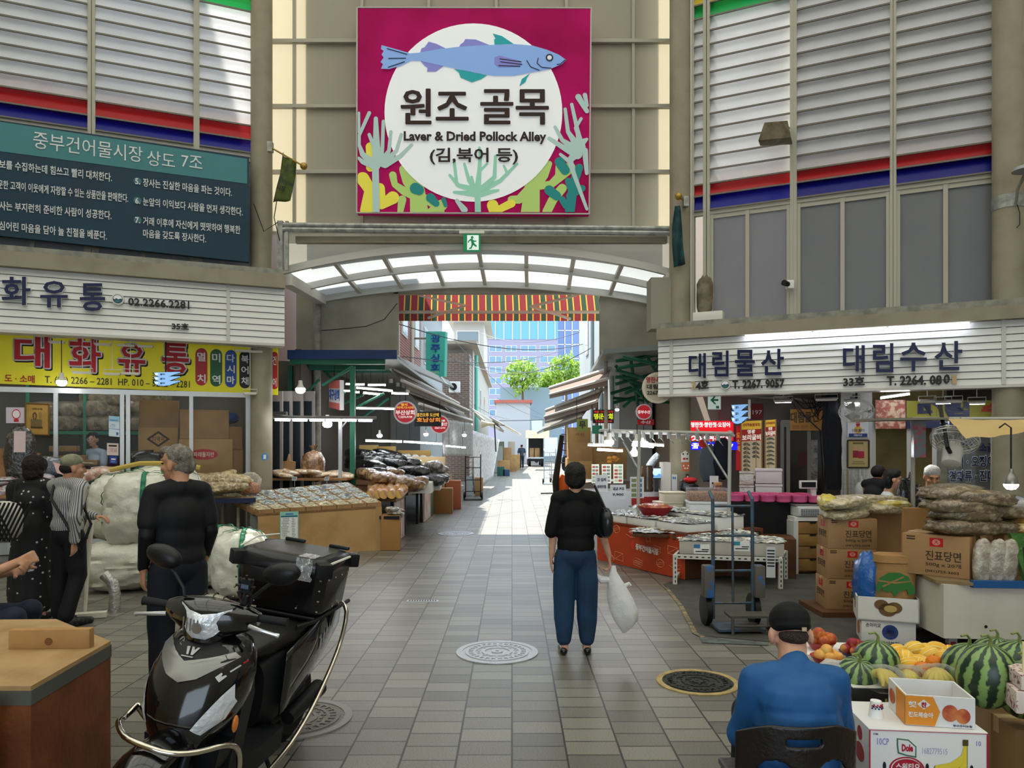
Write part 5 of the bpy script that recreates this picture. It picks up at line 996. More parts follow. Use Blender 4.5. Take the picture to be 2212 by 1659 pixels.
# doorway and windows of the right unit
b=MB(mat('#b9b7b0',.5));
for px,w_ in ((1887,.06),(1963,.06),(2018,.06),(2146,.08)): post(RP,b,px,w_,0,2.2,-1.05)
sa,sb=RP.s(1884,-1.05),RP.s(2150,-1.05); b.hexa([RP.at(x,z,o) for z in (2.14,2.2) for x,o in ((sa,-1.02),(sb,-1.02),(sb,-1.08),(sa,-1.08))]); win=b.build('window_31',None,'structure')
b=MB(film('#d5dcd8',.06,.05)); sa=RP.s(2018,-1.05); b.hexa([RP.at(x,z,o) for z in (.9,2.14) for x,o in ((sa,-1.045),(sb,-1.045),(sb,-1.055),(sa,-1.055))]); b.build('glass_pane',win)
b=MB(navy)
for s,x0,y0,x1,y1 in (('멸치 · 오징어',2050,985,2148,1010),('견과류 · 진미',2050,1016,2148,1041),('황태포 · 소금',2052,957,2148,977)): rowtext(b,RP,-1.03,s,x0,y0,x1,y0-1,y1-y0,y1-y0,.003,.03)
b.use(bone)
for s,x0,y0,x1,y1 in (('멸치 · 오징어',2050,985,2148,1010),('견과류 · 진미',2050,1016,2148,1041)): rowtext(b,RP,-1.036,s,x0-1,y0-1,x1+1,y0-2,y1-y0+2,y1-y0+2,.002,.06)
b.build('glass_lettering',win)
b=MB(mat('#a3905f',.8,var=(3,'#8a774a',.4,.7))); sa,sb=RP.s(1884,-2.2),RP.s(2000,-2.2); b.hexa([RP.at(x,z,o) for z in (0,2.6) for x,o in ((sa,-2.2),(sb+.3,-2.2),(sb+.3,-2.3),(sa,-2.3))]); struct(b,'wall_doorway_inside')
# long yellow sign board above the window
t=thing('shop_sign','yellow sign with navy letters and a food photo above the right shop window','sign',Rp(2000,925,-.95)); q=Rq(1890,868,2185,900,-.95); q=[Rp(1890,866,-.95),Rp(2185,862,-.95),Rp(2185,900,-.95),Rp(1890,926,-.95)]; b=MB(mat('#8f8a2a',.5)); b.slab([Rp(1958,866,-.95),Rp(2185,864,-.95),Rp(2185,902,-.95),Rp(1958,902,-.95)],.06); b.use(navy); b.slab([Rp(1958,904,-.95),Rp(2185,903,-.95),Rp(2185,918,-.95),Rp(1958,926,-.95)],.06); b.build('panel',t)
b=MB(mat('#a2584a',.5,var=(14,'#d3b59a',.45,.6))); b.slab([Rp(1891,864,-.94),Rp(1956,864,-.94),Rp(1956,926,-.94),Rp(1891,926,-.94)],.05); b.build('food_photo_panel',t)
b=MB(navy); rowtext(b,RP,-.945,'대림',1982,868,2094,867,33,33,.004,.06); b.use(mat('#a8382c')); rowtext(b,RP,-.945,'수산',2120,867,2230,866,33,33,.004,.06); b.use(bone); rowtext(b,RP,-.945,'건어물 도매',2030,908,2160,906,11,11,.003,.02); b.build('lettering',t)
# black curtain
t=thing('curtain','long black rolled curtain hanging between the orange sign and the white wall','curtain',Rp(1796,1085,-.7)); b=MB(mat('#090b12',.8,bump=(8,.6)))
P=[];
for i in range(17):
 u=i/16; z=2.62-u*1.62; P.append((z,.10+.05*math.sin(PI*u)*.6+.03*noise.noise(V((u*6,1,0)))))
c=Rp(1797,960,-.6); vs=[];fs=[]
for i,(z,r) in enumerate(P):
 for j in range(20): a=2*PI*j/20; rr=r*(1+.16*math.sin(5*a+i*.2)); vs.append(V((c.x+math.cos(a)*rr*1.0+.05*(i/16-.5),c.y+math.sin(a)*rr*.7,z)))
for i in range(16):
 for j in range(20): fs.append((i*20+j,(i+1)*20+j,(i+1)*20+(j+1)%20,i*20+(j+1)%20))
b.add(vs,fs,True); b.build('drape',t); b=MB(steel); b.tube([V((c.x-.5,c.y,2.66)),V((c.x+.5,c.y-.4,2.66))],.02,6); b.build('rail',t)
# orange sign + recessed door unit
t=thing('orange_sign','faded orange sign board above the recessed door in unit 34','sign',Rp(1740,930,-1.6)); b=MB(mat('#c98f3a',.5)); b.slab(Rq(1707,884,1776,930,-1.6),.06); b.build('panel',t); b=MB(mat('#5a4326')); rowtext(b,RP,-1.595,'대림물산',1708,890,1770,888,24,24,.004,.03); b.use(mat('#8a5a24')); rowtext(b,RP,-1.595,'명란 창란 젓갈',1712,918,1765,917,9,9); b.build('lettering',t)
b=MB(mat('#8c877c',.5))
for px in (1690,1703,1748): post(RP,b,px,.06,0,2.1,-1.7)
sa,sb=RP.s(1688,-1.7),RP.s(1780,-1.7); b.hexa([RP.at(x,z,o) for z in (2.0,2.12) for x,o in ((sa,-1.66),(sb,-1.66),(sb,-1.76),(sa,-1.76))]); dr=b.build('door_11',None,'structure'); b=MB(mat('#2e2c28',.12,coat=.5)); b.hexa([RP.at(x,z,o) for z in (0,2.0) for x,o in ((sa,-1.72),(sb,-1.72),(sb,-1.74),(sa,-1.74))]); b.build('door_glass',dr)
b=MB(mat('#4b1f1c',.6)); b.slab(Rq(1724,975,1747,1008,-1.69),.01); b.build('door_notice',dr)
b=MB(mat('#8f8a80',.2,coat=.8,bump=(20,1),var=(10,'#5c574c',.4,.6))); b.slab(Rq(1752,950,1766,1062,-1.65),.05); b.build('hanging_pack_panel',dr)
# pollock banner boards
fishp=mat('#6d6a60',.35,coat=.5); cream=mat('#d5c59a',.5,emit=.1)
def board(x0,x1,y0,y1,off,label,big):
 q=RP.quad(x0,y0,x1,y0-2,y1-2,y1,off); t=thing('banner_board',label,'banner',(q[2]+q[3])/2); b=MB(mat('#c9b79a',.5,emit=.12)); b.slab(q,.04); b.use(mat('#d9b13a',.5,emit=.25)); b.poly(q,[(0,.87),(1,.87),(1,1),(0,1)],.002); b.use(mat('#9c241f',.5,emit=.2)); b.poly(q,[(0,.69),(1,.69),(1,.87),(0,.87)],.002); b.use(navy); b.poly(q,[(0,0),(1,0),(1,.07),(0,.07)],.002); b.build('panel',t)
 TL,TR,BR,BL=q; f=lambda u,v:(BL*(1-u)+BR*u)*(1-v)+(TL*(1-u)+TR*u)*v; T=lambda s,u0,v0,u1,v1:b.text(s,[f(u0,v1),f(u1,v1),f(u1,v0),f(u0,v0)],.003,.04,lift=.004)
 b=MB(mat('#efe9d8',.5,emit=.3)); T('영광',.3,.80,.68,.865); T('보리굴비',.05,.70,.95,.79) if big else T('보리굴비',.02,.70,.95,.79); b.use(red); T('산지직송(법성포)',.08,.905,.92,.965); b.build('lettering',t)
 b=MB()
 for k in range(9 if big else 7):
  for s in ((0,) if not big else (0,1)):
   v=.64-.065*k*(1 if big else 1.2); u=.08+.44*s; b.use(fishp); w_=.36 if big else .8
   if big and s==1 and .15<v<.42: continue
   b.poly(q,[(u,v),(u+w_*.25,v+.03),(u+w_*.6,v+.028),(u+w_,v-.01),(u+w_*.95,v-.03),(u+w_*.6,v-.012),(u+w_*.2,v-.02)],.006,.003)
 b.use(mat('#c9a24c',.5));
 for u in ((.26,.7) if big else (.3,)): b.poly(q,[(u,.08),(u+.04,.08),(u+.04,.68),(u,.68)],.01,.004)
 b.build('fish_print_pattern',t); b=MB(mat('#b08a52',.5));
 for e in (0,1): b.tube([q[0+e],q[3-e]-V((0,0,.0))],.012,6)
 b.build('edge_strip',t); return t
board(1601,1646,910,1050,-1.2,'tall standing banner board of strung fish with yellow and red headings, wider one',True)
board(1653,1676,908,1022,-1.1,'narrow banner board of strung fish beside the wider one',False)
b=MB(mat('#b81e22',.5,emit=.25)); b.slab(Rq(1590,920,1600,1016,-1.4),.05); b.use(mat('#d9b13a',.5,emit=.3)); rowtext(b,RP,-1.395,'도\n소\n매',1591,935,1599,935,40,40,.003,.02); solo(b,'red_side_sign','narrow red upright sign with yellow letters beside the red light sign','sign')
# lit red and blue sign
t=thing('light_sign','glowing red and blue lit sign with white letters behind the corner pillar','sign',Rp(1541,972,-1.3)); mr=mat('#c4101c',.4,emit=.9); mbl=mat('#1414c8',.4,emit=1.1)
b=MB(mr); b.slab(Rq(1490,909,1583,952,-1.3),.08); b.use(mbl); b.slab(Rq(1490,955,1592,972,-1.29),.08); b.build('panel',t); b=MB(mat('#ffffff',.4,emit=1.0))
for s,x0,y0,x1,y1 in (('명란젓·창란젓·오징어',1493,912,1577,923),('젓갈백화점',1493,936,1576,952),('☎ 02.2267.9057',1494,957,1584,970)): rowtext(b,RP,-1.285,s,x0,y0,x1,y0,y1-y0,y1-y0,.003,.02)
b.build('lettering',t)
t=thing('arrow_sign','small white emergency sign with a green arrow under the right fascia','exit sign',Rp(1548,884,-.35)); b=MB(mat('#c6d3cb',.4,emit=.25)); q=Rq(1529,851,1556,884,-.35); b.slab(q,.06); b.build('lightbox',t); b=MB(mat('#147a4e',.4)); b.poly(q,[(.2,.6),(.55,.88),(.68,.88),(.48,.66),(.85,.66),(.85,.54),(.48,.54),(.68,.32),(.55,.32)],.003); b.poly(q,[(.66,.05),(.9,.05),(.9,.22),(.66,.22)],.003); b.build('arrow_print',t); b=MB(steel); b.tube([q[0]*.5+q[1]*.5,q[0]*.5+q[1]*.5+V((0,0,.12))],.01,5); b.build('hanger',t)
fishsign(RP,-.25,1577,871,1618,916,'light-up sign of three blue fish under the right fascia',None,1)
b=MB(mat('#7a1c1c',.5)); b.slab(Rq(1624,872,1648,905,-1.9),.04); b.use(bone); rowtext(b,RP,-1.895,'197',1626,886,1646,886,9,9); solo(b,'dark_red_sign','small dark red sign high behind the three-fish light sign','sign')
# round signs near the corner pillar
rsign(1420,838,12.35,.26,'round cream sign with black letters half hidden by the corner pillar',[('명란·창란',-.75,.3,.5,.7,mat('#a3302c')),('대림물산',-.72,-.1,.8,.22,ink),('2267-9057',-.7,-.45,.8,-.2,ink)],mat('#b5aa94',.5),mat('#c9bfa8'))
rsign(1390,890,14,.15,'round red and white sign behind the cream round sign',[('중부수산',-.8,-.25,.8,.2,wl)],redl)
t=thing('black_sign','square black sign with yellow and red letters over the right stalls','sign',W(1303,913,16)); q=[W(1281,885,16),W(1326,885,16),W(1326,914,16),W(1281,914,16)]; b=MB(black); b.slab(q,.08); b.build('panel',t); b=MB(mat('#c6d62a',.4,emit=.6)); b.text('명문상회',[W(1283,893,15.99),W(1324,893,15.99),W(1324,906,15.99),W(1283,906,15.99)],.004,.04); b.use(mat('#d93a20',.4,emit=.5)); b.text('곡물 다시마 도매',[W(1283,887,15.99),W(1324,887,15.99),W(1324,892,15.99),W(1283,892,15.99)],.004,.02); b.text('T.2272-1141',[W(1286,908,15.99),W(1322,908,15.99),W(1322,912,15.99),W(1286,912,15.99)],.004,.02); b.build('lettering',t); b=MB(dark); b.tube([q[0]*.5+q[1]*.5,q[0]*.5+q[1]*.5+V((0,0,.35))],.008,5); b.build('hanger',t)
for px,py,w_,h,col,txt_,lab in ((1258,918,24,26,'#7d8a3a','무','olive green upright sign near the carton stack'),(1395,912,36,12,'#b51d24','수산','red sign strip with white letters by the corner pillar'),(1290,928,22,18,'#1f7a5a','','green cloth sign beside the carton stack'),(1305,933,16,14,'#c9c6bc','홍어','white cloth sign with black letters beside the green cloth')):
 q=[W(px-w_/2,py-h/2,14.5),W(px+w_/2,py-h/2,14.5),W(px+w_/2,py+h/2,14.5),W(px-w_/2,py+h/2,14.5)]; t=thing('hanging_sign',lab,'sign',(q[2]+q[3])/2); b=MB(mat(col,.5)); b.slab(q,.03); b.build('panel',t); b=MB(ink if col in('#c9c6bc','#7d8a3a') else bone)
 if txt_: b.text(txt_,[q[0]*.8+q[2]*.2,q[1]*.8+q[3]*.2,q[2]*.8+q[0]*.2,q[3]*.8+q[1]*.2],.004,.03,lift=.004); b.build('lettering',t)
 b=MB(dark); b.tube([q[0],q[0]+V((0,0,.4))],.006,5); b.build('hanger',t)
# green roof trusses of the right stalls
t=thing('stall_roof','green steel truss roof of the right hand stalls','stall roof',W(1400,1040,14.5)); b=MB(mat('#7d8580',.5)); p=W(1302,764,14.5); q=W(1440,755,13.2); b.hexa([p,q,q+V((2,6,.1)),p+V((.4,7,.1)),p+V((0,0,.09)),q+V((0,0,.09)),q+V((2,6,.2)),p+V((.4,7,.2))]); b.build('roof_edge',t)
for x0,y0,x1,y1,Y in ((1330,780,1470,760,14.2),(1330,800,1440,830,14.4),(1335,795,1470,775,14),(1330,830,1440,800,15),(1340,815,1430,845,15),(1320,850,1420,820,15.8),(1325,870,1420,845,16.2),(1345,770,1470,800,13.6),(1350,850,1470,800,14.8),(1330,790,1400,870,15),(1400,775,1450,850,14.4),(1345,880,1440,800,15.4),(1360,760,1380,890,15.2),(1420,760,1425,870,15),(1330,815,1470,815,14.6),(1325,860,1450,870,16.4)):
 b=MB(grn); b.tube([W(x0,y0,Y),W(x1,y1,Y+.3)],.035,6); b.build('truss_bar',t)
for px,y in ((1309,780),(1289,800)): b=MB(steel); p=W(px,y,15.5 if px>1300 else 17); b.tube([V((p.x,p.y,0)),p],.04,8); b.build('post',t)
# carton stack in the right alley stall
k=0
for px,py,w_,h,Y in ((1250,1000,.5,.42,15),(1252,962,.48,.38,15),(1250,926,.44,.34,15),(1292,1000,.42,.4,15.2),(1293,963,.44,.36,15.2),(1328,1000,.42,.36,15.4),(1330,968,.4,.34,15.4)):
 p=W(px,py+ (34 if py==1000 else 34),Y); k+=1
 cbox(['lowest','middle','topmost','lower','upper','lower','upper'][k-1]+' carton of the '+['column by the black cart','column by the black cart','column by the black cart','middle column','middle column','column by the menus','column by the menus'][k-1]+' in the right alley stall',(p.x,p.y,max(0,p.z)),(w_,.4,h),.03,[kraft,kraft2][k%2],None,[('국산','f',.3,.5,.7,.68,mat('#7a3a2a'))] if k%2 else ())
b=MB(mat('#6f665a',.7)); bwall(b,1.25,2.7,14.75,15.8,0,.92); solo(b,'stall_bench','low brown bench under the carton columns in the right alley stall','bench')
# kimchi counter: shelf with menus, notes, jar, monitor
def P4(x0,y0,x1,y1,Y): return [W(x0,y0,Y),W(x1,y0,Y),W(x1,y1,Y),W(x0,y1,Y)]
t=thing('display_counter','white food counter with glass front behind the woman in black','counter',W(1360,1100,11.9)); b=MB(mat('#b9bcc0',.3,coat=.3)); p=W(1270,1060,11.9); q=W(1446,1060,11.9); bwall(b,p.x,q.x,11.9,12.6,.0,.95); b.build('counter_body',t); b=MB(mat('#8a1f1f',.5)); bwall(b,p.x+.7,q.x+.02,11.86,11.92,.2,.86); b.build('red_panel',t)
gm=mat('#8fa08a',.5);
for x0,y0,x1,y1,lab in ((1278,1003,1294,1030,'first white menu card of small photos from the black haired woman'),(1300,1003,1320,1030,'second white menu card of small photos from the black haired woman'),(1325,1003,1346,1030,'third white menu card of small photos from the black haired woman')):
 q=P4(x0,y0,x1,y1+14,12.2); t=thing('menu_card',lab,'menu',(q[2]+q[3])/2); b=MB(mat('#d6dccf',.5)); b.slab(q,.02); b.build('card',t); b=MB()
 for r in range(5):
  for s in range(2): b.use([gm,mat('#b3b89a'),mat('#9c4a3a'),mat('#6f7a6a')][RN.randrange(4)]); b.poly(q,[(.1+.42*s,.08+.18*r),(.46+.42*s,.08+.18*r),(.46+.42*s,.2+.18*r),(.1+.42*s,.2+.18*r)],.001)
 b.build('photo_print',t)
for x0,y0,x1,y1,Y,txts,lab in ((1286,1026,1313,1062,11.2,('갓 김치','파래무침'),'white card with two lines of menu words on the counter front'),(1318,1047,1352,1078,11.0,('김치','9,900'),'paper price note hanging low on the counter front'),(1361,1030,1391,1076,10.6,('메뉴',),'laminated menu sheet with dish photos tied to the white post')):
 q=P4(x0,y0,x1,y1,Y); t=thing('price_note',lab,'price note',(q[2]+q[3])/2); b=MB(mat('#d4d6dc',.5)); b.slab(q,.006); b.build('sheet',t); b=MB(navy); TL,TR,BR,BL=q; f=lambda u,v:(BL*(1-u)+BR*u)*(1-v)+(TL*(1-u)+TR*u)*v
 if len(txts)==2:
  for i,s in enumerate(txts): v=.62-.42*i; b.text(s,[f(.15,v+.2),f(.85,v+.2),f(.85,v),f(.15,v)],.001,.03)
 else:
  for r in range(4):
   for s in range(2): b.use(mat('#7a8a5a') if s==0 else bls); b.poly(q,[(.1+.42*s,.06+.23*r),(.45+.4*s,.06+.23*r),(.45+.4*s,.22+.23*r),(.1+.42*s,.22+.23*r)],.001)
 b.build('print',t)
b=MB(mat('#3a2a1c',.25,coat=.8)); c=W(1398,1062,11.3); c.z=.9 if c.z<.95 else c.z; b.lathe([(.09,0),(.10,.05),(.085,.09),(.10,.14),(.085,.19),(.10,.24),(.085,.29),(.095,.34),(.08,.38),(.085,.40)],c,20); solo(b,'ribbed_jar','tall dark ribbed jar beside the corner pillar','jar')
b=MB(mat('#6d7478',.2,coat=1,bump=(30,1))); lump(b,W(1408,1000,11.4),(.06,.05,.17),rotz(0,0,.6),amp=.15,seed=2); solo(b,'foil_pack','shiny foil pack leaning in the top of the ribbed jar','pack')
t=thing('monitor','small screen showing blue waves on the counter beside the corner pillar','monitor',W(1421,1050,11.7)); q=P4(1408,1012,1430,1032,11.7); b=MB(mat('#2a2d30',.4)); b.slab([q[0]+V((-.02,0,.02)),q[1]+V((.02,0,.02)),q[2]+V((.02,0,-.03)),q[3]+V((-.02,0,-.03))],.04); bwall(b,q[3].x+.05,q[2].x-.05,11.72,11.82,.95,q[3].z); b.build('body',t); b=MB(mat('#a9cbe6',.3,emit=.7)); b.slab([p+V((0,-.002,0)) for p in q],.002); b.use(mat('#4f86bd',.3,emit=.7)); b.poly(q,[(0,.05),(1,.05),(1,.35),(.7,.45),(.4,.22),(0,.4)],.001,.004); b.build('screen',t)
b=MB(mat('#b0782c',.6)); c=W(1318,995,13)
for k in range(9): b.ell(c+V((RN.uniform(-.12,.14),RN.uniform(-.06,.06),RN.uniform(-.03,.05))),(.05,.04,.035),n=10)
solo(b,'yellow_flower_bunch','bunch of yellow flowers on the shelf behind the menu cards','flowers')
b=MB(mat('#c6c3ba',.6)); bwall(b,W(1430,0,11.6).x,W(1446,0,11.6).x,11.5,11.8,.95,1.42); solo(b,'white_cabinet','narrow white cabinet against the corner pillar','cabinet')
# notices on the corner pillar
pc=V((cr.x,cr.y,0))
def onpillar(px,y0,y1,wd,m,name,label,roof=False,lines=()):
 p=W(px,(y0+y1)/2,12.08); a=math.atan2(p.y-pc.y,p.x-pc.x); z0=W(0,y1,12.08).z; z1=W(0,y0,12.08).z; r=.176; f=lambda s,z,l=0:pc+V(((r+l)*math.cos(a+s/r),(r+l)*math.sin(a+s/r),z)); h=wd/2
 pts=[(-h,z0),(0,z0),(h,z0),(h,z1-(.05 if roof else 0)),(0,z1),(-h,z1-(.05 if roof else 0))]; b=MB(m); b.add([f(*q) for q in pts]+[f(q[0],q[1],-.004) for q in pts],[(0,1,4,5),(1,2,3,4)]+[((i+1)%6,i,6+i,6+(i+1)%6) for i in range(6)])
 for s0,v0,s1,v1,mm in lines: b.use(mm); P=[f(h*2*(s-.5),z0+(z1-z0)*v,.002) for s,v in ((s0,v0),(s1,v0),(s1,v1),(s0,v1))]; b.add(P,[(0,1,2,3)])
 return solo(b,name,label,'sign')
onpillar(1481,973,998,.15,mat('#d6d2cc',.5),'price_tag','white house-shaped tag on the corner pillar above the orange tag',True,[(.15,.62,.85,.76,ink),(.2,.2,.5,.36,red),(.6,.2,.8,.36,ink)])
onpillar(1483,999,1018,.15,mat('#c9704e',.5),'orange_tag','orange tag with pale lettering under the white tag on the corner pillar',False,[(.12,.55,.88,.72,bone),(.25,.25,.75,.42,bone)])
onpillar(1452,1025,1060,.10,mat('#c9cdd0',.5),'paper_notice','white paper wrapped low around the corner pillar',False,[(.2,.7,.8,.85,bls)])
onpillar(1487,1024,1040,.06,mat('#4b2024',.5),'dark_tag','small dark red tag low on the corner pillar',False,[(.25,.3,.75,.75,bone)])
# lamp frame above the fish stall
t=thing('lamp_frame','white pipe frame with clamps and lamp arms above the right fish stall','frame',G(1578,1245)*1); wp=mat('#b4b3ac',.45,.2)
A_=W(1296,930,12.2); B_=W(1582,937,9.6)
for px,Y,y1 in ((1381,10.6,1100),(1577,9.65,1150)):
 b=MB(wp); p=W(px,930,Y); q=W(px-4,y1,Y); b.tube([V((q.x,q.y,.02)),p],.024,8); b.build('post',t)
b=MB(wp); b.tube([A_,B_],.026,8); b.tube([A_+V((.1,.25,-.02)),B_+V((.1,.25,-.02))],.018,8); b.build('top_rail',t)
for x0,y0,Y0,x1,y1,Y1 in ((1346,955,10.8,1378,1012,10.6),(1505,925,10.2,1573,1035,9.7)): b=MB(galv); b.tube([W(x0,y0,Y0),W(x1,y1,Y1)],.015,6); b.build('strut',t)
for k in range(14):
 u=.05+k*.066; p=A_+(B_-A_)*u; b=MB(galv); b.box(p+V((0,-.03,-.05)),(.05,.05,.09)); b.tube([p+V((0,-.03,-.08)),p+V((.03,-.08,-.13)),p+V((.06,-.05,-.16))],.007,5); b.build('clamp',t)
for x0,y0,x1,y1,Y in ((1270,962,1320,963,12),(1365,962,1412,966,11.5),(1400,961,1434,963,11.2),(1290,972,1345,975,12.2)): tubelamp(W(x0,y0,Y),W(x1,y1,Y),'tube light hung under the pipe frame of the fish stall','tubes under the pipe frame',drop=.2,r=.011)
for px,py,Y,r,l in ((1316,955,11.6,.075,'under the pipe frame nearest the carton columns'),(1376,956,11,.065,'just left of the white post of the pipe frame'),(1390,957,11.2,.07,'just right of the white post of the pipe frame'),(1370,979,11.2,.065,'lower than the others, by the white post'),(1333,885,15,.04,'small and high by the black square sign')): bulb(px,py,Y,r,'white bulb lamp lit '+l,.15)
b=MB(red); p=W(1518,958,10.1); disc(b,p,.06,(0,-1,0),.02,20); solo(b,'red_knob_tag','round red tag hanging on the strut of the pipe frame','tag')
# ---------------------------------------------------------------- fish stall with orange front
oA=G(1290,1210); oB=G(1480,1254); ou=(oB-oA).normalized(); on=V((.9,.44,0)).normalized()
def oz(p,z): return V((p.x,p.y,z))
t=thing('fish_stall','orange fronted fish stall with pale line drawings of dried food','stall',(oA+oB)/2); q=[oz(oA,.60),oz(oB,.56),oz(oB,.01),oz(oA,.01)]
b=MB(mat('#b8431f',.55,var=(2,'#a53a1a',.4,.7))); b.slab(q,.03); b.build('front_panel',t)
TL,TR,BR,BL=q; f=lambda u,v:(BL*(1-u)+BR*u)*(1-v)+(TL*(1-u)+TR*u)*v
b=MB(mat('#d68a66',.6)); nq=(BL-TL).cross(TR-TL).normalized()
def dl(P,close=False): b.tube([f(x,y)+nq*.002 for x,y in P],.0045,4,closed=close)
for cx_,cy_,kk in ((.1,.7,0),(.12,.35,1),(.25,.85,2),(.28,.2,3),(.42,.78,4),(.62,.85,1),(.7,.55,0),(.75,.25,2),(.88,.6,3),(.9,.25,4),(.5,.15,0),(.18,.1,2)):
 if kk==0:
  for d in (0,.05,.1): dl([(cx_-.05,cy_-.06+d),(cx_+.03,cy_-.1+d),(cx_+.06,cy_-.04+d),(cx_-.02,cy_+d)],True)
 elif kk==1: dl([(cx_-.02,cy_-.15),(cx_+.02,cy_-.15),(cx_+.02,cy_+.05),(cx_+.008,cy_+.1),(cx_+.008,cy_+.14),(cx_-.008,cy_+.14),(cx_-.008,cy_+.1),(cx_-.02,cy_+.05)],True); dl([(cx_-.02,cy_-.05),(cx_+.02,cy_-.05)])
 elif kk==2: dl([(cx_+.04*math.cos(a),cy_+.09*math.sin(a)) for a in [2*PI*i/14 for i in range(14)]],True); dl([(cx_-.03,cy_),(cx_+.03,cy_+.04)]); dl([(cx_-.03,cy_-.04),(cx_+.03,cy_)])
 elif kk==3: dl([(cx_-.05,cy_-.08),(cx_+.05,cy_-.1),(cx_+.05,cy_+.08),(cx_-.05,cy_+.1)],True); dl([(cx_-.05,cy_-.08),(cx_+.05,cy_+.08)])
 else: dl([(cx_-.06,cy_),(cx_-.02,cy_+.06),(cx_+.03,cy_+.03),(cx_+.06,cy_+.06),(cx_+.05,cy_-.04),(cx_,cy_-.06)],True)
b.build('line_drawing_pattern',t)
b=MB(bone); b.text('중부건어물시장',[f(.48,.60),f(.73,.57),f(.73,.42),f(.48,.45)],.002,.03); b.use(mat('#d83a2a')); b.poly([f(.42,.68),f(.475,.68),f(.475,.42),f(.42,.42)],[(.5,.9),(.9,.55),(.6,.1),(.2,.2),(.1,.6)],.002); b.build('lettering',t)
b=MB(mat('#6a3a22',.7)); C0=oA+on*1.5; D0=oB+on*1.3; b.hexa([oz(p,.55) for p in (oA,oB,D0,C0)]+[oz(p,.59) for p in (oA,oB,D0,C0)]); b.build('top_board',t)
b=MB(wood_d); b.slab([oz(oB,.55),oz(D0,.55),oz(D0,.01),oz(oB,.01)],.03); b.build('side_panel',t)
for p in (C0-on*.1+ou*.1,D0-on*.1): b=MB(dark); b.box((p.x,p.y,.28),(.06,.06,.55)); b.build('leg',t)
# trays of packed silver fish
pack=mat('#b9bec0',.15,.35,coat=1,bump=(34,1),var=(26,'#7f858a',.42,.58)); packw=mat('#d3d0cb',.2,.15,coat=1,bump=(30,1),var=(22,'#a9a29a',.42,.6))
def fish_tray(c,w_,d,h,rz,label,group,m=pack,box=foam):
 t=thing('fish_tray',label,'tray',c,group); c=V(c); R=M.Rotation(rz,3,'Z'); b=MB(box); b.box(c+V((0,0,h/2)),(w_,d,h),rz,bev=.008); b.build('tray_body',t); b=MB(m)
 def fn(u,v):
  p=R@V(((u-.5)*w_*1.05,(v-.5)*d*1.05,0)); q=V((u*9+c.x*3,v*7+c.y*3,c.z)); return c+p+V((0,0,h+.012+.03*math.sin(PI*u)*math.sin(PI*v)+.016*noise.noise(q)+.01*noise.noise(q*2.6)))
 b.grid(fn,18,12); b.build('fish_pack_fill',t,'stuff')
 b=MB()
 for k in range(46):
  u,v=RN.random(),RN.random(); p=fn(u,v)+V((0,0,.006)); a=RN.uniform(0,PI); l=RN.uniform(.03,.07); dd=V((math.cos(a)*l,math.sin(a)*l,0)); s=V((-math.sin(a),math.cos(a),0))*.011; b.use(fishm[RN.randrange(4)]); b.add([p-dd,p+s,p+dd,p-s,p+V((0,0,.012))],[(0,4,1),(1,4,2),(2,4,3),(3,4,0)])
 b.build('silver_fish_fill',t,'stuff'); return t
ra=math.atan2(ou.y,ou.x)
for k in range(3):
 for j in range(2):
  p=oA+ou*(.30+.62*k)+on*(.28+.5*j); fish_tray(oz(p,.59),.58,.46,.10+.07*j,ra,'tray of silver fish packs on top of the orange fronted stall','trays on the orange stall')
# stepped lower trays
tb=thing('step_board','dark board step carrying the second row of silver fish trays','shelf',W(1500,1210,9.0)*1); b=MB(wood_d); c=oB+on*.65+ou*-.15; b.box(oz(c,.25)+V((0.35,.1,0)),(1.3,.55,.5),-.25); b.build('board',tb)
for k,(px,py,Y) in enumerate(((1410,1140,9.75),(1495,1140,9.55),(1585,1138,9.5))): p=W(px,py,Y); fish_tray((p.x,p.y,.50),.5,.42,.05,-.22,'shallow tray of silver fish in the middle row of the right fish stall','middle fish trays',pack,wood_d)
# low angle-iron table
t=thing('angle_table','white slotted angle iron table with pale boxes of fish packs','table',V((2.62,8.95,0))); slot=mat('#d0cfc6',.5); TL_=[V((1.98,9.0,0)),V((3.16,8.72,0)),V((3.45,9.35,0)),V((2.2,9.6,0))]; zt=.36
for p in TL_:
 b=MB(slot); b.box((p.x,p.y,zt/2),(.045,.045,zt)); b.use(dark)
 for k in range(6): b.box((p.x,p.y-.0225,.04+.055*k),(.012,.003,.03))
 b.build('leg',t)
b=MB(slot)
for i in range(4):
 p,q=TL_[i],TL_[(i+1)%4]; b.use(slot); d=q-p; mid=(p+q)/2; L=d.length; rz=math.atan2(d.y,d.x); b.box((mid.x,mid.y,zt-.02),(L,.03,.05),rz); b.use(dark)
 R=M.Rotation(rz,3,'Z')
 for k in range(int(L/.07)): b.box(p+d.normalized()*(.05+.07*k)+R@V((0,-.016,0))+V((0,0,zt-.02)),(.03,.003,.014),rz)
b.build('rail',t); b=MB(slot);
for i in (3,): p,q=TL_[i],TL_[0]; mid=(p+q)/2; d=q-p; b.box((mid.x,mid.y,.07),(d.length,.03,.04),math.atan2(d.y,d.x))
b.build('brace',t)
for k,(u,v) in enumerate(((.18,.32),(.5,.32),(.82,.30))):
 p=lerp4(TL_[0],TL_[1],TL_[2],TL_[3],u,v+.2); fish_tray((p.x,p.y,zt),.42,.5,.16,-.24,['pale box of silver fish fans on the angle iron table, nearest the orange front','pale box of fish packs in the middle of the angle iron table','pale box of fish packs at the cart end of the angle iron table'][k],None,packw if k else pack,mat('#b7b1a6',.6))
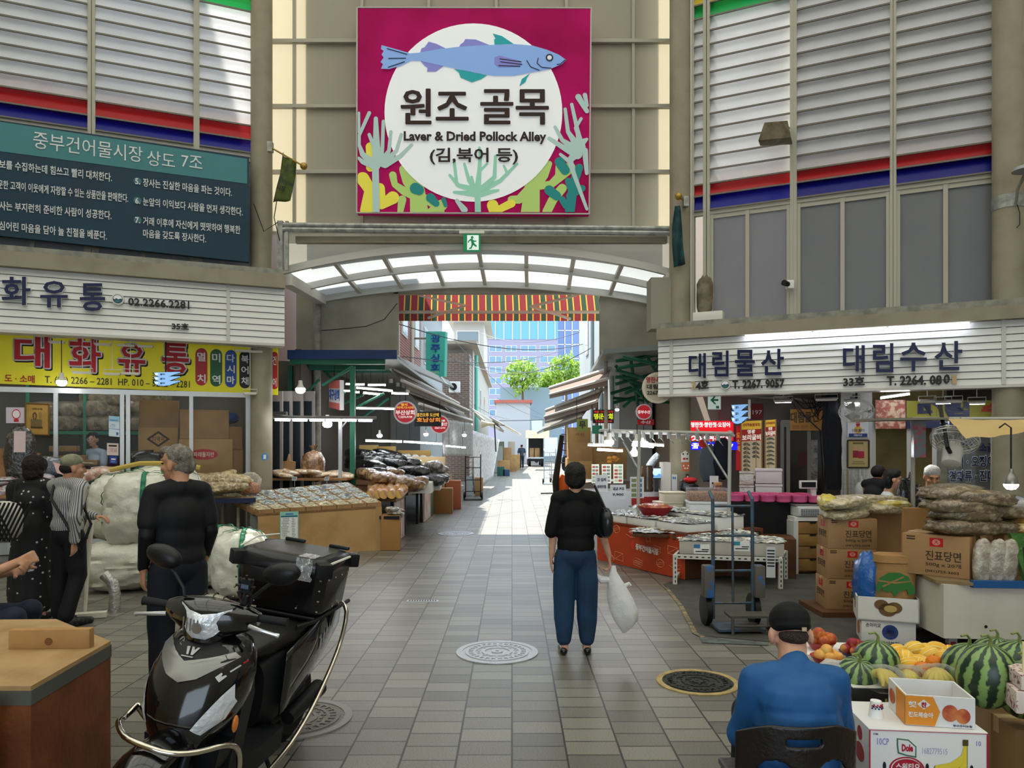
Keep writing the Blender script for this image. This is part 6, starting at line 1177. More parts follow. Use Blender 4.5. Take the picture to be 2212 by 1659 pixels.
b=MB(mat('#d0d4d4',.5)); q=[V((2.98,8.72,.50)),V((3.08,8.70,.50)),V((3.08,8.70,.14)),V((2.98,8.72,.14))]; q=[p+V((0,-.04,0)) for p in q]; b.slab(q,.004); b.use(dark)
for k in range(6): b.poly(q,[(.1,.9-.1*k),(.9,.9-.1*k),(.9,.86-.1*k),(.1,.86-.1*k)],.001)
solo(b,'price_note','white price note hanging from the angle iron table edge','price note')
for px,py,m in ((1512,1186,bls),(1598,1180,mat('#3a8fa0'))):
 p=W(px,py,8.62); b=MB(bone); q=[p+V((-.08,-.03,.06)),p+V((.1,-.05,.06)),p+V((.1,-.05,-.05)),p+V((-.08,-.03,-.05))]; b.slab(q,.004); b.use(m); b.poly(q,[(0,.6),(.4,.6),(.4,1),(0,1)],.001); b.use(dark); b.poly(q,[(.5,.4),(.95,.4),(.95,.5),(.5,.5)],.001); b.poly(q,[(.1,.2),(.9,.2),(.9,.3),(.1,.3)],.001); solo(b,'box_label','paper label with a blue corner on the pale fish box' if m is bls else 'small teal topped label stuck on the pale fish box','label')
# things behind: foam boxes, clear tub, pink tubs on black table
t=thing('black_table','table under a black cloth carrying pink tubs beside the scale','table',V((3.55,10.35,0))); b=MB(mat('#0e0e11',.8,bump=(6,.5)));
bwall(b,2.95,4.25,9.95,10.85,0,.92); b.build('cloth_cover',t)
pk=mat('#d65f92',.35,coat=.3); b=MB(pk); b.lathe([(.075,0),(.095,.015),(.098,.075),(.102,.08),(.102,.10),(.098,.10),(.092,.02)],(0,0,0),18); pr=b.build('pink_tub',None,origin=V((0,0,0))); tag(pr,'pink round plastic tub in the double row on the black table','tub','pink tubs on the black table')
k=0
for r in range(3):
 for i in range(6):
  p=V((3.05+.2*i,10.08+.24*r-.04*i,.92)); o=pr if k==0 else pr.copy()
  if k: C.objects.link(o)
  o.location=p; k+=1
def fbox(label,c,d,rz=0,m=foam,name='foam_box'):
 t=thing(name,label,'box',c); b=MB(m); b.box(V(c)+V((0,0,d[2]*.41)),(d[0],d[1],d[2]*.82),rz,bev=.01); b.build('body',t); b=MB(m); b.box(V(c)+V((0,0,d[2]*.91)),(d[0]*1.04,d[1]*1.04,d[2]*.18),rz,bev=.01); b.build('lid',t); return t
b=MB(mat('#57504a',.7)); bwall(b,1.95,2.95,10.1,11.3,0,.72); solo(b,'goods_stand','low dark stand behind the fish trays holding foam boxes','stand')
fbox('small foam box at the foot of the corner pillar, lower one',(2.25,10.7,.72),(.36,.3,.16),.1,mat('#c4bda8',.6)); fbox('small foam box at the foot of the corner pillar, upper one',(2.32,10.7,.88),(.32,.28,.14),.1,mat('#c9c2ae',.6)); fbox('white foam box under the clear tub of brown crumbs',(2.72,10.3,.72),(.55,.4,.2),-.1,mat('#d6d8dc',.5))
t=thing('crumb_tub','clear tub of reddish brown dried shrimp on a white foam box','tub',(2.72,10.3,.92)); b=MB(mat('#9c6a48',.6,var=(70,'#c99c78',.4,.6),bump=(80,.8))); b.box((2.72,10.3,.985),(.53,.38,.12),-.1,bev=.02); b.build('shrimp_fill',t,'stuff'); b=MB(film('#cfd2dc',.12,.1)); b.box((2.72,10.3,1.01),(.55,.4,.17),-.1,bev=.015); b.build('clear_box',t)
for k,(px,py,Y) in enumerate(((1416,1090,10.6),)):
 t=thing('red_basin','red basin of yellow and red packs beside the foam boxes','basin',(1.98,10.25,.72)); b=MB(mat('#a01f24',.4)); b.lathe([(.15,0),(.24,.12),(.25,.12),(.16,.0)],(1.98,10.25,.72),24); b.build('bowl',t); b=MB(mat('#b5782a',.3,coat=.8,bump=(20,1),var=(12,'#9c2a24',.4,.6))); lump(b,(1.98,10.25,.83),(.2,.2,.06),amp=.2,fr=5,seed=3); b.build('pack_fill',t,'stuff')
for k in range(2):
 fbox(['white strapped foam box, lower of the pair by the banner board','white strapped foam box, upper of the pair by the banner board'][k],(3.72,10.75,.92+.22*k),(.36,.3,.21),-.3,mat('#c6c2c8',.5))
for k in range(2): fbox(['glossy wrapped foam box beside the strapped pair, lower','glossy wrapped foam box beside the strapped pair, upper'][k],(3.42,10.8,.92+.2*k),(.2,.26,.19),-.3,mat('#b9b5b0',.15,coat=1,bump=(20,.8)))
for k,(px,py,Y,h,w_,m) in enumerate(((1540,1052,10.7,.2,.16,mat('#cfd2d6',.5)),)):
 q=P4(1534,1028,1552,1053,10.75); b=MB(m); b.slab(q,.02); b.use(dark); b.poly(q,[(.2,.3),(.8,.3),(.8,.45),(.2,.45)],.002); solo(b,'price_stand','small white price stand among the jars behind the pink tubs','price stand')
b=MB(mat('#7a3a2a',.3,coat=.6)); b.lathe([(.055,0),(.06,.02),(.06,.17),(.05,.19)],(2.98,10.72,.92),16); b.use(mat('#b58a5a')); b.lathe([(.062,.19),(.062,.23),(.02,.235)],(2.98,10.72,.92),16); solo(b,'sauce_jar','small red jar with a tan lid behind the pink tubs','jar')
b=MB(blackbag); lump(b,(2.68,11.3,1.02),(.14,.12,.16),amp=.2,seed=9); b.use(red); lump(b,(2.7,11.22,1.16),(.1,.08,.04),amp=.2,seed=3); solo(b,'black_bag','black and red wrapped bundle behind the corner pillar','bag')
b=MB(mat('#5b6670',.6)); lump(b,Rp(1530,1000,-1.2),(.16,.1,.32),amp=.14,fr=3,seed=4); solo(b,'hanging_apron','grey apron hanging under the lit red and blue sign','apron'); b=MB(mat('#171d2c',.7)); lump(b,Rp(1560,990,-1.25),(.17,.1,.36),amp=.14,fr=3,seed=7); solo(b,'dark_coat','dark navy coat hanging beside the grey apron','coat')
# scale on its drawer stand
t=thing('drawer_stand','wooden four-drawer stand with a white side under the scale','stand',(3.92,9.95,0)); b=MB(mat('#c9cbca',.6)); b.box((3.72,9.95,.40),(.06,.5,.8)); b.build('side_panel',t)
for k in range(4): b=MB(mat('#94703f',.6,var=(5,'#7d5c32',.4,.7))); b.box((3.94,9.72,.14+.185*k),(.38,.04,.175),bev=.006); b.use(dark); b.box((3.94,9.697,.22+.185*k),(.08,.01,.02)); b.build('drawer',t)
b=MB(wood); b.box((3.94,9.97,.4),(.38,.46,.76)); b.build('body',t); b=MB(foam); b.box((3.93,9.95,.83),(.46,.5,.06)); b.build('top',t)
t=thing('scale','white price weighing scale with keypad and raised display','scale',(3.95,9.85,.86)); b=MB(mat('#c9cbc8',.4)); b.box((3.95,9.85,.93),(.42,.34,.13),bev=.02); b.build('body',t); b=MB(mat('#9fa3a3',.3,.6)); b.box((3.92,9.9,1.01),(.38,.3,.015)); b.build('pan',t); b=MB(mat('#6f7478'));
for i in range(8):
 for j in range(4): b.box((3.79+.03*i,9.677,.89+.022*j),(.022,.006,.015))
b.use(black); b.box((4.10,9.678,.93),(.07,.006,.04)); b.build('keypad',t); b=MB(mat('#c9cbc8',.4)); b.box((4.06,9.98,1.11),(.06,.05,.22)); b.build('display_post',t); b=MB(mat('#c9cbc8',.4)); b.box((3.98,9.96,1.27),(.23,.05,.11),bev=.01); b.use(black); b.box((3.98,9.933,1.27),(.19,.004,.07)); b.build('display',t)
# lamps, fans and wires under the right soffit
for k,(px,py,w_,on_,o) in enumerate(((1692,866,.26,1,-.5),(1840,866,.22,1,-.5),(2003,866,.2,0,-.4),(2037,868,.2,1,-.4),(2110,869,.2,1,-.4),(2060,866,.2,0,-.4),(1785,862,.3,0,-.4))):
 p=Rp(px,py,o); floodlamp(p,w_,['lit flood lamp under the right fascia above the banner boards','lit flood lamp above the small wire fan','unlit flood lamp at the yellow sign end of the right fascia','lit flood lamp in front of the yellow sign, first of two','lit flood lamp in front of the yellow sign beside the big pillar','unlit flood lamp between the two lit lamps at the yellow sign','unlit flood lamp above the black curtain'][k],max(.03,RZ+.28-p.z-.07),.3,-.43,on_)
a=Rp(1902,860,-.5); c=Rp(1965,851,-.5); tubelamp(a,c,'slanting tube light under the right fascia beside the yellow sign',drop=.1)
t=thing('cable_tangle','tangle of black cables hanging under the right soffit','cables',Rp(1740,900,-.8)); b=MB(black)
for k in range(9):
 x0=1700+RN.uniform(0,60); x1=1770+RN.uniform(0,30); P=[Rp(x0+(x1-x0)*i/10,858+RN.uniform(-2,2)+ (28+k*3)*math.sin(PI*i/10)*(.5+.06*k),-.75-.03*k) for i in range(11)]; b.tube(P,.008,5)
b.tube([Rp(1715,870,-.7),Rp(1745,905,-.7),Rp(1772,930,-.7),Rp(1776,1000,-.7),Rp(1778,1060,-.7)],.012,5); b.build('cable_bundle',t,'stuff')
for k in range(5):
 b=MB(steel); y=853+k*3; a=Rp(1560+40*k,y,-.9-.2*k); c=Rp(1700+35*k,y+6,-1-.2*k); b.tube([a,c],.015,6); solo(b,'conduit_pipe','thin grey conduit pipe under the right soffit','pipe','conduits under the right soffit')
def fan(c,r,label,yaw,tilt,col=mat('#c9c9c4',.4)):
 t=thing('wall_fan',label,'fan',c); R=(M.Rotation(yaw,4,'Z')@M.Rotation(tilt,4,'X')); R3=R.to_3x3(); c=V(c); f=lambda x,y,z:c+R3@V((x,y,z))
 b=MB(col)
 for rr,yy in ((1,0),(.98,-.03),(.96,.04),(.66,-.07),(.35,-.09),(.66,.09)): b.tube([f(r*rr*math.cos(a),yy,r*rr*math.sin(a)) for a in [2*PI*i/28 for i in range(28)]],.004 if rr<.99 else .007,4,closed=True)
 for k in range(26): a=2*PI*k/26; b.tube([f(math.cos(a)*r*s,y,math.sin(a)*r*s) for s,y in ((.2,-.095),(.66,-.07),(1,0),(.66,.09),(.3,.11))],.0022,4)
 b.build('cage_lattice',t); b=MB(mat('#9a9c9a',.3))
 for k in range(3):
  a=2*PI*k/3; b.add([f(math.cos(a+d)*r*s,y,math.sin(a+d)*r*s) for s,d,y in ((.15,-.3,.02),(.85,-.35,.03),(.88,.35,-.03),(.15,.35,-.02))],[(0,1,2,3)])
 b.build('fan_blade_pattern',t); b=MB(col); b.tube([f(0,.05,0),f(0,.12,0),f(0,.28,0),f(0,.30,0)],[.06,.09,.085,.05],16); b.build('motor',t); b=MB(col); b.tube([f(0,-.095,0),f(0,-.1,0)],r*.2,16); b.build('hub',t); b=MB(dark); b.tube([f(0,.2,.08),f(0,.22,.2),c+V((0,.25,.35))],.02,6); b.build('bracket',t); return t
fan(W(1850,889,11.2),.25,'small wire fan high on the white wall above the blue plate',-.4,.9)
fan(W(2062,950,7.3),.215,'large wire fan tilted down under the beige sheet',2.4,-1.0)
for o in bpy.data.objects:
 if o.name=='scale': o.location.z-=.11
 if o.name=='drawer_stand': o.scale.z=.87
# ================================================================ LEFT OF THE PLAZA
def table_at(P,x0,x1,off,depth,z,label,m=wood,edge=None):
 s0,s1=sorted((P.s(x0,off),P.s(x1,off))); t=thing('goods_table',label,'table',P.at((s0+s1)/2,0,off)); b=MB(m); b.hexa([P.at(x,zz,o) for zz in (z-.04,z) for x,o in ((s0,off+depth),(s1,off+depth),(s1,off),(s0,off))]); b.build('top',t)
 if edge: b=MB(edge); b.hexa([P.at(x,zz,o) for zz in (z-.06,z+.01) for x,o in ((s0,off+depth+.02),(s1,off+depth+.02),(s1,off+depth),(s0,off+depth))]); b.build('edge_strip',t)
 for x in (s0+.05,s1-.05):
  for o in (off+depth-.05,off+.05): b=MB(steel); q=P.at(x,0,o); b.box((q.x,q.y,(z-.04)/2),(.045,.045,z-.04)); b.build('leg',t)
 return t
table_at(LP,285,-40,.0,.75,1.0,'long wooden goods table before the glass front behind the couple')
table_at(LP,545,400,-.1,.75,.86,'metal legged goods table with a dark blue edge before the glass door',mat('#8f7a55',.6),mat('#1c2547',.4))
squid=mat('#b58873',.3,coat=.8,bump=(24,.9),var=(10,'#e0cfc6',.45,.65))
pr=soft('dried_squid_bag',squid,(.2,.17,.09),2,'clear bag of pinkish dried squid on the goods table behind the capped man','dried squid bags')
scatter(pr,[(Vp+V((0,0,.0)),aL+r,s) for Vp,r,s in ((LP.hit(196,1036,.3),.2,.9),(LP.hit(228,1034,.3),-.2,1.1),(LP.hit(170,1042,.35),.4,.8))])
p=LP.hit(232,1061,.45); fbox('pink white foam box on the goods table under the squid bags',(p.x,p.y,1.0),(.55,.3,.1),aL,mat('#d9c9c9',.5))
mixm=mat('#a9aab0',.2,coat=1,bump=(26,1),var=(16,'#a8453f',.5,.72)); pr=soft('snack_pack',mixm,(.15,.13,.06),6,'shiny mixed snack pack on the goods table by the dotted dress','snack packs on the goods table')
scatter(pr,[(LP.hit(px,py,.4+.2*RN.random()),aL+RN.uniform(-.5,.5),RN.uniform(.8,1.1)) for px,py in ((10,1045),(28,1062),(50,1050),(5,1070),(90,1040),(120,1050),(150,1055),(185,1062),(170,1068),(255,1066))])
b=MB(mat('#2f2a26',.15,coat=1,bump=(18,1),var=(8,'#7d7770',.55,.72))); p=LP.hit(44,1040,.25); lump(b,p+V((0,0,.36)),(.2,.09,.42),rotz(aL),amp=.1,fr=4,seed=3,n=20); b.use(mat('#d4bcbc',.3,coat=.8)); b.slab([p+LP.n*.115+V((-.06,-.01,.72)),p+LP.n*.115+V((.08,.03,.72)),p+LP.n*.13+V((.08,.03,.42)),p+LP.n*.13+V((-.06,-.01,.42))],.01); solo(b,'seaweed_bag','tall shiny bag of dark seaweed with a pale label standing at the left shop window','bag')
for k,(px,py,w_,h,tl_) in enumerate(((6,1045,.16,.5,.1),(24,1045,.14,.48,-.1),(72,1040,.12,.42,.15))):
 p=LP.hit(px,py,.2); b=MB(wood); b.box((p.x,p.y,p.z+h/2),(w_,.1,h),rot=rotz(aL,0,tl_)); solo(b,'wooden_board',['upright brown board left of the seaweed bag at the shop window','second upright brown board left of the seaweed bag','narrow brown board leaning right of the seaweed bag'][k],'board')
for k,(px,py) in enumerate(((15,1062),(62,1060),(112,1046))): p=LP.hit(px,py,.3); cbox(['low open brown carton under the leaning boards','brown carton beside the dotted dress woman','small brown carton holding seaweed packs by the window'][k],(p.x,p.y,1.0),(.34,.24,.13),aL+.2*k,mat('#8f6a3f',.7))
b=MB(mat('#3c4650',.2,coat=1,bump=(16,1))); p=LP.hit(115,1012,.2); lump(b,p,(.3,.12,.16),rotz(aL,0,.2),amp=.15,seed=5); b.use(mat('#d9b0ac',.3,coat=.8)); b.slab([p+LP.n*.14+V((.02,0,.1)),p+LP.n*.14+V((.14,.02,.06)),p+LP.n*.15+V((.2,.02,-.1)),p+LP.n*.15+V((.08,0,-.06))],.01); solo(b,'dark_laver_pack','dark laver pack with a pink label leaning before the left window','pack')
white_bait=mat('#c9b896',.35,coat=.7,bump=(40,.9),var=(30,'#8f7a55',.42,.6)); pr=soft('whitebait_bag',white_bait,(.22,.2,.07),7,'flat clear bag of pale dried fish strips piled on the blue edged table','pale dried fish bags',n=18)
scatter(pr,[(LP.hit(px,py,o),aL+r,s) for px,py,o,r,s in ((436,1062,.5,.2,1.1),(478,1062,.5,-.1,1.1),(505,1060,.45,.2,1),(425,1040,.3,.3,1),(462,1040,.3,-.2,1.05),(440,1048,.4,0,1),(488,1046,.35,.2,1))])
pr=soft('stick_pack',mat('#b79b62',.25,coat=.9,bump=(26,.8),var=(8,'#d9c9a0',.45,.65)),(.07,.27,.05),9,'long yellow topped pack of dried sticks leaning by the corner pillar','stick packs by the pillar',n=12)
scatter(pr,[(LP.hit(px,py,.15),aL-.5+RN.uniform(-.1,.1),1) for px,py in ((500,1034),(512,1036),(522,1040),(531,1044),(494,1028))])
t=thing('shrimp_bag','clear knotted bag of orange dried shrimp at the foot of the corner pillar','bag',W(541,1067,12.1)); b=MB(mat('#b56a3f',.4,coat=.6,bump=(60,.9),var=(45,'#e0a880',.4,.6))); c=W(541,1067,12.1); lump(b,c+V((0,0,.09)),(.15,.12,.1),amp=.1,fr=5,n=18,seed=3); b.build('shrimp_fill',t,'stuff'); b=MB(film('#ffffff',.1,.12,(24,1))); lump(b,c+V((0,0,.16)),(.165,.13,.19),amp=.15,fr=4,n=16,seed=8); b.build('clear_film',t)
# things under the tables
for k,(px,py,Y,w_,h,m,lab) in enumerate(((466,1150,11.6,.22,.42,mat('#aeb1ad',.6),'pale carton with green print under the blue edged table'),(505,1147,11.7,.34,.18,white,'white carton under the blue edged table'),(520,1152,11.2,.30,.16,mat('#b58038',.7),'small tan carton at the left end of the plywood stall'),(500,1128,12.0,.5,.3,mat('#16171c',.4),'black crate of folded bags under the blue edged table'))):
 p=W(px,py,Y); cbox(lab,(p.x,p.y,0),(w_,.3,max(.05,h+p.z*.0)),aL*.6,m)
# ------------------------------------------------ white woven sacks
sackm=mat('#d3d2c6',.35,coat=.25,bump=(9,1.0),var=(2.5,'#c9c6b4',.4,.7)); gstrap=mat('#2c7a5a',.5)
def sack(c,r,rz,label,seed,straps=True,group=None,mark=True):
 t=thing('woven_sack',label,'sack',V((c[0],c[1],0)) if c[2]-r[2]<.1 else V((c[0],c[1],c[2]-r[2])),group); c=V(c); R=M.Rotation(rz,4,'Z')
 def fn(p,v):
  k=(abs(v.x)**4+abs(v.y)**4+abs(v.z)**4)**(-.25); q=v*(1+(k-1)*.75)
  f=1+.07*noise.noise(v*2.2+V((seed,0,0)))+.03*noise.noise(v*6+V((0,seed,0)))-.10*abs(noise.noise(V((v.x*3,v.y*3,v.z*6+seed))))-.07*abs(noise.noise(V((v.x*6+seed,v.y*6,v.z*4))))
  return V((q.x*r[0],q.y*r[1],q.z*r[2]))*f
 b=MB(sackm); b.ell(c,1,R,64,fn); b.build('bag_body',t)
 if straps:
  for ax in (0,1):
   b=MB(gstrap); n=140; vs=[]
   for i in range(n):
    a=2*PI*i/n; v=V((.15 if ax==0 else math.cos(a),math.cos(a) if ax==0 else .1,math.sin(a))).normalized(); p=fn(None,v)*1.02+v*.008; sdv=V((.026,0,0)) if ax==0 else V((0,.026,0)); R3=R.to_3x3(); vs+=[c+R3@(p-sdv),c+R3@(p+sdv)]
   b.add(vs,[(2*i,2*((i+1)%n),2*((i+1)%n)+1,2*i+1) for i in range(n)],True); o=b.build('strap',t); o.modifiers.new('s','SOLIDIFY').thickness=.004
 return t
sack((-4.42,8.75,.30),(.62,.40,.30),.3,'long white sack lying at the bottom of the sack pile behind the couple',1,False)
sack((-4.38,8.72,.52+.42),(.40,.36,.44),.35,'plump white sack with green straps on the pile, beside the grey haired man',2)
sack((-4.86,9.2,.50+.42),(.36,.34,.42),.2,'white sack with a green strap on the pile, behind the striped shirt',5)
sack((-4.5,9.55,.52+.46),(.5,.4,.46),.2,'white sack at the back of the pile with a yellow tie',8)
b=MB(mat('#b39a4a',.6)); b.tube([(-5.0,9.2,1.38),(-4.7,9.35,1.46),(-4.3,9.45,1.46),(-4.0,9.5,1.40)],.03,6); solo(b,'yellow_tie','twisted yellow cloth tie lying across the back sacks','cloth')
sack((-3.02,8.25,.37),(.31,.34,.385),.2,'single white sack with green straps standing behind the scooter box',11)
sack((-3.55,8.9,.36),(.28,.3,.37),.1,'white sack half hidden behind the grey haired man',14)
b=MB(gstrap)
for dx in (0,.05,.22): b.tube([(-4.15+dx,8.28,.62),(-4.12+dx*1.5,8.22,.4),(-4.02+dx,8.2,.18),(-3.85+dx,8.15,.03)],.016,5)
solo(b,'loose_strap','loose green strap ends hanging down the bottom sack','strap')
b=MB(red); b.box((-4.86,8.33,.62),(.14,.02,.08),.3); solo(b,'red_tag','small red tag on the bottom sack','tag')
t=thing('folded_trolley','folded white metal trolley frame leaning by the sacks','trolley',G(182,1330)); p=G(182,1330); b=MB(mat('#cfcabb',.5)); b.tube([p+V((0,0,0)),p+V((-.02,.1,.55)),p+V((0,.15,.98))],.022,8); b.tube([p+V((-.18,.05,0)),p+V((-.2,.15,.5)),p+V((-.02,.15,.98))],.018,8); b.box(p+V((.12,-.1,.03)),(.28,.1,.05),.4); b.build('frame',t)
b=MB(mat('#b5b3ac',.25,.6,bump=(30,.8))); c=p+V((.18,.18,0)); b.tube([c+V((.02,0,.0)),c+V((.03,0,.18)),c+V((.0,0,.30)),c+V((-.08,0,.38))],.055,12); b.build('foil_tube',t)
# ------------------------------------------------ big wooden chest in the near corner
t=thing('wooden_chest','large worn brown wooden chest with a pale plywood lid in the near corner','chest',(-2.55,3.4,0)); zt=.75
P=[V(p) for p in ((-1.89,2.91,0),(-1.94,3.58,0),(-2.48,4.03,0),(-3.3,4.0,0),(-3.3,2.91,0))]; up=V((0,0,1))
b=MB(mat('#7a4526',.6,var=(5,'#5e3219',.35,.7),bump=(30,.2))); b.prism([p+up*.0 for p in P],up*(zt-.07)); b.build('chest_body',t)
pl2=mat('#a8895f',.6,var=(4,'#8f7044',.4,.7),bump=(40,.2)); b=MB(pl2); b.prism([p+up*(zt-.02) for p in P],up*.02); b.build('lid',t)
b=MB(mat('#4f5048',.6)); Q=[p+(p-V((-2.6,3.4,0))).normalized()*.004 for p in P];
for i in (0,4): a,c=Q[i],Q[(i+1)%5]; b.hexa([a+up*(zt-.075),c+up*(zt-.075),c+V((-.02,.02,zt-.075)),a+V((-.02,.02,zt-.075)),a+up*(zt-.018),c+up*(zt-.018),c+V((-.02,.02,zt-.018)),a+V((-.02,.02,zt-.018))])
b.build('edge_band',t)
b=MB(wood); c=V((-2.15,3.46,zt+.045)); b=MB(mat('#a9804e',.55,var=(4,'#8a6236',.4,.7))); b.box(c,(.365,.045,.09),.05,bev=.003); b.use(mat('#6f4722',.6)); disc(b,c+V((.0,-.0235,-.01)),.018,(0.05,-1,0),.001,16); solo(b,'timber_offcut','short squared timber offcut with a knot on the chest lid','timber')
t=thing('plywood_box','pale plywood box with a rusty hinge against the chest at the frame edge','box',(-2.35,2.5,0)); b=MB(ply); b.box((-2.42,2.55,.33),(.9,.55,.66)); b.build('box_body',t); b=MB(mat('#57463a',.5,.5)); b.box((-1.99,2.8,.70),(.06,.05,.08)); b.build('hinge',t)
# ================================================================ RIGHT FOREGROUND GOODS
noodle=[('#','f',.42,.72,.62,.93,red),('o','f',.46,.755,.58,.9,mat('#c98a7a')),('ㅈ','f',.485,.79,.555,.865,red),('진표당면','f',.36,.38,.88,.62,bk),('500g x 20개','f',.36,.22,.88,.34,bk),('(041)753-3603','f',.36,.07,.85,.15,bk),('#','f',.07,.86,.2,.89,bk),('#','f',.07,.92,.2,.95,bk),('#','l',.35,.7,.7,.92,red),('진표당면','l',.15,.36,.85,.6,bk)]
n0=len(C.objects)
t=thing('pallet','low wooden pallet under the noodle cartons','pallet',(3.22,7.55,0)); b=MB(wood_d); b.box((3.2,7.55,.03),(.62,.6,.05)); b.build('deck',t)
for k in range(3): cbox(['lowest','middle','topmost'][k]+' brown noodle carton of the three by the blue bag',(3.24+.01*k,7.55,.055+.302*k),(.47,.36,.30),-.12,mat('#9d7a52',.7,var=(3,'#8a6843',.4,.7)),None,noodle)
cbox('brown carton behind the noodle carton stack',(3.75,7.9,0),(.4,.4,.98),-.1,kraft); b=MB(mat('#b08a5c',.7,var=(2,'#9d7748',.4,.7))); b.box((3.82,7.15,.55),(.40,.05,1.08),-.1,rot=rotz(-.1,.06)); b.use(tape); b.box((3.8,7.12,1.0),(.05,.01,.16),rot=rotz(-.1,.06)); solo(b,'flattened_carton','tall flattened carton standing behind the paper sack','carton')
noodm=mat('#a99a72',.3,coat=.8,bump=(40,.9),var=(24,'#d4c8a8',.42,.62)); pr=soft('noodle_bag',noodm,(.24,.16,.055),3,'clear bag of straw coloured dried strips on the noodle cartons','straw coloured bags on the cartons',n=18)
scatter(pr,[(V(p),r,s) for p,r,s in (((3.22,7.5,.965),.2,1),((3.28,7.6,1.03),-.3,1),((3.18,7.45,1.08),.3,1),((3.62,7.6,1.0),.4,1),((3.7,7.8,1.0),-.2,1.1),((3.5,7.7,1.08),.1,1),((3.8,7.85,1.06),.3,1))])
b=MB(mat('#c9b23f',.3,coat=.9,bump=(20,1),var=(8,'#e6dca0',.5,.7))); lump(b,(3.02,7.45,1.12),(.09,.1,.08),amp=.2,seed=4); lump(b,(3.75,7.6,1.09),(.2,.1,.04),amp=.2,seed=6); solo(b,'yellow_pack','yellow topped plastic packs on the noodle bags','pack')
def shift(n0,dx):
 for o in list(C.objects)[n0:]:
  if o.parent is None: o.location.x+=dx
shift(n0,.15)
# white open box with paper sack and blue bag
t=thing('white_open_box','white open carton tray with a brown round print holding the paper sack','box',(3.22,6.42,.195)); wc=mat('#d3d1cb',.6); c=V((3.25,6.45,.195)); R=M.Rotation(-.35,3,'Z'); b=MB(wc)
def W3(x,y,z): return c+R@V((x,y,z))
for x0,x1,y0,y1 in ((-.24,.24,-.17,-.16),(-.24,.24,.16,.17),(-.24,-.23,-.17,.17),(.23,.24,-.17,.17)): b.hexa([W3(x,y,z) for z in (0,.2) for x,y in ((x0,y0),(x1,y0),(x1,y1),(x0,y1))])
b.hexa([W3(x,y,z) for z in (0,.01) for x,y in ((-.24,-.17),(.24,-.17),(.24,.17),(-.24,.17))]); b.build('carton_tray',t); b=MB(mat('#6a4f2c',.5));
for x,z,r in ((-.05,.14,.055),(.05,.12,.06),(.0,.10,.07)): b.prism([W3(x+r*math.cos(a),-.172,z+r*.8*math.sin(a)) for a in [2*PI*i/20 for i in range(20)]],R@V((0,-.001,0)))
b.use(mat('#b59a5a',.5)); b.prism([W3(.02+.05*math.cos(a),-.1735,.11+.03*math.sin(a)) for a in [2*PI*i/20 for i in range(20)]],R@V((0,-.001,0))); b.use(mat('#8a6a3a')); b.prism([W3(-.241,-.02+.05*math.cos(a),.13+.06*math.sin(a)) for a in [2*PI*i/16 for i in range(16)]],R@V((-.001,0,0))); b.build('print',t)
cbox('white carton with a navy round emblem at the bottom of the paper sack pile',(3.25,6.45,0),(.42,.3,.19),-.3,wc,None,[('o','f',.38,.2,.68,.86,mat('#2a3f7a')),('o','f',.43,.3,.63,.76,wc),('o','f',.47,.42,.59,.62,mat('#2a3f7a')),('손이이오','f',.08,.72,.36,.9,bk),('학사농장','f',.36,.04,.7,.12,bk),('o','l',.2,.2,.7,.8,mat('#a8642c'))])
t=thing('paper_sack','rolled top brown paper sack with green hill print standing in the white open box','sack',(3.3,6.46,.21)); psm=mat('#9c7648',.7,bump=(12,.7),var=(3,'#86622f',.4,.7)); b=MB(psm)
def pring(z,hx,hy,tw,dx=0): return [c+R@V((.06+dx+hx*(abs(math.cos(a))**.5)*(1 if math.cos(a)>0 else -1)*(1+.05*math.sin(5*a+z*9)),hy*(abs(math.sin(a))**.5)*(1 if math.sin(a)>0 else -1)*(1+.06*math.sin(4*a+z*7)),z*1.2)) for a in [2*PI*i/32+.01 for i in range(32)]]
def loft(b,rings,cap=True,smooth=True):
 n=len(rings[0]); k=len(rings); fs=[(i*n+j,i*n+(j+1)%n,(i+1)*n+(j+1)%n,(i+1)*n+j) for i in range(k-1) for j in range(n)]
 if cap: fs+=[tuple(range(n-1,-1,-1)),tuple(range((k-1)*n,k*n))]
 return b.add([p for r in rings for p in r],fs,smooth)
loft(b,[pring(.012,.15,.11,0),pring(.1,.165,.125,0),pring(.25,.165,.12,0,-.005),pring(.36,.16,.11,0,.01),pring(.40,.165,.11,0,.01),pring(.41,.175,.12,0,.01),pring(.46,.17,.115,0,.02),pring(.465,.15,.10,0,.02)]); b.build('sack_body',t)
b=MB(mat('#2f6b2f',.6));
def ps(x,z): return c+R@V((.06+x,-.134-.004*math.cos(x*9),z*1.2+.05))
for P_ in ([(-.15,.19),(-.12,.26),(-.05,.30),(.03,.305),(.10,.28),(.15,.2),(.15,.16),(.1,.15),(.09,.19),(.03,.17),(.0,.13),(-.03,.17),(-.08,.16),(-.1,.19),(-.13,.15)],): b.prism([ps(*q) for q in P_],R@V((0,-.002,0)))
b.use(psm);
for P_ in ([(-.13,.235),(.0,.225),(.12,.245),(.12,.25),(.0,.237),(-.13,.245)],[(-.1,.205),(.06,.28),(.07,.275),(-.09,.195)]): b.prism([ps(*q)+R@V((0,-.002,0)) for q in P_],R@V((0,-.0015,0)))
b.use(bk); b.text('CA 고구마',[ps(-.12,.085),ps(.14,.085),ps(.14,.03),ps(-.12,.03)],.002,.03); b.build('print',t)
b=MB(mat('#2560a8',.3,coat=.5,trans=.15,bump=(10,1))); lump(b,c+R@V((-.13,.03,.27)),(.115,.13,.27),amp=.16,fr=3,seed=4,n=20); solo(b,'blue_bag','blue plastic bag stuffed beside the paper sack','bag')
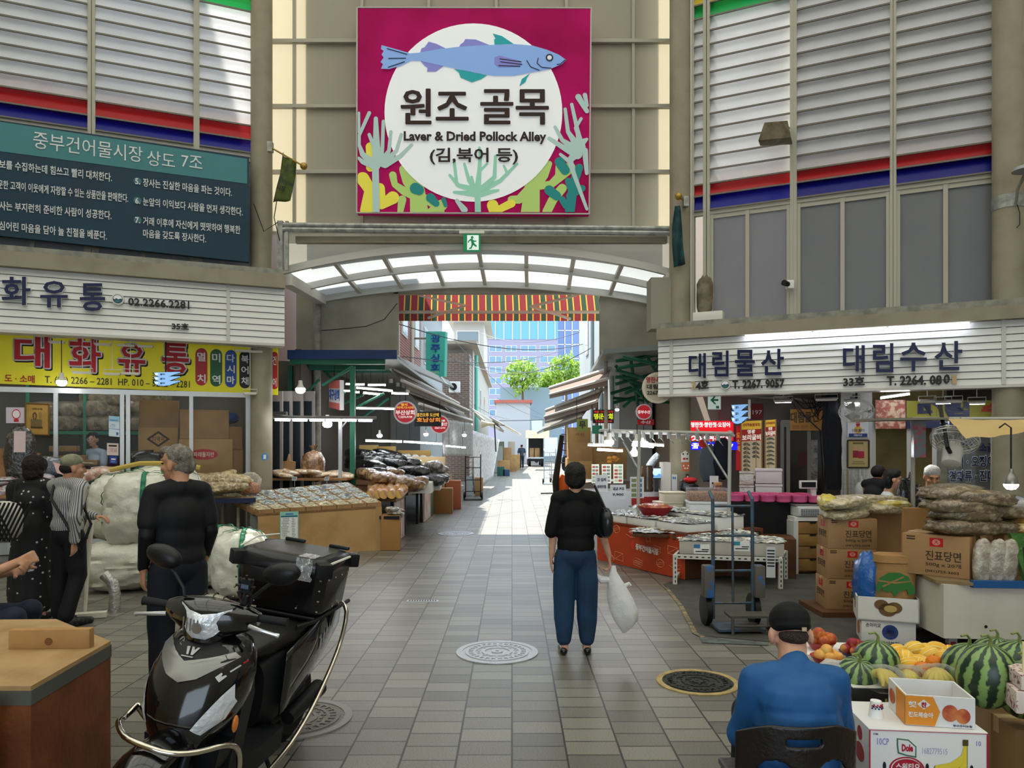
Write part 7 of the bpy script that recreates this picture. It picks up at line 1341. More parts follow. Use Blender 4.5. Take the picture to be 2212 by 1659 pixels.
# ------------------------------------------------ white cart and its load
n0=len(C.objects)
t=thing('vendor_cart','white panelled vendor cart on casters with a blue edge strip','cart',(3.95,6.3,0)); cm=mat('#c4bfb1',.45,var=(1.2,'#aaa593',.4,.75)); b=MB(cm); b.hexa([V(p) for p in ((3.30,5.92,.15),(4.9,5.80,.15),(4.9,6.9,.15),(3.35,6.9,.15),(3.30,5.92,.58),(4.9,5.80,.58),(4.9,6.9,.58),(3.35,6.9,.58))]); b.use(dark); disc(b,V((3.62,5.893,.25)),.012,(0,-1,0),.004,12); b.build('body',t)
b=MB(mat('#1f4f86',.4)); b.hexa([V(p) for p in ((3.5,5.86,.565),(4.95,5.75,.565),(4.95,5.80,.565),(3.5,5.91,.565),(3.5,5.86,.62),(4.95,5.75,.62),(4.95,5.80,.62),(3.5,5.91,.62))]); b.build('edge_strip',t); b=MB(mat('#7d6a4a',.7)); b.hexa([V(p) for p in ((3.27,5.98,.58),(3.5,5.86,.58),(4.95,5.78,.58),(3.4,6.95,.58),(3.27,5.98,.605),(3.5,5.86,.605),(4.95,5.78,.605),(3.4,6.95,.605))]); b.build('deck',t)
for x,y in ((3.42,6.02),(4.6,5.95),(3.45,6.75),(4.6,6.75)): b=MB(mat('#8a2a2a',.5)); b.lathe([(.03,-.02),(.055,-.018),(.055,.018),(.03,.02)],(x,y,.055),16,M.Rotation(PI/2,4,'Y')); b.use(galv); b.box((x,y,.12),(.07,.05,.07)); b.build('caster',t)
cbox('noodle carton standing on the left corner of the white cart',(3.5,6.3,.606),(.5,.4,.34),-.75,mat('#9d7a52',.7),None,noodle); cbox('brown carton at the back of the white cart',(4.25,6.35,.606),(.55,.4,.36),-.1,kraft2,None,[('#','f',.45,.6,.5,.95,mat('#8a5a30'))])
pr=soft('brown_strip_bag',mat('#6f6049',.25,coat=.9,bump=(24,1),var=(14,'#a8987a',.5,.7)),(.3,.2,.07),3,'crinkled clear bag of brown dried strips heaped on the white cart','brown strip bags on the cart',n=20)
scatter(pr,[(V(p),r,s) for p,r,s in (((3.62,6.2,.95),.2,1),((3.85,6.3,.96),-.2,.9),((3.68,6.25,1.05),.35,1.05),((3.58,6.2,1.13),.1,1),((3.72,6.2,1.2),-.15,1),((3.55,6.25,1.25),.25,.9),((3.95,6.3,1.08),0,.9))])
pr=soft('amber_bag',mat('#a8803f',.25,coat=.9,bump=(24,1),var=(14,'#d9c48a',.45,.65)),(.24,.16,.05),8,'amber flat bag on the brown carton of the white cart','amber bags on the cart',n=18); scatter(pr,[(V(p),r,1) for p,r in (((4.2,6.3,.975),.1),((4.35,6.25,1.04),-.2),((4.1,6.35,1.08),.2))])
b=MB(mat('#8f9aa8',.2,coat=1,bump=(20,1),var=(8,'#c9c4c0',.5,.7))); lump(b,(4.15,6.5,1.18),(.22,.15,.08),amp=.2,seed=5); solo(b,'bluish_pack','bluish clear pack on the bags at the back of the white cart','pack')
pr=soft('noodle_pack',mat('#8f8577',.25,coat=.8,bump=(50,.5),var=(14,'#c4bcae',.4,.7)),(.075,.045,.185),5,'upright clear pack of grey glass noodles at the front edge of the white cart','glass noodle packs at the cart front',n=16,amp=.06)
scatter(pr,[(V(p),r,1) for p,r in (((3.62,5.95,.61),.1),((3.72,5.94,.61),-.1),((3.81,5.93,.61),.15),((4.12,5.9,.61),-.1),((4.22,5.9,.61),.1),((4.33,5.89,.61),0),((4.44,5.88,.61),.2))])
t=thing('green_pack','green printed pack with a dark window leaning among the noodle packs','pack',(3.97,5.86,.62)); q=[V((3.84,5.93,.99)),V((4.04,5.92,.99)),V((4.09,5.83,.625)),V((3.90,5.84,.625))]; b=MB(mat('#2c5a22',.2,coat=1,bump=(14,.8),var=(5,'#4a7a30',.45,.7))); b.slab(q,.04); b.build('pouch',t); b=MB(mat('#1d2019',.15,coat=1)); b.poly(q,[(.1,.25),(.55,.2),(.9,.3),(.85,.72),(.3,.7)],.002); b.use(bone); b.poly(q,[(.3,.05),(.7,.05),(.7,.12),(.3,.12)],.002); b.text('미역줄',[q[0]*.65+q[2]*.35,q[1]*.6+q[3]*.4+V((0,0,-.02)),q[2]*.6+q[0]*.4,q[3]*.7+q[1]*.3],.002,.03,lift=.004); b.build('print',t)
cbox('brown carton at the frame edge beside the white cart',(4.1,5.35,0),(.3,.3,.36),0,mat('#8a6842',.7))
shift(n0,.15)
b=MB(blackbag)
for k in range(4): lump(b,W(1955+8*k,1085+4*k,8.0),(.09,.07,.25),amp=.2,fr=3,seed=k)
b.tube([W(1962,1060,8.0),W(1968,1020,8.0)],.02,6); solo(b,'black_carrier_bag','bunch of black carrier bags hanging from the thin pole','bag')
# thin canopy poles, beige sheet and the hanging bulb
t=thing('canopy_stand','thin pole stand carrying a beige sheet and a lamp over the white cart','canopy',V((W(1972,0,7.8).x,7.8,0))); b=MB(mat('#a5a29a',.5,.2)); p=W(1972,905,7.8); b.tube([V((p.x,p.y,.61 if 0 else 0)),p],.022,8); b.build('pole',t); b=MB(mat('#a5a29a',.5,.2)); b.tube([p,W(2230,905,7.0)],.02,8); b.tube([p,W(2075,905,7.4)],.02,8); b.build('crossbar',t)
A_,B_,C_,D_=W(2048,905,7.2),W(2240,908,6.6),W(2240,932,6.0),W(2087,948,6.3); b=MB(mat('#cdb077',.7,trans=.2,var=(1.5,'#bfa062',.4,.7))); b.grid(lambda u,v:lerp4(D_,C_,B_,A_,u,v)+V((0,0,.02*noise.noise(V((u*4,v*3,0))))),12,8); b.build('sheet',t); b=MB(mat('#7f7a6c',.7)); b.slab([W(1905,903,7.2),W(2050,901,7.3),W(2050,906,7.3),W(1905,908,7.2)],.5); b.build('awning_edge',t)
c=W(2184,1047,5.2); t=thing('bulb_lamp','lit LED bulb with a ribbed silver collar hanging below the beige sheet','lamp',c); r=.045; b=MB(glow_w); b.lathe([(.001,-r*.8),(r*.6,-r*.7),(r,-r*.2),(r*1.02,.1*r)],c,18); b.build('bulb',t); b=MB(mat('#8c8983',.3,.7)); b.lathe([(r*1.05,.1*r),(r*1.0,.5*r),(r*.75,1.3*r),(r*.4,1.8*r),(r*.36,2.4*r),(.01,2.5*r)],c,18); b.build('socket',t); b=MB(dark); b.tube([c+V((0,0,2.4*r)),c+V((0,.0,.40)),c+V((-.03,.02,.43)),c+V((-.07,.02,.40))],.006,6); b.build('cord',t)
q=W(1987,945,7.4); b=MB(mat('#6a7178',.15,coat=1,var=(20,'#b0394a',.5,.7))); b.slab([q+V((-.06,0,.2)),q+V((.06,0,.2)),q+V((.06,0,-.2)),q+V((-.06,0,-.2))],.05); solo(b,'hanging_pack_strip','glossy strip of packs hung on the thin pole','pack')
# ------------------------------------------------ hand truck with fenders
bluem=mat('#3f5a6e',.45,.3,var=(9,'#4b4238',.42,.62)); p=G(1592,1362)
hand_truck(p+V((0,.12,0)),1.25,.37,.02,'tall worn blue hand truck standing alone on the dark ground',bluem,.15,.02); t=bpy.data.objects[[o.name for o in bpy.data.objects if o.name.startswith('hand_truck')][-1]]
for s in (-1,1): b=MB(mat('#57534c',.6,var=(9,'#2f5f98',.55,.62))); q=p+V((s*.235,.12,.43)); b.box(q,(.10,.12,.3),bev=.02); b.build('fender',t)
b=MB(mat('#4a4640',.6)); q=p+V((.05,-.12,0)); b.box(q+V((.02,.05,.16)),(.36,.2,.02));
for dx in (-.14,.18): b.tube([q+V((dx,-.05,.17)),q+V((dx,-.06,.0))],.014,6)
b.tube([q+V((-.14,-.05,.08)),q+V((.18,-.05,.08))],.01,6); b.build('front_rack',t)
# black folded cart beside the woman
t=thing('goods_cart','tall black hand cart with ladder rails and hanging cloths behind the woman in black','cart',G(1205,1130)); p=G(1205,1132); Y=p.y
b=MB(mat('#14120f',.6)); b.tube([p,W(1200,1040,Y),W(1214,940,Y)],[.05,.07,.05],8); b.build('wrapped_pole',t); b=MB(dark); b.tube([W(1244,938,Y),W(1236,1060,Y),W(1232,1120,Y)],.018,6)
for y in (938,958,972,1000): b.tube([W(1212,y,Y),W(1243,y+1,Y)],.012,6)
b.tube([W(1168,1066,Y),W(1240,1064,Y)],.016,6); b.build('rail_lattice',t); b=MB(mat('#c2581f',.6)); lump(b,W(1218,1045,Y+.1),(.13,.08,.2),amp=.15,seed=3); b.build('orange_cloth',t); b=MB(mat('#2a3a55',.7)); lump(b,W(1222,1000,Y+.1),(.09,.07,.18),amp=.15,seed=5); b.build('blue_cloth',t); b=MB(black)
for x in (1196,1236): q=W(x,0,Y); b.lathe([(.06,-.02),(.1,-.018),(.1,.018),(.06,.02)],(q.x,Y,.1),16,M.Rotation(PI/2,4,'Y'))
b.build('wheel',t)
hand_truck(G(1188,1046),1.5,.5,0,'pale hand truck in the sunlight at the right of the alley',mat('#8f9ba3',.5)); hand_truck(G(1199,1042),1.3,.3,.1,'second pale hand truck in the sunlight, nearer the black cart',mat('#9a8f86',.5))
# ================================================================ FIXTURES HIGH UP
def flag(p0,p1,pts,Y,m,label,txt=None):
 t=thing('flag',label,'flag',W(*p0,Y)); b=MB(mat('#a8873f',.35,.6)); b.tube([W(*p0,Y),W(*p1,Y-.1)],.014,6); b.ell(W(*p1,Y-.1),.06,n=12); b.build('pole',t); b=MB(m); F_=[W(x,y,Y-.05) for x,y in pts]; k=len(F_)//2
 b.grid(lambda u,v:(lambda L,Rr:L*(1-u)+Rr*u+V((0,.03*math.sin(u*7+v*3),0)))(*(lambda f,i,j:(F_[i]*(1-f)+F_[i+1]*f,F_[-1-i]*(1-f)+F_[-2-i]*f))(min(v*(k-1)-int(min(v*(k-1),k-1.001)),1),int(min(v*(k-1),k-1.001)),0)),6,10); o=b.build('cloth',t); o.modifiers.new('s','SOLIDIFY').thickness=.004
 b=MB(galv); b.box(W(*p0,Y),(.08,.1,.16)); b.build('bracket',t)
 if txt: b=MB(black); b.text(txt,[W(x,y,Y-.11) for x,y in ((598,399),(618,403),(616,414),(596,410))],.002,.02); b.build('lettering',t)
flag((584,318),(656,359),[(612,337),(605,370),(596,405),(590,437),(628,434),(632,410),(637,380),(640,347)],12.2,mat('#4f5a22',.7,var=(5,'#2f3d2a',.45,.6)),'small olive green pennant on a brass pole on the left pillar','시장')
flag((1481,436),(1466,424),[(1458,444),(1452,490),(1453,530),(1456,578),(1480,571),(1476,530),(1474,490),(1470,446)],12.0,mat('#123038',.7,var=(5,'#1f4a4a',.45,.6)),'dark teal pennant hanging limp on the right corner pillar')
t=thing('bent_duct','short grimy bent duct pushed out between the right louvres','duct',RP.hit(1680,315,-.2)); b=MB(mat('#7f7560',.6,.2,var=(7,'#5b5140',.4,.7))); a=[RP.hit(1705,277,-.42),RP.hit(1712,312,-.42)]; e=[RP.hit(1655,277,.05),RP.hit(1642,315,.05)]; w0=V((0,-.0,0)); b.hexa([e[1],a[1],a[1]+RP.n*.3,e[1]+RP.n*.22,e[0],a[0],a[0]+RP.n*.3,e[0]+RP.n*.22]); b.build('duct_body',t)
t=thing('security_camera','small white security camera on the right window frame','camera',RP.hit(1706,625,-.3)); p=RP.hit(1706,615,-.3); b=MB(white); b.box(p,(.1,.1,.13),bev=.01); b.build('housing',t); b=MB(black); b.tube([p+V((-.04,-.03,0)),p+V((-.13,-.1,.01))],[.04,.045],12); b.build('lens',t)
p=RP.hit(1531,695,-.12); b=MB(white_steel); b.box(p+V((0,0,.07)),(.46,.24,.15),-.43,bev=.01); solo(b,'junction_box','low white metal box on the right ledge beside the pillar','box')
b=MB(mat('#7a7160',.8,bump=(10,1),var=(6,'#5f5748',.4,.6))); p=RP.hit(1522,640,-.3); lump(b,p,(.13,.1,.32),amp=.2,fr=3,seed=4,n=18); solo(b,'hanging_rag','dusty grey rag hanging above the right ledge','rag')
b=MB(galv); pp=V((cp.x,cp.y,0)); z=W(0,430,9.95).z; b.lathe([(.205,z-.09),(.207,z+.09)],pp,28,cap=False); z2=z; p=W(2195,430,9.93); t=solo(b,'pillar_clamp','shiny metal band clamped round the big right pillar','clamp');
t=thing('street_lamp','small grey lamp on a curved arm fixed to the big right pillar','lamp',W(2195,440,9.9)); b=MB(steel); b.tube([W(2195,440,9.93),W(2198,410,9.8),W(2212,380,9.6),W(2222,372,9.5)],.02,8); b.build('arm',t); b=MB(mat('#8f9296',.35)); b.lathe([(.02,.05),(.12,.03),(.15,-.02),(.1,-.03)],W(2214,366,9.55),16); b.build('lamp_head',t); b=MB(dark); b.tube([W(2197,440,9.93),W(2203,460,9.92),W(2203,485,9.92),W(2196,492,9.92)],.006,5); b.build('cable',t)
for k,pts in enumerate(([(858,655),(830,690),(790,705),(720,712),(694,714)],[(600,480),(570,500),(548,440)],[(612,330),(600,420),(592,470),(604,520)])):
 b=MB(dark); b.tube([W(x,y,14.9 if k==0 else 12.3) for x,y in pts],.008,5,cap=False); solo(b,'loose_cable',['loose dark cable drooping on the left portal panel','loose wire around the left pillar below the pennant','thin wire hanging beside the left pillar'][k],'cable')
# ================================================================ FRUIT STAND (near right)
def box_open(c,d,rz,m,mi,t,th=.008):
 R=M.Rotation(rz,3,'Z'); c=V(c); f=lambda x,y,z:c+R@V((x,y,z)); b=MB(m); X,Y,Z=d[0]/2,d[1]/2,d[2]
 for x0,x1,y0,y1 in ((-X,X,-Y,-Y+th),(-X,X,Y-th,Y),(-X,-X+th,-Y+th,Y-th),(X-th,X,-Y+th,Y-th)): b.hexa([f(x,y,z) for z in (0,Z) for x,y in ((x0,y0),(x1,y0),(x1,y1),(x0,y1))])
 b.hexa([f(x,y,z) for z in (0,th) for x,y in ((-X+th,-Y+th),(X-th,-Y+th),(X-th,Y-th),(-X+th,Y-th))]); b.build('carton_tray',t)
 def face(s,u,v):
  if s=='f': return f(-X+d[0]*u,-Y,Z*v)
  if s=='l': return f(-X,Y-d[1]*u,Z*v)
  return f(X,-Y+d[1]*u,Z*v)
 return lambda s,u0,v0,u1,v1:[face(s,u0,v1),face(s,u1,v1),face(s,u1,v0),face(s,u0,v0)]
whitec=mat('#d9d8d6',.5); crim=mat('#a3182c',.45); gold=mat('#b59a4e',.45)
# base cartons
for k,(c,d,lab) in enumerate((((2.35,4.25,0),(1.25,.9,.36),'wide low carton bench under the melons and bowls'),((2.75,3.7,0),(.62,.36,.33),'carton under the big front watermelon'))):
 cbox(lab,c,d,-.12,mat('#a08058',.7))
cbox('printed carton under the black carton at the seated man elbow',(1.93,3.93,0),(.36,.24,.315),0,mat('#b39a72',.6),None,[('o','l',.2,.15,.8,.7,mat('#4f6a2f')),('o','l',.32,.3,.66,.6,mat('#b03a3a')),('수박','f',.2,.3,.7,.6,mat('#3f5a2a'))])
t=thing('black_carton','black carton with gold upside down letters and a white top under the bananas','box',(1.95,3.92,.315)); R=M.Rotation(-.06,3,'Z'); b=MB(mat('#17171a',.35,coat=.3)); c=V((1.96,3.93,.315)); b.box(c+V((0,0,.065)),(.40,.26,.13),-.06,bev=.004); b.use(mat('#cfcdc8',.5)); b.box(c+V((0,0,.131)),(.39,.25,.004),-.06); b.build('carton',t)
b=MB(gold); f=lambda u,v:c+R@V((-.2+.4*u,-.1305,.13*v)); b.text('수박나라',[f(.9,.2),f(.2,.2),f(.2,.62),f(.9,.62)],.001,.03); b.use(mat('#a03038')); g=lambda u,v:c+R@V((-.2005,.13-.26*u,.13*v)); b.poly([g(.3,.8),g(.55,.8),g(.55,.2),g(.3,.2)],[(0,0),(1,0),(1,1),(0,1)],.001); b.build('print',t)
# banana carton
t=thing('banana_carton','white banana carton with a red oval logo and printed yellow bananas, nearest the viewer','box',(1.85,3.4,0)); cD=V((1.85,3.44,.0)); rzD=-.10; R=M.Rotation(rzD,3,'Z'); D=(.50,.36,.44); b=MB(whitec); b.box(cD+V((0,0,D[2]/2)),D,rzD,bev=.004); b.build('carton',t)
X=R@V((1,0,0)); Yv=R@V((0,1,0));
def fq(u0,v0,u1,v1):
 o=cD-Yv*(D[1]/2)-X*(D[0]/2); P=lambda u,v:o+X*(D[0]*u)+V((0,0,.44-.27+.27*v)); return [P(u0,v1),P(u1,v1),P(u1,v0),P(u0,v0)]
def lq(u0,v0,u1,v1):
 o=cD-X*(D[0]/2)+Yv*(D[1]/2); P=lambda u,v:o-Yv*(D[1]*u)+V((0,0,.44-.27+.27*v)); return [P(u0,v1),P(u1,v1),P(u1,v0),P(u0,v0)]
el=lambda n=28:[(.5+.5*math.cos(2*PI*i/n),.5+.5*math.sin(2*PI*i/n)) for i in range(n)]; sqr=[(0,0),(1,0),(1,1),(0,1)]
b=MB(crim)
for q in (fq(.0,.975,1,.985),fq(0,0,.012,.98),fq(.985,0,1,.98)): b.poly(q,sqr,.001)
b.poly(fq(.17,.16,.47,.56),el(),.001,.001); b.use(whitec); b.poly(fq(.185,.18,.455,.54),el(),.0005,.0015); b.use(crim); b.poly(fq(.195,.195,.445,.525),el(),.0005,.002); b.use(mat('#3f6b52')); b.poly(fq(.235,.55,.40,.86),[(.0,1),(.6,.95),(1,.6),(1,0),(.5,.08),(.05,.2),(0,.6)],.0005,.002); b.use(whitec); b.poly(fq(.243,.565,.392,.845),[(.02,.98),(.58,.93),(.98,.58),(.97,.05),(.5,.12),(.07,.25),(.02,.6)],.0005,.003); b.use(crim); b.text('Dole',fq(.275,.65,.37,.77),.001,.05,lift=.004); b.use(whitec); b.text('스위티오',fq(.225,.34,.43,.46),.001,.03,lift=.003); b.text('SWEETIO',fq(.26,.25,.40,.31),.001,.02,lift=.003)
b.use(mat('#8d86c9')); b.text('10CP',fq(.07,.74,.17,.85),.0005,.01,lift=.001); b.text('10',fq(.9,.78,.94,.86),.0005,.01,lift=.001); b.use(mat('#a9a6c4')); b.text('1682779515',fq(.45,.62,.66,.72),.0005,0,lift=.001); b.use(navy); b.text('STEM:',fq(.035,.9,.08,.93),.0005,.01,lift=.001)
b.use(dark)
for u in (.13,.49,.86): b.poly(fq(u-.014,.33,u+.014,.47),el(16),.001,.003)
bn=mat('#d9c43c',.4); ol=mat('#4a3f1a',.5);
for k,(pts) in enumerate(([(.80,.80),(.775,.62),(.69,.50),(.56,.44),(.55,.38),(.60,.36),(.70,.36),(.80,.48),(.815,.78)],[(.80,.78),(.79,.5),(.72,.33),(.56,.27),(.545,.2),(.62,.14),(.74,.2),(.82,.4),(.82,.78)])):
 b.use(ol); cx0=sum(p[0] for p in pts)/9; cy0=sum(p[1] for p in pts)/9; b.poly(fq(0,0,1,1),[(cx0+(x-cx0)*1.05,cy0+(y-cy0)*1.05) for x,y in pts],.0005,.002+.001*k); b.use(bn); b.poly(fq(0,0,1,1),pts,.0005,.0025+.001*k)
b.use(ol); b.poly(fq(.785,.78,.83,.88),sqr,.0005,.005)
b.use(crim); b.poly(lq(.55,.3,.85,.62),el(),.001,.001); b.poly(lq(.62,.66,.78,.9),el(),.001,.001); b.text('스위티오',lq(.1,.5,.35,.62),.001,.02); b.use(dark); b.poly(lq(.42,.4,.5,.52),el(14),.001,.002); b.build('print',t)
b=MB(bone); c=V((1.685,3.43,.44)); b.lathe([(.033,0),(.033,.003),(.024,.072),(.024,.074),(.001,.074)],c,20); b.use(navy)
for k in range(9): a=-PI/2+(k-4)*.25; b.box(c+V((math.cos(a)*.0285,math.sin(a)*.0285,.044+.008*(k%2))),(.006,.006,.006),a)
b.use(crim)
for k in range(8): a=-PI/2+(k-4)*.27+.1; b.box(c+V((math.cos(a)*.0272,math.sin(a)*.0272,.054+.006*(k%2))),(.006,.006,.006),a)
solo(b,'paper_cup','upturned paper cup with small printed flowers on the banana carton','cup')
# peach carton
t=thing('peach_carton','open white peach carton with an orange panel resting on the banana carton','box',(1.95,3.4,.442)); fc=box_open((1.93,3.42,.442),(.285,.25,.135),-.2,whitec,None,t)
b=MB(mat('#d98a26',.5)); b.poly(fc('f',0,.02,.5,.98),[(0,0),(.85,0),(1,.5),(.8,1),(0,1)],.001); b.poly(fc('l',.5,.02,1,.98),sqr,.001); b.use(whitec); b.poly(fc('f',.17,.55,.36,.88),[(.5,0),(1,.5),(.5,1),(0,.5)],.001,.003); b.text('햇',fc('f',.04,.6,.16,.8),.001,.03,lift=.003); b.text('천도복숭아',fc('f',.04,.28,.40,.46),.001,.03,lift=.003); b.use(crim); b.text('찬',fc('f',.225,.62,.305,.8),.001,.04,lift=.005)
pm=mat('#a8442c',.5,var=(22,'#c97a45',.4,.65)); b.use(pm); b.poly(fc('f',.53,.2,.76,.75),el(),.001,.002); b.poly(fc('f',.72,.15,.93,.65),el(),.001,.0015); b.poly(fc('l',.08,.25,.42,.75),el(),.001,.002); b.use(navy); b.text('경산산지농협',fc('f',.68,.05,.95,.12),.001,.02); b.build('print',t)
b=MB(mat('#4a1f2c',.4)); b.ell((1.93,3.44,.50),.035,n=14); solo(b,'plum','single dark red fruit left in the open peach carton','fruit')
# watermelons
def wm_mat():
 m=bpy.data.materials.new('m_watermelon'); m.use_nodes=True; nt=m.node_tree; N=nt.nodes; L=nt.links; bs=N['Principled BSDF']; bs.inputs['Roughness'].default_value=.35
 tc=N.new('ShaderNodeTexCoord'); sp=N.new('ShaderNodeSeparateXYZ'); L.new(tc.outputs['Object'],sp.inputs[0]); at=N.new('ShaderNodeMath'); at.operation='ARCTAN2'; L.new(sp.outputs[1],at.inputs[0]); L.new(sp.outputs[0],at.inputs[1])
 nzt=N.new('ShaderNodeTexNoise'); nzt.inputs['Scale'].default_value=26; nzt.inputs['Detail'].default_value=5; L.new(tc.outputs['Object'],nzt.inputs[0])
 ml=N.new('ShaderNodeMath'); ml.operation='MULTIPLY'; ml.inputs[1].default_value=11; L.new(at.outputs[0],ml.inputs[0]); ad=N.new('ShaderNodeMath'); ad.operation='MULTIPLY_ADD'; ad.inputs[1].default_value=5.5; L.new(nzt.outputs[0],ad.inputs[0]); L.new(ml.outputs[0],ad.inputs[2])
 sn=N.new('ShaderNodeMath'); sn.operation='SINE'; L.new(ad.outputs[0],sn.inputs[0]); cr_=N.new('ShaderNodeValToRGB'); e=cr_.color_ramp.elements; e[0].position=.42; e[0].color=lin('#5f7f42'); e[1].position=.62; e[1].color=lin('#1a3020'); x=cr_.color_ramp.elements.new(.30); x.color=lin('#7d9a58')
 mr=N.new('ShaderNodeMapRange'); mr.inputs[1].default_value=-1; mr.inputs[2].default_value=1; L.new(sn.outputs[0],mr.inputs[0]); L.new(mr.outputs[0],cr_.inputs[0]); L.new(cr_.outputs[0],bs.inputs['Base Color']); return m
wmm=wm_mat(); stem=mat('#7d8a4e',.6)
def melon(px,py,Y,rx,rz_,label,tilt=.15):
 c=W(px,py,Y); t=thing('watermelon',label,'watermelon',c); R=M.Rotation(tilt,4,'X')@M.Rotation(RN.uniform(0,6),4,'Z'); b=MB(wmm); b.ell((0,0,0),(rx,rx,rz_),None,36); o=b.build('rind',None,origin=V((0,0,0))); o.parent=t; o.rotation_euler=R.to_euler(); o['_o']=list(c)
 b=MB(stem); u=R.to_3x3()@V((0,0,1)); s=c+u*rz_; b.tube([s-u*.01,s+u*.03,s+u*.055+V((-.025,-.01,0)),s+u*.05+V((-.06,-.02,.0))],[.012,.007,.006,.006],8); b.build('stem',t); return t
melon(2132,1460,3.62,.135,.16,'largest round watermelon at the front beside the peach carton'); melon(2088,1452,3.9,.13,.155,'watermelon just behind the largest one, nearer the yellow melons'); melon(2196,1440,3.95,.135,.14,'watermelon at the frame edge behind the largest one'); melon(2150,1420,4.35,.13,.12,'small topped watermelon behind the two big ones'); melon(2210,1490,3.6,.12,.14,'watermelon cut off by the frame edge beside the largest one')
melon(1893,1425,4.05,.118,.105,'round watermelon rising behind the bagged bananas'); melon(1850,1458,3.95,.105,.09,'low watermelon behind the black carton',.4)
# bagged bananas
bm=mat('#b9a650',.4,var=(9,'#9a9448',.45,.7))
def bananas(px,py,Y,n,label,yaw,sc=1):
 c=W(px,py,Y); t=thing('banana_bag',label,'bananas',c)
 for k in range(n):
  b=MB(bm); a=(k-(n-1)/2)*.32+yaw; h=V((math.cos(a+PI/2),math.sin(a+PI/2),0)); P=[]
  for i in range(9): u=i/8; P.append(c+V((math.sin(a)*-.0,0,0))+V((math.sin(a),-math.cos(a),0))*(-.07+.17*u)*sc+V((0,0,.06*math.sin(PI*(u*.8+.1))+.012))*sc)
  b.tube(P,[.009*sc,.016*sc,.021*sc,.023*sc,.023*sc,.022*sc,.019*sc,.013*sc,.006*sc],10); b.build('banana',t)
 b=MB(film('#ffffff',.0,.12,(12,.35))); lump(b,c+V((0,-.02,.05)),(.105*sc,.10*sc,.06*sc),amp=.08,fr=3,seed=n,n=20); b.build('clear_film',t); b=MB(bone); b.box(c+V((.03,-.125*sc,.01)),(.03,.004,.02)); b.build('sticker',t)
bananas(1902,1484,3.86,5,'bagged yellow bananas nearest the seated man on the black carton',.3,1.05); bananas(1960,1482,3.9,4,'middle bag of greenish bananas behind the peach carton',-.1,.95); bananas(2024,1484,3.85,6,'wide bag of bananas beside the largest watermelon',-.4,1.1)
# korean melons and oranges
ymm=mat('#e0a91f',.35,var=(7,'#e8c24a',.45,.7)); sv=mat('#efe3b0',.5); k=0
def kmelon(c,s,rz,ry):
 b=MB(ymm); b.ell((0,0,0),(.062,.05,.05),None,20,lambda p,v:p*(1+.02*math.cos(10*math.atan2(v.z,v.y)))); b.use(sv)
 for j in range(10): a=2*PI*(j+.5)/10; b.tube([V((.061*math.cos(f),.0495*math.sin(f)*math.cos(a),.0495*math.sin(f)*math.sin(a))) for f in [PI*i/10 for i in range(1,10)]],.0022,4)
 return b.build('yellow_melon',None,origin=V((0,0,0)))
pr=kmelon(0,1,0,0); tag(pr,'yellow striped melon in the heap between the watermelons','melon','yellow melons in the heap')
for k,(px,py,Y) in enumerate(((1938,1412,4.25),(1975,1404,4.4),(2006,1418,4.35),(2052,1412,4.3),(2035,1424,4.2),(1955,1424,4.15),(1982,1436,4.1),(1960,1440,4.05),(2000,1442,4.05),(2060,1430,4.1),(1996,1408,4.5),(2025,1406,4.5))):
 o=pr if k==0 else pr.copy()
 if k: C.objects.link(o)
 o.location=W(px,py,Y); o.rotation_euler=(RN.uniform(0,6),RN.uniform(-.5,.5),RN.uniform(0,6)); s=RN.uniform(.95,1.15); o.scale=(s,s,s)
b=MB(mat('#d9791c',.45,bump=(90,.3))); b.ell((0,0,0),.043,n=20); b.use(mat('#4f5a2a')); b.ell((0,0,.042),(.006,.006,.004),n=8); pr=b.build('orange',None,origin=V((0,0,0))); tag(pr,'orange in the small cluster before the yellow melons','orange','oranges before the yellow melons')
for k,(px,py) in enumerate(((2018,1432),(2035,1444),(2048,1446),(1992,1446))):
 o=pr if k==0 else pr.copy()
 if k: C.objects.link(o)
 o.location=W(px,py,3.98)
# bowls of peaches
def bowl(px,py,Y,r,m,label): c=W(px,py,Y); b=MB(m); b.lathe([(r*.55,0),(r*.8,r*.3),(r,r*.62),(r*1.04,r*.64),(r*1.0,r*.58),(r*.75,r*.25),(r*.5,.006)],c,28,cap=True); return solo(b,'fruit_bowl',label,'bowl'),c
rb=mat('#a8161c',.35,coat=.4); bb=mat('#232f86',.35,coat=.4)
def fruit(m,r,name,label,group): b=MB(m); b.ell((0,0,0),r,None,18,lambda p,v:p*(1-.05*max(0,v.z)**6)*(1-.03*math.exp(-(math.atan2(v.y,v.x)/.25)**2))); o=b.build(name,None,origin=V((0,0,0))); return tag(o,label,'fruit',group)
def put(pr,c,L_):
 for k,(x,y,z) in enumerate(L_):
  o=pr if k==0 else pr.copy()
  if k: C.objects.link(o)
  o.location=V(c)+V((x,y,z)); o.rotation_euler=(RN.uniform(-.6,.6),RN.uniform(-.6,.6),RN.uniform(0,6))
_,c=bowl(1773,1404,4.5,.085,rb,'red plastic bowl heaped with dark peaches, above the other bowls'); put(fruit(mat('#a8482c',.5,var=(16,'#d9893a',.45,.65)),.038,'peach','ruddy peach heaped in the upper red bowl','peaches in the upper red bowl'),c,((-.04,0,.07),(.04,.01,.07),(0,-.045,.065),(.0,.03,.075),(.045,-.03,.075),(-.02,-.02,.105)))
b=MB(foam); p=W(1773,1412,4.5); b.box((p.x+.1,4.52,.41),(.5,.3,.09),-.1,bev=.006); solo(b,'pale_tray','pale foam tray under the upper red bowl','tray')
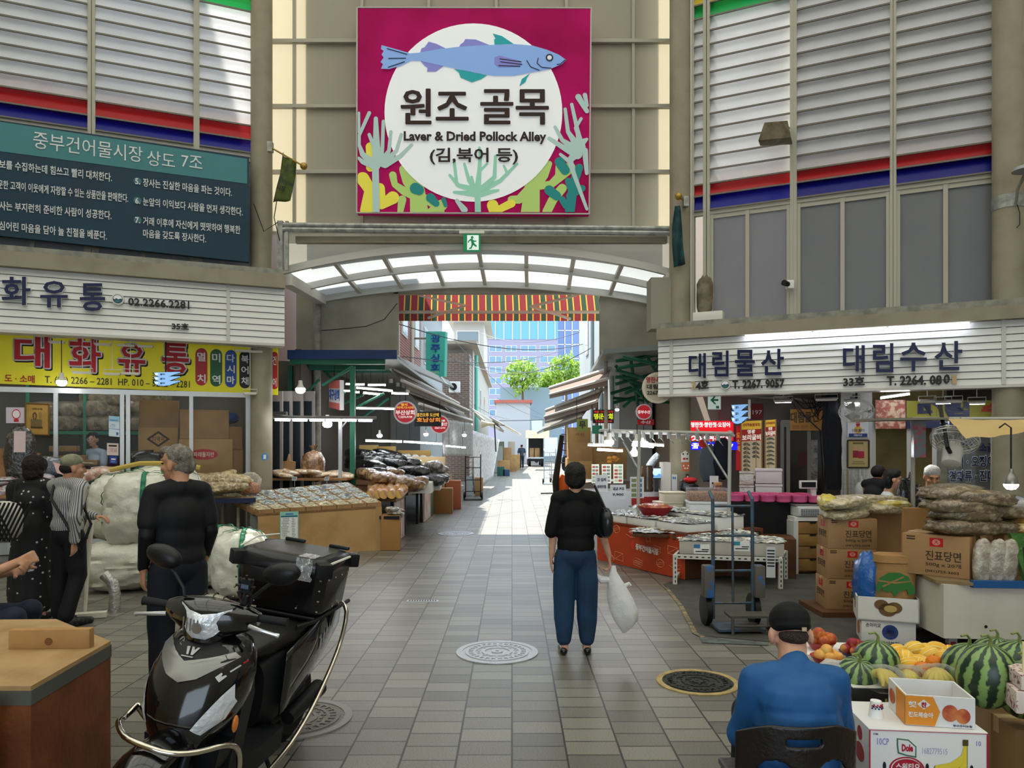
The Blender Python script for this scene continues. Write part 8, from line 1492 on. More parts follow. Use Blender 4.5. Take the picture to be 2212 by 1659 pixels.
_,c=bowl(1786,1438,4.25,.088,rb,'red plastic bowl of pale apricots below the upper bowl'); put(fruit(mat('#d99a4a',.55,var=(14,'#e0bd6a',.45,.65)),.034,'apricot','pale apricot in the lower red bowl','apricots in the lower red bowl'),c,((-.04,0,.06),(.04,.01,.06),(0,-.045,.055),(.0,.04,.06),(.05,-.03,.055),(0,0,.09)))
_,c=bowl(1842,1424,4.4,.075,bb,'blue plastic bowl of red and yellow nectarines'); put(fruit(mat('#8f2030',.4,var=(12,'#d9a04a',.5,.68)),.034,'nectarine','red and yellow nectarine in the blue bowl','nectarines in the blue bowl'),c,((-.04,0,.06),(.035,.01,.06),(0,-.04,.055),(.0,.03,.065),(.06,.0,.075),(0,0,.095),(.04,.04,.08)))
b=MB(film('#ffffff',.25,.15,(20,1))); lump(b,W(1808,1452,4.0),(.09,.08,.06),amp=.2,seed=3,n=18); b.use(mat('#d9cfb4',.6)); lump(b,W(1810,1456,4.0),(.06,.05,.04),seed=4); solo(b,'clear_fruit_bag','clear plastic bag of pale fruit beside the seated man','bag')
# right edge carton, egg carton and note
cbox('brown carton with scribbled writing below the largest watermelon',(2.56,3.15,0),(.45,.5,.46),-.55,mat('#b08a58',.7),None,[('천도복숭아 10kg','l',.15,.5,.7,.66,bk),('경산','l',.2,.25,.4,.4,bk)])
b=MB(mat('#d0c4bc',.5,var=(50,'#8a4a4a',.55,.6))); b.box((2.42,3.42,.53),(.22,.2,.10),-.3,bev=.004); b.box((2.43,3.43,.62),(.2,.2,.07),-.25,bev=.004); solo(b,'speckled_box','pale speckled pack stack on the scribbled carton','box')
t=thing('price_note','cream price board propped at the frame edge by the watermelons','price note',(2.38,3.42,.66)); q=[V((2.33,3.38,.80)),V((2.5,3.34,.80)),V((2.5,3.34,.66)),V((2.33,3.38,.66))]; b=MB(mat('#d9cf9a',.6)); b.slab(q,.006); b.build('card',t); b=MB(ink); b.text('복숭아',[q[0]*.9+q[2]*.1,q[1]*.6+q[0]*.4,q[2]*.5+q[3]*.5+V((0,0,.06)),q[3]+V((.02,0,.06))],.001,.04); b.build('lettering',t)
# ================================================================ THE SCOOTER
t=thing('motor_scooter','black motor scooter on its stand with a chrome crash bar and a black rear box','scooter',(-1.42,3.68,0))
SB=V((-1.42,3.68,0)); th=math.radians(9); ph=math.radians(8); SR=M.Rotation(-th,3,'Z')@M.Rotation(ph,3,'Y')
def S(x,f,z): return SB+SR@V((x,-f,z))
def SV(x,f,z): return SR@V((x,-f,z))
gb=mat('#08080a',.12,coat=1); mb=mat('#131416',.45); sv_=mat('#8f8f8c',.3,.7); chrome=mat('#c9c2b4',.12,1); seatm=mat('#1d1c19',.42,bump=(60,.15)); lens=mat('#dfe3e8',.08,.25,coat=1,bump=(45,.5)); amber=mat('#c9721c',.2,coat=1)
def wheel(f):
 b=MB(mat('#0c0c0d',.7)); R=M(SR.to_4x4())@M.Rotation(PI/2,4,'Y'); b.lathe([(.13,-.04),(.19,-.055),(.235,-.03),(.24,0),(.235,.03),(.19,.055),(.13,.04)],S(0,f,.238),28,R); o=b.build('wheel',t); b=MB(mb); b.lathe([(.05,-.05),(.05,.05)],S(0,f,.238),14,R)
 for k in range(5): a=2*PI*k/5; b.tube([S(0,f+.03*math.cos(a),.238+.03*math.sin(a)),S(0,f+.15*math.cos(a),.238+.15*math.sin(a))],.02,6)
 b.build('rim',o)
wheel(.62); wheel(-.60)
# front fender
b=MB(gb); b.grid(lambda u,v:(lambda a,w:S(w*(.085+.015*math.sin(PI*u)),.62+(.265-.03*abs(w))*math.cos(a),.238+(.252-.05*w*w)*math.sin(a)))(math.radians(-5+150*u),2*v-1),14,8); o=b.build('front_fender',t); o.modifiers.new('s','SOLIDIFY').thickness=.008
b=MB(mb)
for s in (-1,1): b.tube([S(s*.085,.62,.24),S(s*.08,.50,.55)],.022,10)
b.build('fork',t)
# front fairing
def ring(z,hw,f0,dp,fb=.30,pw=1.0):
 P=[]
 for i in range(17): a=PI*i/16; c=math.cos(a); P.append(S(hw*math.copysign(abs(c)**.8,c),f0-dp+dp*math.sin(a)**pw+dp*0,z))
 return P+[S(-hw*.92,fb,z),S(hw*.92,fb,z)]
b=MB(gb); loft(b,[ring(.40,.10,.56,.14,.34),ring(.48,.16,.60,.20,.34),ring(.56,.205,.60,.23,.33),ring(.64,.225,.575,.24,.31),ring(.72,.225,.535,.23,.29),ring(.80,.205,.48,.20,.26),ring(.85,.17,.43,.16,.25),ring(.87,.12,.40,.12,.25)]); b.build('front_fairing',t)
def fsurf(x,z,l=.0):   # point on the front of the fairing
 T=[(.40,.10,.56,.14),(.48,.16,.60,.20),(.56,.205,.60,.23),(.64,.225,.575,.24),(.72,.225,.535,.23),(.80,.205,.48,.20),(.85,.17,.43,.16),(.87,.12,.40,.12)]; z_=min(max(z,.40),.87)
 for (z0,*A),(z1,*B_) in zip(T,T[1:]):
  if z_<=z1: k=(z_-z0)/(z1-z0); hw,f0,dp=[a*(1-k)+c*k for a,c in zip(A,B_)]; break
 q=min(abs(x)/hw,.999); a=math.acos(q**1.25); return S(x,f0-dp+dp*math.sin(a)+l,z)
def decal(m,pts,l,name=None,b=None):
 b=b or MB(m); b.use(m); C0=(sum(p[0] for p in pts)/len(pts),sum(p[1] for p in pts)/len(pts)); n=len(pts); q=[]
 E_=[]
 for i in range(n):
  (x0,z0),(x1,z1)=pts[i],pts[(i+1)%n]
  for k in range(4): E_.append((x0+(x1-x0)*k/4,z0+(z1-z0)*k/4))
 R_=[[fsurf(C0[0]+(x-C0[0])*s,C0[1]+(z-C0[1])*s,l) for x,z in E_] for s in (1,.75,.5,.25)]; k=len(E_); vs=[p for r in R_ for p in r]+[fsurf(*C0,l)]
 fs=[(r*k+i,(r+1)*k+i,(r+1)*k+(i+1)%k,r*k+(i+1)%k) for r in range(3) for i in range(k)]+[(3*k+i,4*k,3*k+(i+1)%k) for i in range(k)]; ar=sum(pts[i][0]*pts[(i+1)%n][1]-pts[(i+1)%n][0]*pts[i][1] for i in range(n))
 b.add(vs,fs if ar<0 else [f[::-1] for f in fs],True)
 if name: b.build(name,t)
 return b
decal(mb,[(-.15,.855),(.15,.855),(.20,.80),(.10,.775),(.09,.735),(.0,.70),(-.09,.735),(-.10,.775),(-.20,.80)],.004,'emblem_plate')
decal(sv_,[(-.16,.835),(-.135,.835),(-.06,.785),(0,.765),(.06,.785),(.16,.82),(.185,.80),(.07,.725),(0,.705),(-.07,.725),(-.185,.80)],.008,'silver_trim')
for s in (-1,1): decal(lens,[(s*.20,.70),(s*.175,.66),(s*.10,.53),(s*.13,.50),(s*.19,.555),(s*.212,.62)],.006,'turn_signal')
b=decal(mat('#a9a9a8',.4,.3),[(-.03,.83),(-.016,.805),(-.006,.805),(-.016,.832)],.011); decal(mat('#a9a9a8',.4,.3),[(-.006,.832),(.004,.805),(.014,.805),(.03,.832),(.02,.832),(.008,.815),(.004,.832)],.011,None,b); decal(mat('#a9a9a8',.4,.3),[(-.035,.80),(.02,.80),(.018,.796),(-.036,.796)],.011,None,b)
decal(mat('#b9b9ba',.4),[(.135,.735),(.15,.75),(.155,.745),(.147,.735),(.155,.727),(.166,.74),(.171,.735),(.155,.715)],.007,None,b); decal(mat('#b9b9ba',.4),[(.172,.752),(.192,.770),(.196,.765),(.176,.747)],.007,None,b); decal(red,[(.195,.775),(.202,.782),(.205,.776),(.199,.770)],.007,'maker_mark',b)
b=MB(amber); b.ell(S(.215,.42,.52),(.012,.02,.04),SR.to_4x4(),12); b.build('side_reflector',t)
# lower leg shield, floor, side body
b=MB(mb); loft(b,[[S(x,f,z) for x,f,z in ((-w,f1,z),(w,f1,z),(w,f0,z),(-w,f0,z))] for z,w,f0,f1 in ((.20,.10,.22,.36),(.34,.17,.22,.46),(.42,.18,.24,.46))],True,False); loft(b,[[S(x,f,z) for x,z in ((-w,z0),(w,z0),(w,z1),(-w,z1))] for f,w,z0,z1 in ((.34,.17,.20,.31),(.1,.19,.17,.28),(-.15,.19,.18,.29))],True,False); b.build('floorboard',t)
b=MB(mb); loft(b,[[S(x,f,z) for x,f,z in ((-w,.24,z),(w,.24,z),(w,.34,z),(-w,.34,z))] for z,w in ((.28,.17),(.6,.2),(.84,.16))],True,False); b.build('leg_shield_inner',t)
def sring(f,hw,z0,z1): return [S(hw*(abs(math.cos(a))**.6)*math.copysign(1,math.cos(a)),f,(z0+z1)/2+(z1-z0)/2*(abs(math.sin(a))**.7)*math.copysign(1,math.sin(a))) for a in [2*PI*i/24+.01 for i in range(24)]]
b=MB(mb); loft(b,[sring(-.06,.10,.28,.62),sring(-.14,.155,.26,.70),sring(-.3,.18,.30,.72),sring(-.5,.18,.42,.74),sring(-.75,.15,.55,.77),sring(-.9,.10,.62,.78),sring(-.98,.05,.68,.77)]); b.build('side_body',t)
b=MB(gb)
for s in (-1,1): b.grid(lambda u,v:S(s*(.185+.028*math.sin(PI*u)*math.sin(PI*v)-.05*u*u),-.10-.80*u,.46+.22*v+.18*u-.10*(1-u)*(1-v)+.04*math.sin(PI*u)*(v-.5)),12,6)
o=b.build('side_cowl',t); o.modifiers.new('s','SOLIDIFY').thickness=.01
b=MB(mat('#8f8d90',.35));
for k in range(5): b.add([S(.208-.004*k,-.45-.045*k,.60+.02*k),S(.208-.004*k,-.475-.045*k,.60+.02*k),S(.205-.004*k,-.485-.045*k,.66+.02*k),S(.205-.004*k,-.46-.045*k,.66+.02*k)],[(0,1,2,3)])
b.build('side_lettering',t)
b=MB(seatm); loft(b,[sring(.02,.08,.66,.72),sring(-.06,.13,.65,.765),sring(-.2,.165,.66,.79),sring(-.38,.17,.67,.785),sring(-.46,.165,.68,.82),sring(-.62,.15,.70,.84),sring(-.78,.11,.72,.82)]); b.build('seat',t)
# handlebar unit (turned a little)
hs=math.radians(-6)
def H(x,f,z): c,s=math.cos(hs),math.sin(hs); return S(x*c-f*s,.33+x*s+f*c,z)
b=MB(gb);
def hring(x,r0,r1,f0,zc): return [H(x,f0+r0*math.cos(a),zc+r1*math.sin(a)) for a in [2*PI*i/16 for i in range(16)]]
loft(b,[hring(-.21,.03,.03,0,.955),hring(-.17,.05,.055,.01,.95),hring(-.10,.075,.08,.03,.945),hring(0,.09,.095,.045,.94),hring(.10,.075,.08,.03,.945),hring(.17,.05,.055,.01,.95),hring(.21,.03,.03,0,.955)]); b.tube([S(0,.36,.84),S(0,.35,.93)],[.09,.10],14); b.build('handlebar_cover',t)
hp=[(-.115,1.005),(-.06,.985),(0,.975),(.06,.985),(.115,1.005),(.10,.93),(.06,.885),(.03,.868),(-.03,.868),(-.06,.885),(-.10,.93)]
b=MB(mb); b.prism([H(x*1.07,.12-.05*(abs(x)/.115)**2,.935+(z-.935)*1.07) for x,z in hp],SV(0,-.05,0)); b.build('headlight_rim',t); b=MB(lens); c0=H(0,.155,.93); P=[H(x,.128-.05*(abs(x)/.115)**2,z) for x,z in hp]; k=len(P); P2=[p*.55+c0*.45+SV(0,.004,0) for p in P]; b.add(P+P2+[c0],[(i,k+i,k+(i+1)%k,(i+1)%k) for i in range(k)]+[(k+i,2*k,k+(i+1)%k) for i in range(k)],True); b.use(sv_); b.lathe([(.02,.0),(.024,.012),(.012,.012)],H(.005,.155,.925),16,SR.to_4x4()@M.Rotation(PI/2,4,'X'))
for i in range(5): x=-.075+.018*i; b.tube([H(x,.152-.03*abs(x)/.1,.955),H(x+.002,.15-.03*abs(x)/.1,.90)],.003,5)
b.build('headlight',t)
b=MB(mat('#7d7766',.25,coat=.6)); b.grid(lambda u,v:H((u-.5)*.22,.06-.10*v,1.005+.035*math.sin(PI*v)-.05*(2*u-1)**2),10,6); b.use(dark)
for k in range(5): b.tube([H(-.09+.045*k,.055-.1*v,1.008+.036*math.sin(PI*v)-.05*(2*(.09+.045*k)/.22*.5)**2*0-.05*((-.09+.045*k)/.11)**2) for v in [i/6 for i in range(7)]],.003,4)
b.build('meter_visor',t)
for s in (-1,1):
 b=MB(mat('#161617',.7)); b.tube([H(s*.20,0,.958),H(s*.33,-.01,.955),H(s*.335,-.01,.955)],[.017,.019,.022],12); b.build('grip',t)
 b=MB(mat('#c9cacc',.25,.8)); b.tube([H(s*.19,.06,.935),H(s*.24,.075,.93),H(s*.31,.07,.918),H(s*.325,.06,.912)],[.010,.009,.008,.011],8); b.build('brake_lever',t)
 b=MB(mb); b.tube([H(s*.15,-.01,1.0),H(s*.16,-.01,1.04),H(s*.215,-.02,1.10),H(s*.25,-.02,1.13)],.008,8); b.build('mirror_stem',t)
 b=MB(mat('#101113',.4)); c=H(s*.275,-.02,1.165); loft(b,[[c+SV(a*s*.0,0,0)+SV(s*(hw*math.cos(q)+.02*math.sin(q)),d,hz*math.sin(q)) for q in [2*PI*i/20 for i in range(20)]] for d,hw,hz in ((-.02,.082,.052),(0,.085,.055),(.02,.072,.045),(.032,.04,.026))]); b.use(chrome); b.prism([c+SV(s*(.074*math.cos(q)+.018*math.sin(q)),-.0205,.046*math.sin(q)) for q in [2*PI*i/20 for i in range(20)]],SV(0,-.001,0)); b.build('mirror',t)
b=MB(mb); b.tube([H(.13,0,1.0),H(.135,0,1.05)],.015,8);
for k in range(8): a=2*PI*k/8; b.tube([H(.14,.02,1.10),H(.14+.045*math.cos(a),.035,1.10+.05*math.sin(a))],.007,5)
b.box(H(.14,.02,1.10),(.05,.03,.06),rot=SR.to_4x4()); b.use(mat('#4d5a6e',.3)); b.box(H(.14,.04,1.10),(.035,.004,.018),rot=SR.to_4x4()); b.build('phone_holder',t)
# chrome crash bar and rack
b=MB(chrome)
F_=[(-.27,.40,.50),(-.275,.48,.465),(-.22,.60,.515),(-.12,.70,.505),(0,.73,.505),(.10,.715,.485),(.18,.64,.475),(.24,.53,.48),(.265,.47,.45),(.27,.44,.38),(.265,.42,.18),(.27,.38,.165),(.28,.15,.21),(.28,-.05,.24),(.285,-.25,.34),(.28,-.45,.48),(.275,-.6,.62),(.27,-.66,.80),(.20,-.68,.83)]
Q=[]
for i in range(len(F_)-1):
 a,c=V(F_[i]),V(F_[i+1]); Q+= [a*(1-u)+c*u for u in (0,.33,.66)]
Q.append(V(F_[-1]));
for _ in range(2): Q=[Q[0]]+[(Q[i-1]+Q[i]*2+Q[i+1])/4 for i in range(1,len(Q)-1)]+[Q[-1]]
b.tube([S(*q) for q in Q],.0125,10); b.tube([S(-.27,.40,.50),S(-.275,.15,.22),S(-.28,-.2,.30),S(-.275,-.55,.55),S(-.27,-.66,.80)],.0125,8); b.build('crash_bar',t)
b=MB(mb);
for s in (-1,1): b.tube([S(s*.16,-.22,.78),S(s*.22,-.30,.80),S(s*.23,-.75,.82)],.012,8); b.tube([S(s*.2,-.62,.82),S(s*.17,-.6,.6)],.012,8)
for f in (-.3,-.5,-.7): b.tube([S(-.22,f,.81),S(.22,f,.81)],.01,6)
b.build('rear_rack',t)
b=MB(mb); b.box(S(0,-.45,.30),(.16,.4,.18),rot=SR.to_4x4(),bev=.03); b.tube([S(.12,-.35,.24),S(.14,-.7,.30)],[.04,.05],12); b.tube([S(.1,-.1,.2),S(.2,-.12,.01)],.012,6); b.build('engine',t)
# top box
bx=lambda x,f,z:S(x,-.47+f,.83+z); b=MB(mat('#0d0d0f',.3,coat=.3)); hw,hf=.255,.20
def bring(z,s):
 c=.05; return [bx(x*s,f*s,z) for x,f in ((-hw+c,-hf),(hw-c,-hf),(hw,-hf+c),(hw,hf-c),(hw-c,hf),(-hw+c,hf),(-hw,hf-c),(-hw,-hf+c))][::-1]
loft(b,[bring(0,.9),bring(.02,.95),bring(.20,1),bring(.22,1)],True,False); b.build('box_body',t); b=MB(mat('#15161a',.3,coat=.3)); loft(b,[bring(.222,1.03),bring(.265,1.03),bring(.29,.96),bring(.30,.92)],True,False); b.use(mat('#3a382f',.3,.2)); loft(b,[bring(.30,.80),bring(.306,.78)],True,False); b.build('box_lid',t)
b=MB(chrome)
for s in (-1,1):
 for k in range(4): b.ell(bx(s*(hw*.93),hf+.0,.03+.055*k),.0065,n=8); b.ell(bx(s*.12,hf*.98,.03+.055*k) if k in(0,3) else bx(s*hw,-.14+.09*k,.03),.0065,n=8)
 for k in range(4): b.ell(bx(s*hw*1.0,-.14+.09*k,.19),.0065,n=8)
b.build('rivet_pattern',t)
b=MB(mb); b.box(bx(-.09,hf+.015,.18),(.12,.025,.075),rot=SR.to_4x4(),bev=.006);
for x,f in ((-hw*1.0,hf),(hw,hf),(hw,-hf),(-hw,-hf)): b.box(bx(x*.95,f*.95,.25),(.08,.08,.075),rot=SR.to_4x4()@M.Rotation(.78,4,'Z'),bev=.01)
for s in (0,1): b.box(bx(-.1 if s==0 else .17,(-hf if s==0 else -hf)*.9,.312),(.12,.03,.02),rot=SR.to_4x4(),bev=.008)
b.build('latch',t); b=MB(white_steel); b.tube([bx(hw*1.03,-hf*.6,.28),bx(hw*1.03,hf*.75,.28)],.007,6); b.tube([bx(-hw*1.0,hf*.8,.30),bx(-hw*.95,0,.335),bx(-hw*.8,-hf*.9,.33)],.005,6); b.build('edge_strip',t)
b=MB(film('#ffffff',.2,.06,(30,1))); b.grid(lambda u,v:bx(.10+.09*u,hf*1.06-.5*v*hf,.308+.008*noise.noise(V((u*9,v*9,1)))),8,8); b.grid(lambda u,v:bx(.10+.09*u+.02*noise.noise(V((v*5,u*4,2))),hf*1.06+.01+.012*noise.noise(V((u*8,v*8,4))),.305-.12*v),6,8); b.build('tape_film',t)
# ================================================================ PEOPLE
SK=mat('#b98a6c',.5,var=(8,'#a87858',.4,.7)); SKP=mat('#c79a80',.5,var=(8,'#b08068',.4,.7))
def remesh(b,vox,sm=6,nz_=None):
 me=bpy.data.meshes.new('r'); me.from_pydata(b.v,[],b.f); o=bpy.data.objects.new('r',me); C.objects.link(o)
 r=o.modifiers.new('r','REMESH'); r.mode='VOXEL'; r.voxel_size=vox
 if sm: s=o.modifiers.new('s','SMOOTH'); s.iterations=sm; s.factor=.5
 dg=bpy.context.evaluated_depsgraph_get(); ev=o.evaluated_get(dg); m2=bpy.data.meshes.new_from_object(ev); bpy.data.objects.remove(o)
 if nz_:
  sc,am=nz_
  nn=[v.normal.copy() for v in m2.vertices]
  for v,n in zip(m2.vertices,nn): p=v.co; v.co=p+n*am*(noise.noise(V((p.x*sc,p.y*sc,p.z*sc*.55)))+.5*noise.noise(V((p.x*sc*2.3,p.y*sc*2.3,p.z*sc))))
 m2.polygons.foreach_set('use_smooth',[True]*len(m2.polygons)); return m2
class Fig:
 def __init__(s,label,loc,yaw,hips=.92,cat='person'):
  s.t=thing('person',label,cat,loc); s.o=V(loc); s.R=M.Rotation(yaw,3,'Z')
 def w(s,p): return s.o+s.R@V(p)
 def cap(s,b,P,r):   # chain of capsules
  P=[s.w(p) for p in P]; r=r if isinstance(r,(list,tuple)) else [r]*len(P)
  b.tube(P,r,12)
  for p,q in zip(P,r): b.ell(p,q*.995,None,12)
 def el(s,b,c,r,rot=None): b.ell(s.w(c),r,s.R.to_4x4()@(rot or M.Identity(4)),16)
 def put(s,b,name,m,vox=.012,sm=6,nz_=None,parent=None):
  me=remesh(b,vox,sm,nz_); me.name=name; me.materials.append(m); o=bpy.data.objects.new(name,me); C.objects.link(o); o.parent=s.t; o['_o']=list(s.o); o.location=-s.o; return o
 def hand(s,b,wr,d,up,curl=.5,side=1,sc=1):
  """palm from the wrist along d; up = back of hand normal; side=+1 thumb towards d x up"""
  wr=V(wr); d=V(d).normalized(); up=V(up); up=(up-d*up.dot(d)).normalized(); sd=d.cross(up)*side
  for k in (-1.5,-.5,.5,1.5): s.cap(b,[wr+d*.01*sc+sd*k*.010*sc,wr+d*.085*sc+sd*k*.019*sc],[.014*sc,.011*sc])
  for k,l in ((-1.5,.062),(-.5,.075),(.5,.08),(1.5,.072)):
   p=wr+d*.088*sc+sd*k*.020*sc; a=curl; q=p+(d*math.cos(a)-up*math.sin(a))*l*.5*sc; a2=curl*2.1; e=q+(d*math.cos(a2)-up*math.sin(a2))*l*.33*sc; a3=curl*2.8; f=e+(d*math.cos(a3)-up*math.sin(a3))*l*.25*sc; s.cap(b,[p,q,e,f],[.0098*sc,.009*sc,.0085*sc,.0075*sc])
  p=wr+d*.03*sc+sd*.028*sc; q=p+(d*.6+sd*.75-up*.25)*.042*sc; e=q+(d*.9+sd*.2-up*.5)*.034*sc; s.cap(b,[wr+d*.015*sc+sd*.012*sc,p,q,e],[.016*sc,.014*sc,.0105*sc,.009*sc])
 def head(s,b,c,yaw=0,pitch=0,sc=1):
  c=V(c); Q=M.Rotation(yaw,3,'Z')@M.Rotation(-pitch,3,'X'); f=lambda x,y,z:c+Q@V((x*sc,y*sc,z*sc)); s.hf=f; s.hQ=Q; s.hs=sc; R4=Q.to_4x4()
  s.el(b,f(0,-.012,.035),(.078*sc,.095*sc,.09*sc),R4); s.el(b,f(0,.02,-.03),(.064*sc,.07*sc,.085*sc),R4); s.el(b,f(0,.045,-.085),(.04*sc,.038*sc,.03*sc),R4)
  s.cap(b,[f(0,.083,.02),f(0,.104,-.028)],[.010*sc,.015*sc]); s.el(b,f(0,.078,.035),(.055*sc,.018*sc,.012*sc),R4); s.el(b,f(0,.078,-.066),(.026*sc,.016*sc,.011*sc),R4)
  for q in (-1,1): s.el(b,f(q*.08,-.008,-.01),(.012*sc,.022*sc,.034*sc),R4); s.el(b,f(q*.045,.062,-.02),(.022*sc,.018*sc,.018*sc),R4)
 def eyes(s):
  b=MB(mat('#1c1512',.3))
  for q in (-1,1): b.ell(s.w(s.hf(q*.032,.079,.012)),(.012*s.hs,.008*s.hs,.005*s.hs),s.R.to_4x4()@s.hQ.to_4x4(),10); b.tube([s.w(s.hf(q*.018,.092,.036)),s.w(s.hf(q*.052,.082,.038))],.004,5)
  b.build('eye_brow',s.t); b=MB(mat('#8a4a42',.4)); b.tube([s.w(s.hf(-.022,.088,-.066)),s.w(s.hf(0,.096,-.066)),s.w(s.hf(.022,.088,-.066))],[.003,.005,.003],6); b.build('mouth',s.t)
 def neck(s,b,a,r=.052): s.cap(b,[a,s.hf(0,-.02,-.03)],r)
def torso(g,b,hip,chest,sh,r=1,thick=.105,ws=.14):
 hip,chest=V(hip),V(chest); L,Rr=V(sh[0]),V(sh[1]); ax=(chest-hip); mid=hip*.5+chest*.5
 g.el(b,hip,(.155*r,thick*1.05,.12)); g.el(b,mid,(ws*r,thick,.17)); g.el(b,chest,(.16*r,thick*1.08,.16)); g.cap(b,[L,(L+Rr)/2+V((0,0,.02)),Rr],[.062*r,thick*.62,.062*r])
# --- woman in black, seen from behind -------------------------------------------------
g=Fig('person seen from behind in black top and blue trousers carrying a white plastic bag','' or G(1243,1412),.04); s=.945
b=MB(); g.head(b,(-.005,.0,1.478),0,.02,.95); g.neck(b,(0,-.01,1.33),.048); torso(g,b,(0,0,.86),(0,0,1.15),((-.145,0,1.28),(.145,0,1.28)),.8,.075)
for q,P in ((-1,[(-.145,0,1.28),(-.19,-.02,1.06),(-.20,.0,.83)]),(1,[(.145,0,1.28),(.21,-.02,1.06),(.285,.0,.82)])): g.cap(b,P,[.05,.04,.026])
g.hand(b,(-.205,.0,.82),(.0,.1,-1),(-1,0,0),.25,1); g.hand(b,(.285,.0,.815),(.15,.02,-1),(1,-.2,0),.85,-1)
for q in (-1,1): g.cap(b,[(q*.085,0,.84),(q*.09,.01,.45),(q*.095,-.01,.09)],[.075,.055,.04]); g.cap(b,[(q*.095,-.02,.05),(q*.1,.10,.03)],[.035,.03])
g.put(b,'body',SKP,.008,4)
b=MB(); torso(g,b,(0,0,.90),(0,0,1.15),((-.15,0,1.30),(.15,0,1.30)),1.05,.115,.158); g.el(b,(0,0,.93),(.165,.12,.09))
for P in ([(-.15,0,1.29),(-.19,-.02,1.12),(-.205,-.02,1.03)],[(.15,0,1.29),(.20,-.02,1.12),(.225,-.02,1.03)]): g.cap(b,P,[.058,.060,.062])
g.put(b,'black_top',mat('#050506',.8,spec=.25),.011,6,(9,.006))
b=MB(); g.el(b,(0,0,.83),(.172,.125,.13))
for q in (-1,1): g.cap(b,[(q*.085,0,.82),(q*.098,.0,.60),(q*.10,.0,.30),(q*.098,-.01,.13)],[.095,.096,.086,.064])
g.put(b,'trousers',mat('#1d3a58',.75,var=(4,'#172b42',.4,.7)),.011,5,(7,.007))
b=MB()
g.el(b,g.hf(0,-.018,.045),(.094,.110,.092)); g.el(b,g.hf(0,-.055,-.02),(.088,.066,.078)); g.el(b,g.hf(0,.02,.08),(.07,.07,.055))
for q in (-1,1): g.el(b,g.hf(q*.07,-.02,0),(.022,.05,.06))
g.put(b,'hair',mat('#0b0909',.55,bump=(90,.6)),.010,4,(30,.006))
for q in (-1,1): b=MB(); g.cap(b,[(q*.1-.005,-.045,.035),(q*.105,.03,.03),(q*.11,.13,.022)],[.034,.038,.03]); g.put(b,'shoe',mat('#0a0a0b',.25,coat=.5),.008,4)
g.t.scale=(.96,1,.968)
# her shoulder bag and the white carrier bag
b=MB(mat('#10161a',.35,coat=.4)); c=g.w((.235,-.06,1.07)); lump(b,c,(.055,.12,.12),rotz(.1),amp=.05,seed=2,n=16); b.tube([c+V((0,.08,.1)),g.w((.16,.05,1.37)),g.w((.15,-.06,1.37)),c+V((0,-.08,.1))],.009,6); solo(b,'shoulder_bag','small dark shoulder bag under the arm of the woman in black','bag')
t=thing('carrier_bag','thin white plastic carrier bag with something pinkish in its bottom corner','bag',G(1336,1350,.0)*1); hp=g.w((.31,.0,.70)); b=MB(mat('#efefef',.35,trans=.35,bump=(14,.9)))
rg=[]
for z,hx,hy,dx in ((0,.018,.015,.0),(-.05,.03,.02,.0),(-.10,.055,.03,.01),(-.16,.075,.04,.025),(-.26,.095,.055,.055),(-.36,.105,.065,.085),(-.44,.095,.06,.105),(-.50,.055,.045,.10),(-.545,.012,.012,.085)): rg.append([hp+V((dx+hx*math.cos(a)*(1+.12*math.sin(4*a+z*14)),hy*math.sin(a)*(1+.15*math.cos(3*a+z*9)),z+.012)) for a in [2*PI*i/24 for i in range(24)]])
loft(b,rg); b.tube([hp+V((0,0,-.10)),hp+V((-.10,0,-.10)),hp+V((-.14,0,-.06)),hp+V((-.15,.0,-.05))],[.02,.03,.012,.008],8); b.tube([hp+V((.08,0,-.16)),hp+V((.13,0,-.13)),hp+V((.14,0,-.15))],[.02,.012,.012],8); b.build('bag_film',t); b=MB(mat('#b98a86',.5)); b.ell(hp+V((.105,0,-.42)),(.05,.035,.05),n=14); b.build('contents',t)
# --- grey haired man in black polo ---------------------------------------------------
g=Fig('person with grey hair in a black polo shirt and navy trousers standing behind the scooter',(-2.23,4.95,0),.75)
b=MB(); g.head(b,(.0,.03,1.565),.60,.06,1.06); g.neck(b,(0,-.02,1.40),.06); torso(g,b,(0,0,.92),(0,0,1.22),((-.155,0,1.365),(.155,0,1.365)),.9,.09)
AL=[(-.17,0,1.36),(-.215,-.05,1.11),(-.21,.03,.88)]; AR_=[(.17,0,1.36),(.205,-.03,1.11),(.19,.06,.90)]
for P in (AL,AR_): g.cap(b,P,[.055,.046,.03])
g.hand(b,(-.21,.03,.875),(0,.12,-1),(-1,0,0),.45,1,1.05); g.hand(b,(.19,.06,.895),(0,.12,-1),(1,0,0),.45,-1,1.05)
for q in (-1,1): g.cap(b,[(q*.09,0,.9),(q*.1,.02,.48),(q*.1,-.02,.09)],[.08,.058,.042])
g.put(b,'body',SK,.008,4)
b=MB(); torso(g,b,(0,0,.95),(0,0,1.22),((-.16,0,1.38),(.16,0,1.38)),1.08,.135,.165); g.el(b,(0,0,.96),(.18,.14,.12)); g.cap(b,[(0,-.02,1.40),(0,-.01,1.425)],[.074,.068])
for P in (AL,AR_): g.cap(b,[P[0],V(P[0])*.3+V(P[1])*.7],[.062,.066])
g.put(b,'polo_shirt',mat('#0a0a0e',.75,spec=.3,var=(3,'#101014',.4,.7)),.012,8,(8,.006))
b=MB()
for P in (AL,AR_): g.cap(b,[V(P[0])*.4+V(P[1])*.6,P[1],V(P[2])+V((0,0,.015))],[.052,.050,.036])
g.put(b,'arm_sleeve',mat('#050507',.6),.010,4)
b=MB(); g.el(b,(0,0,.90),(.178,.135,.13))
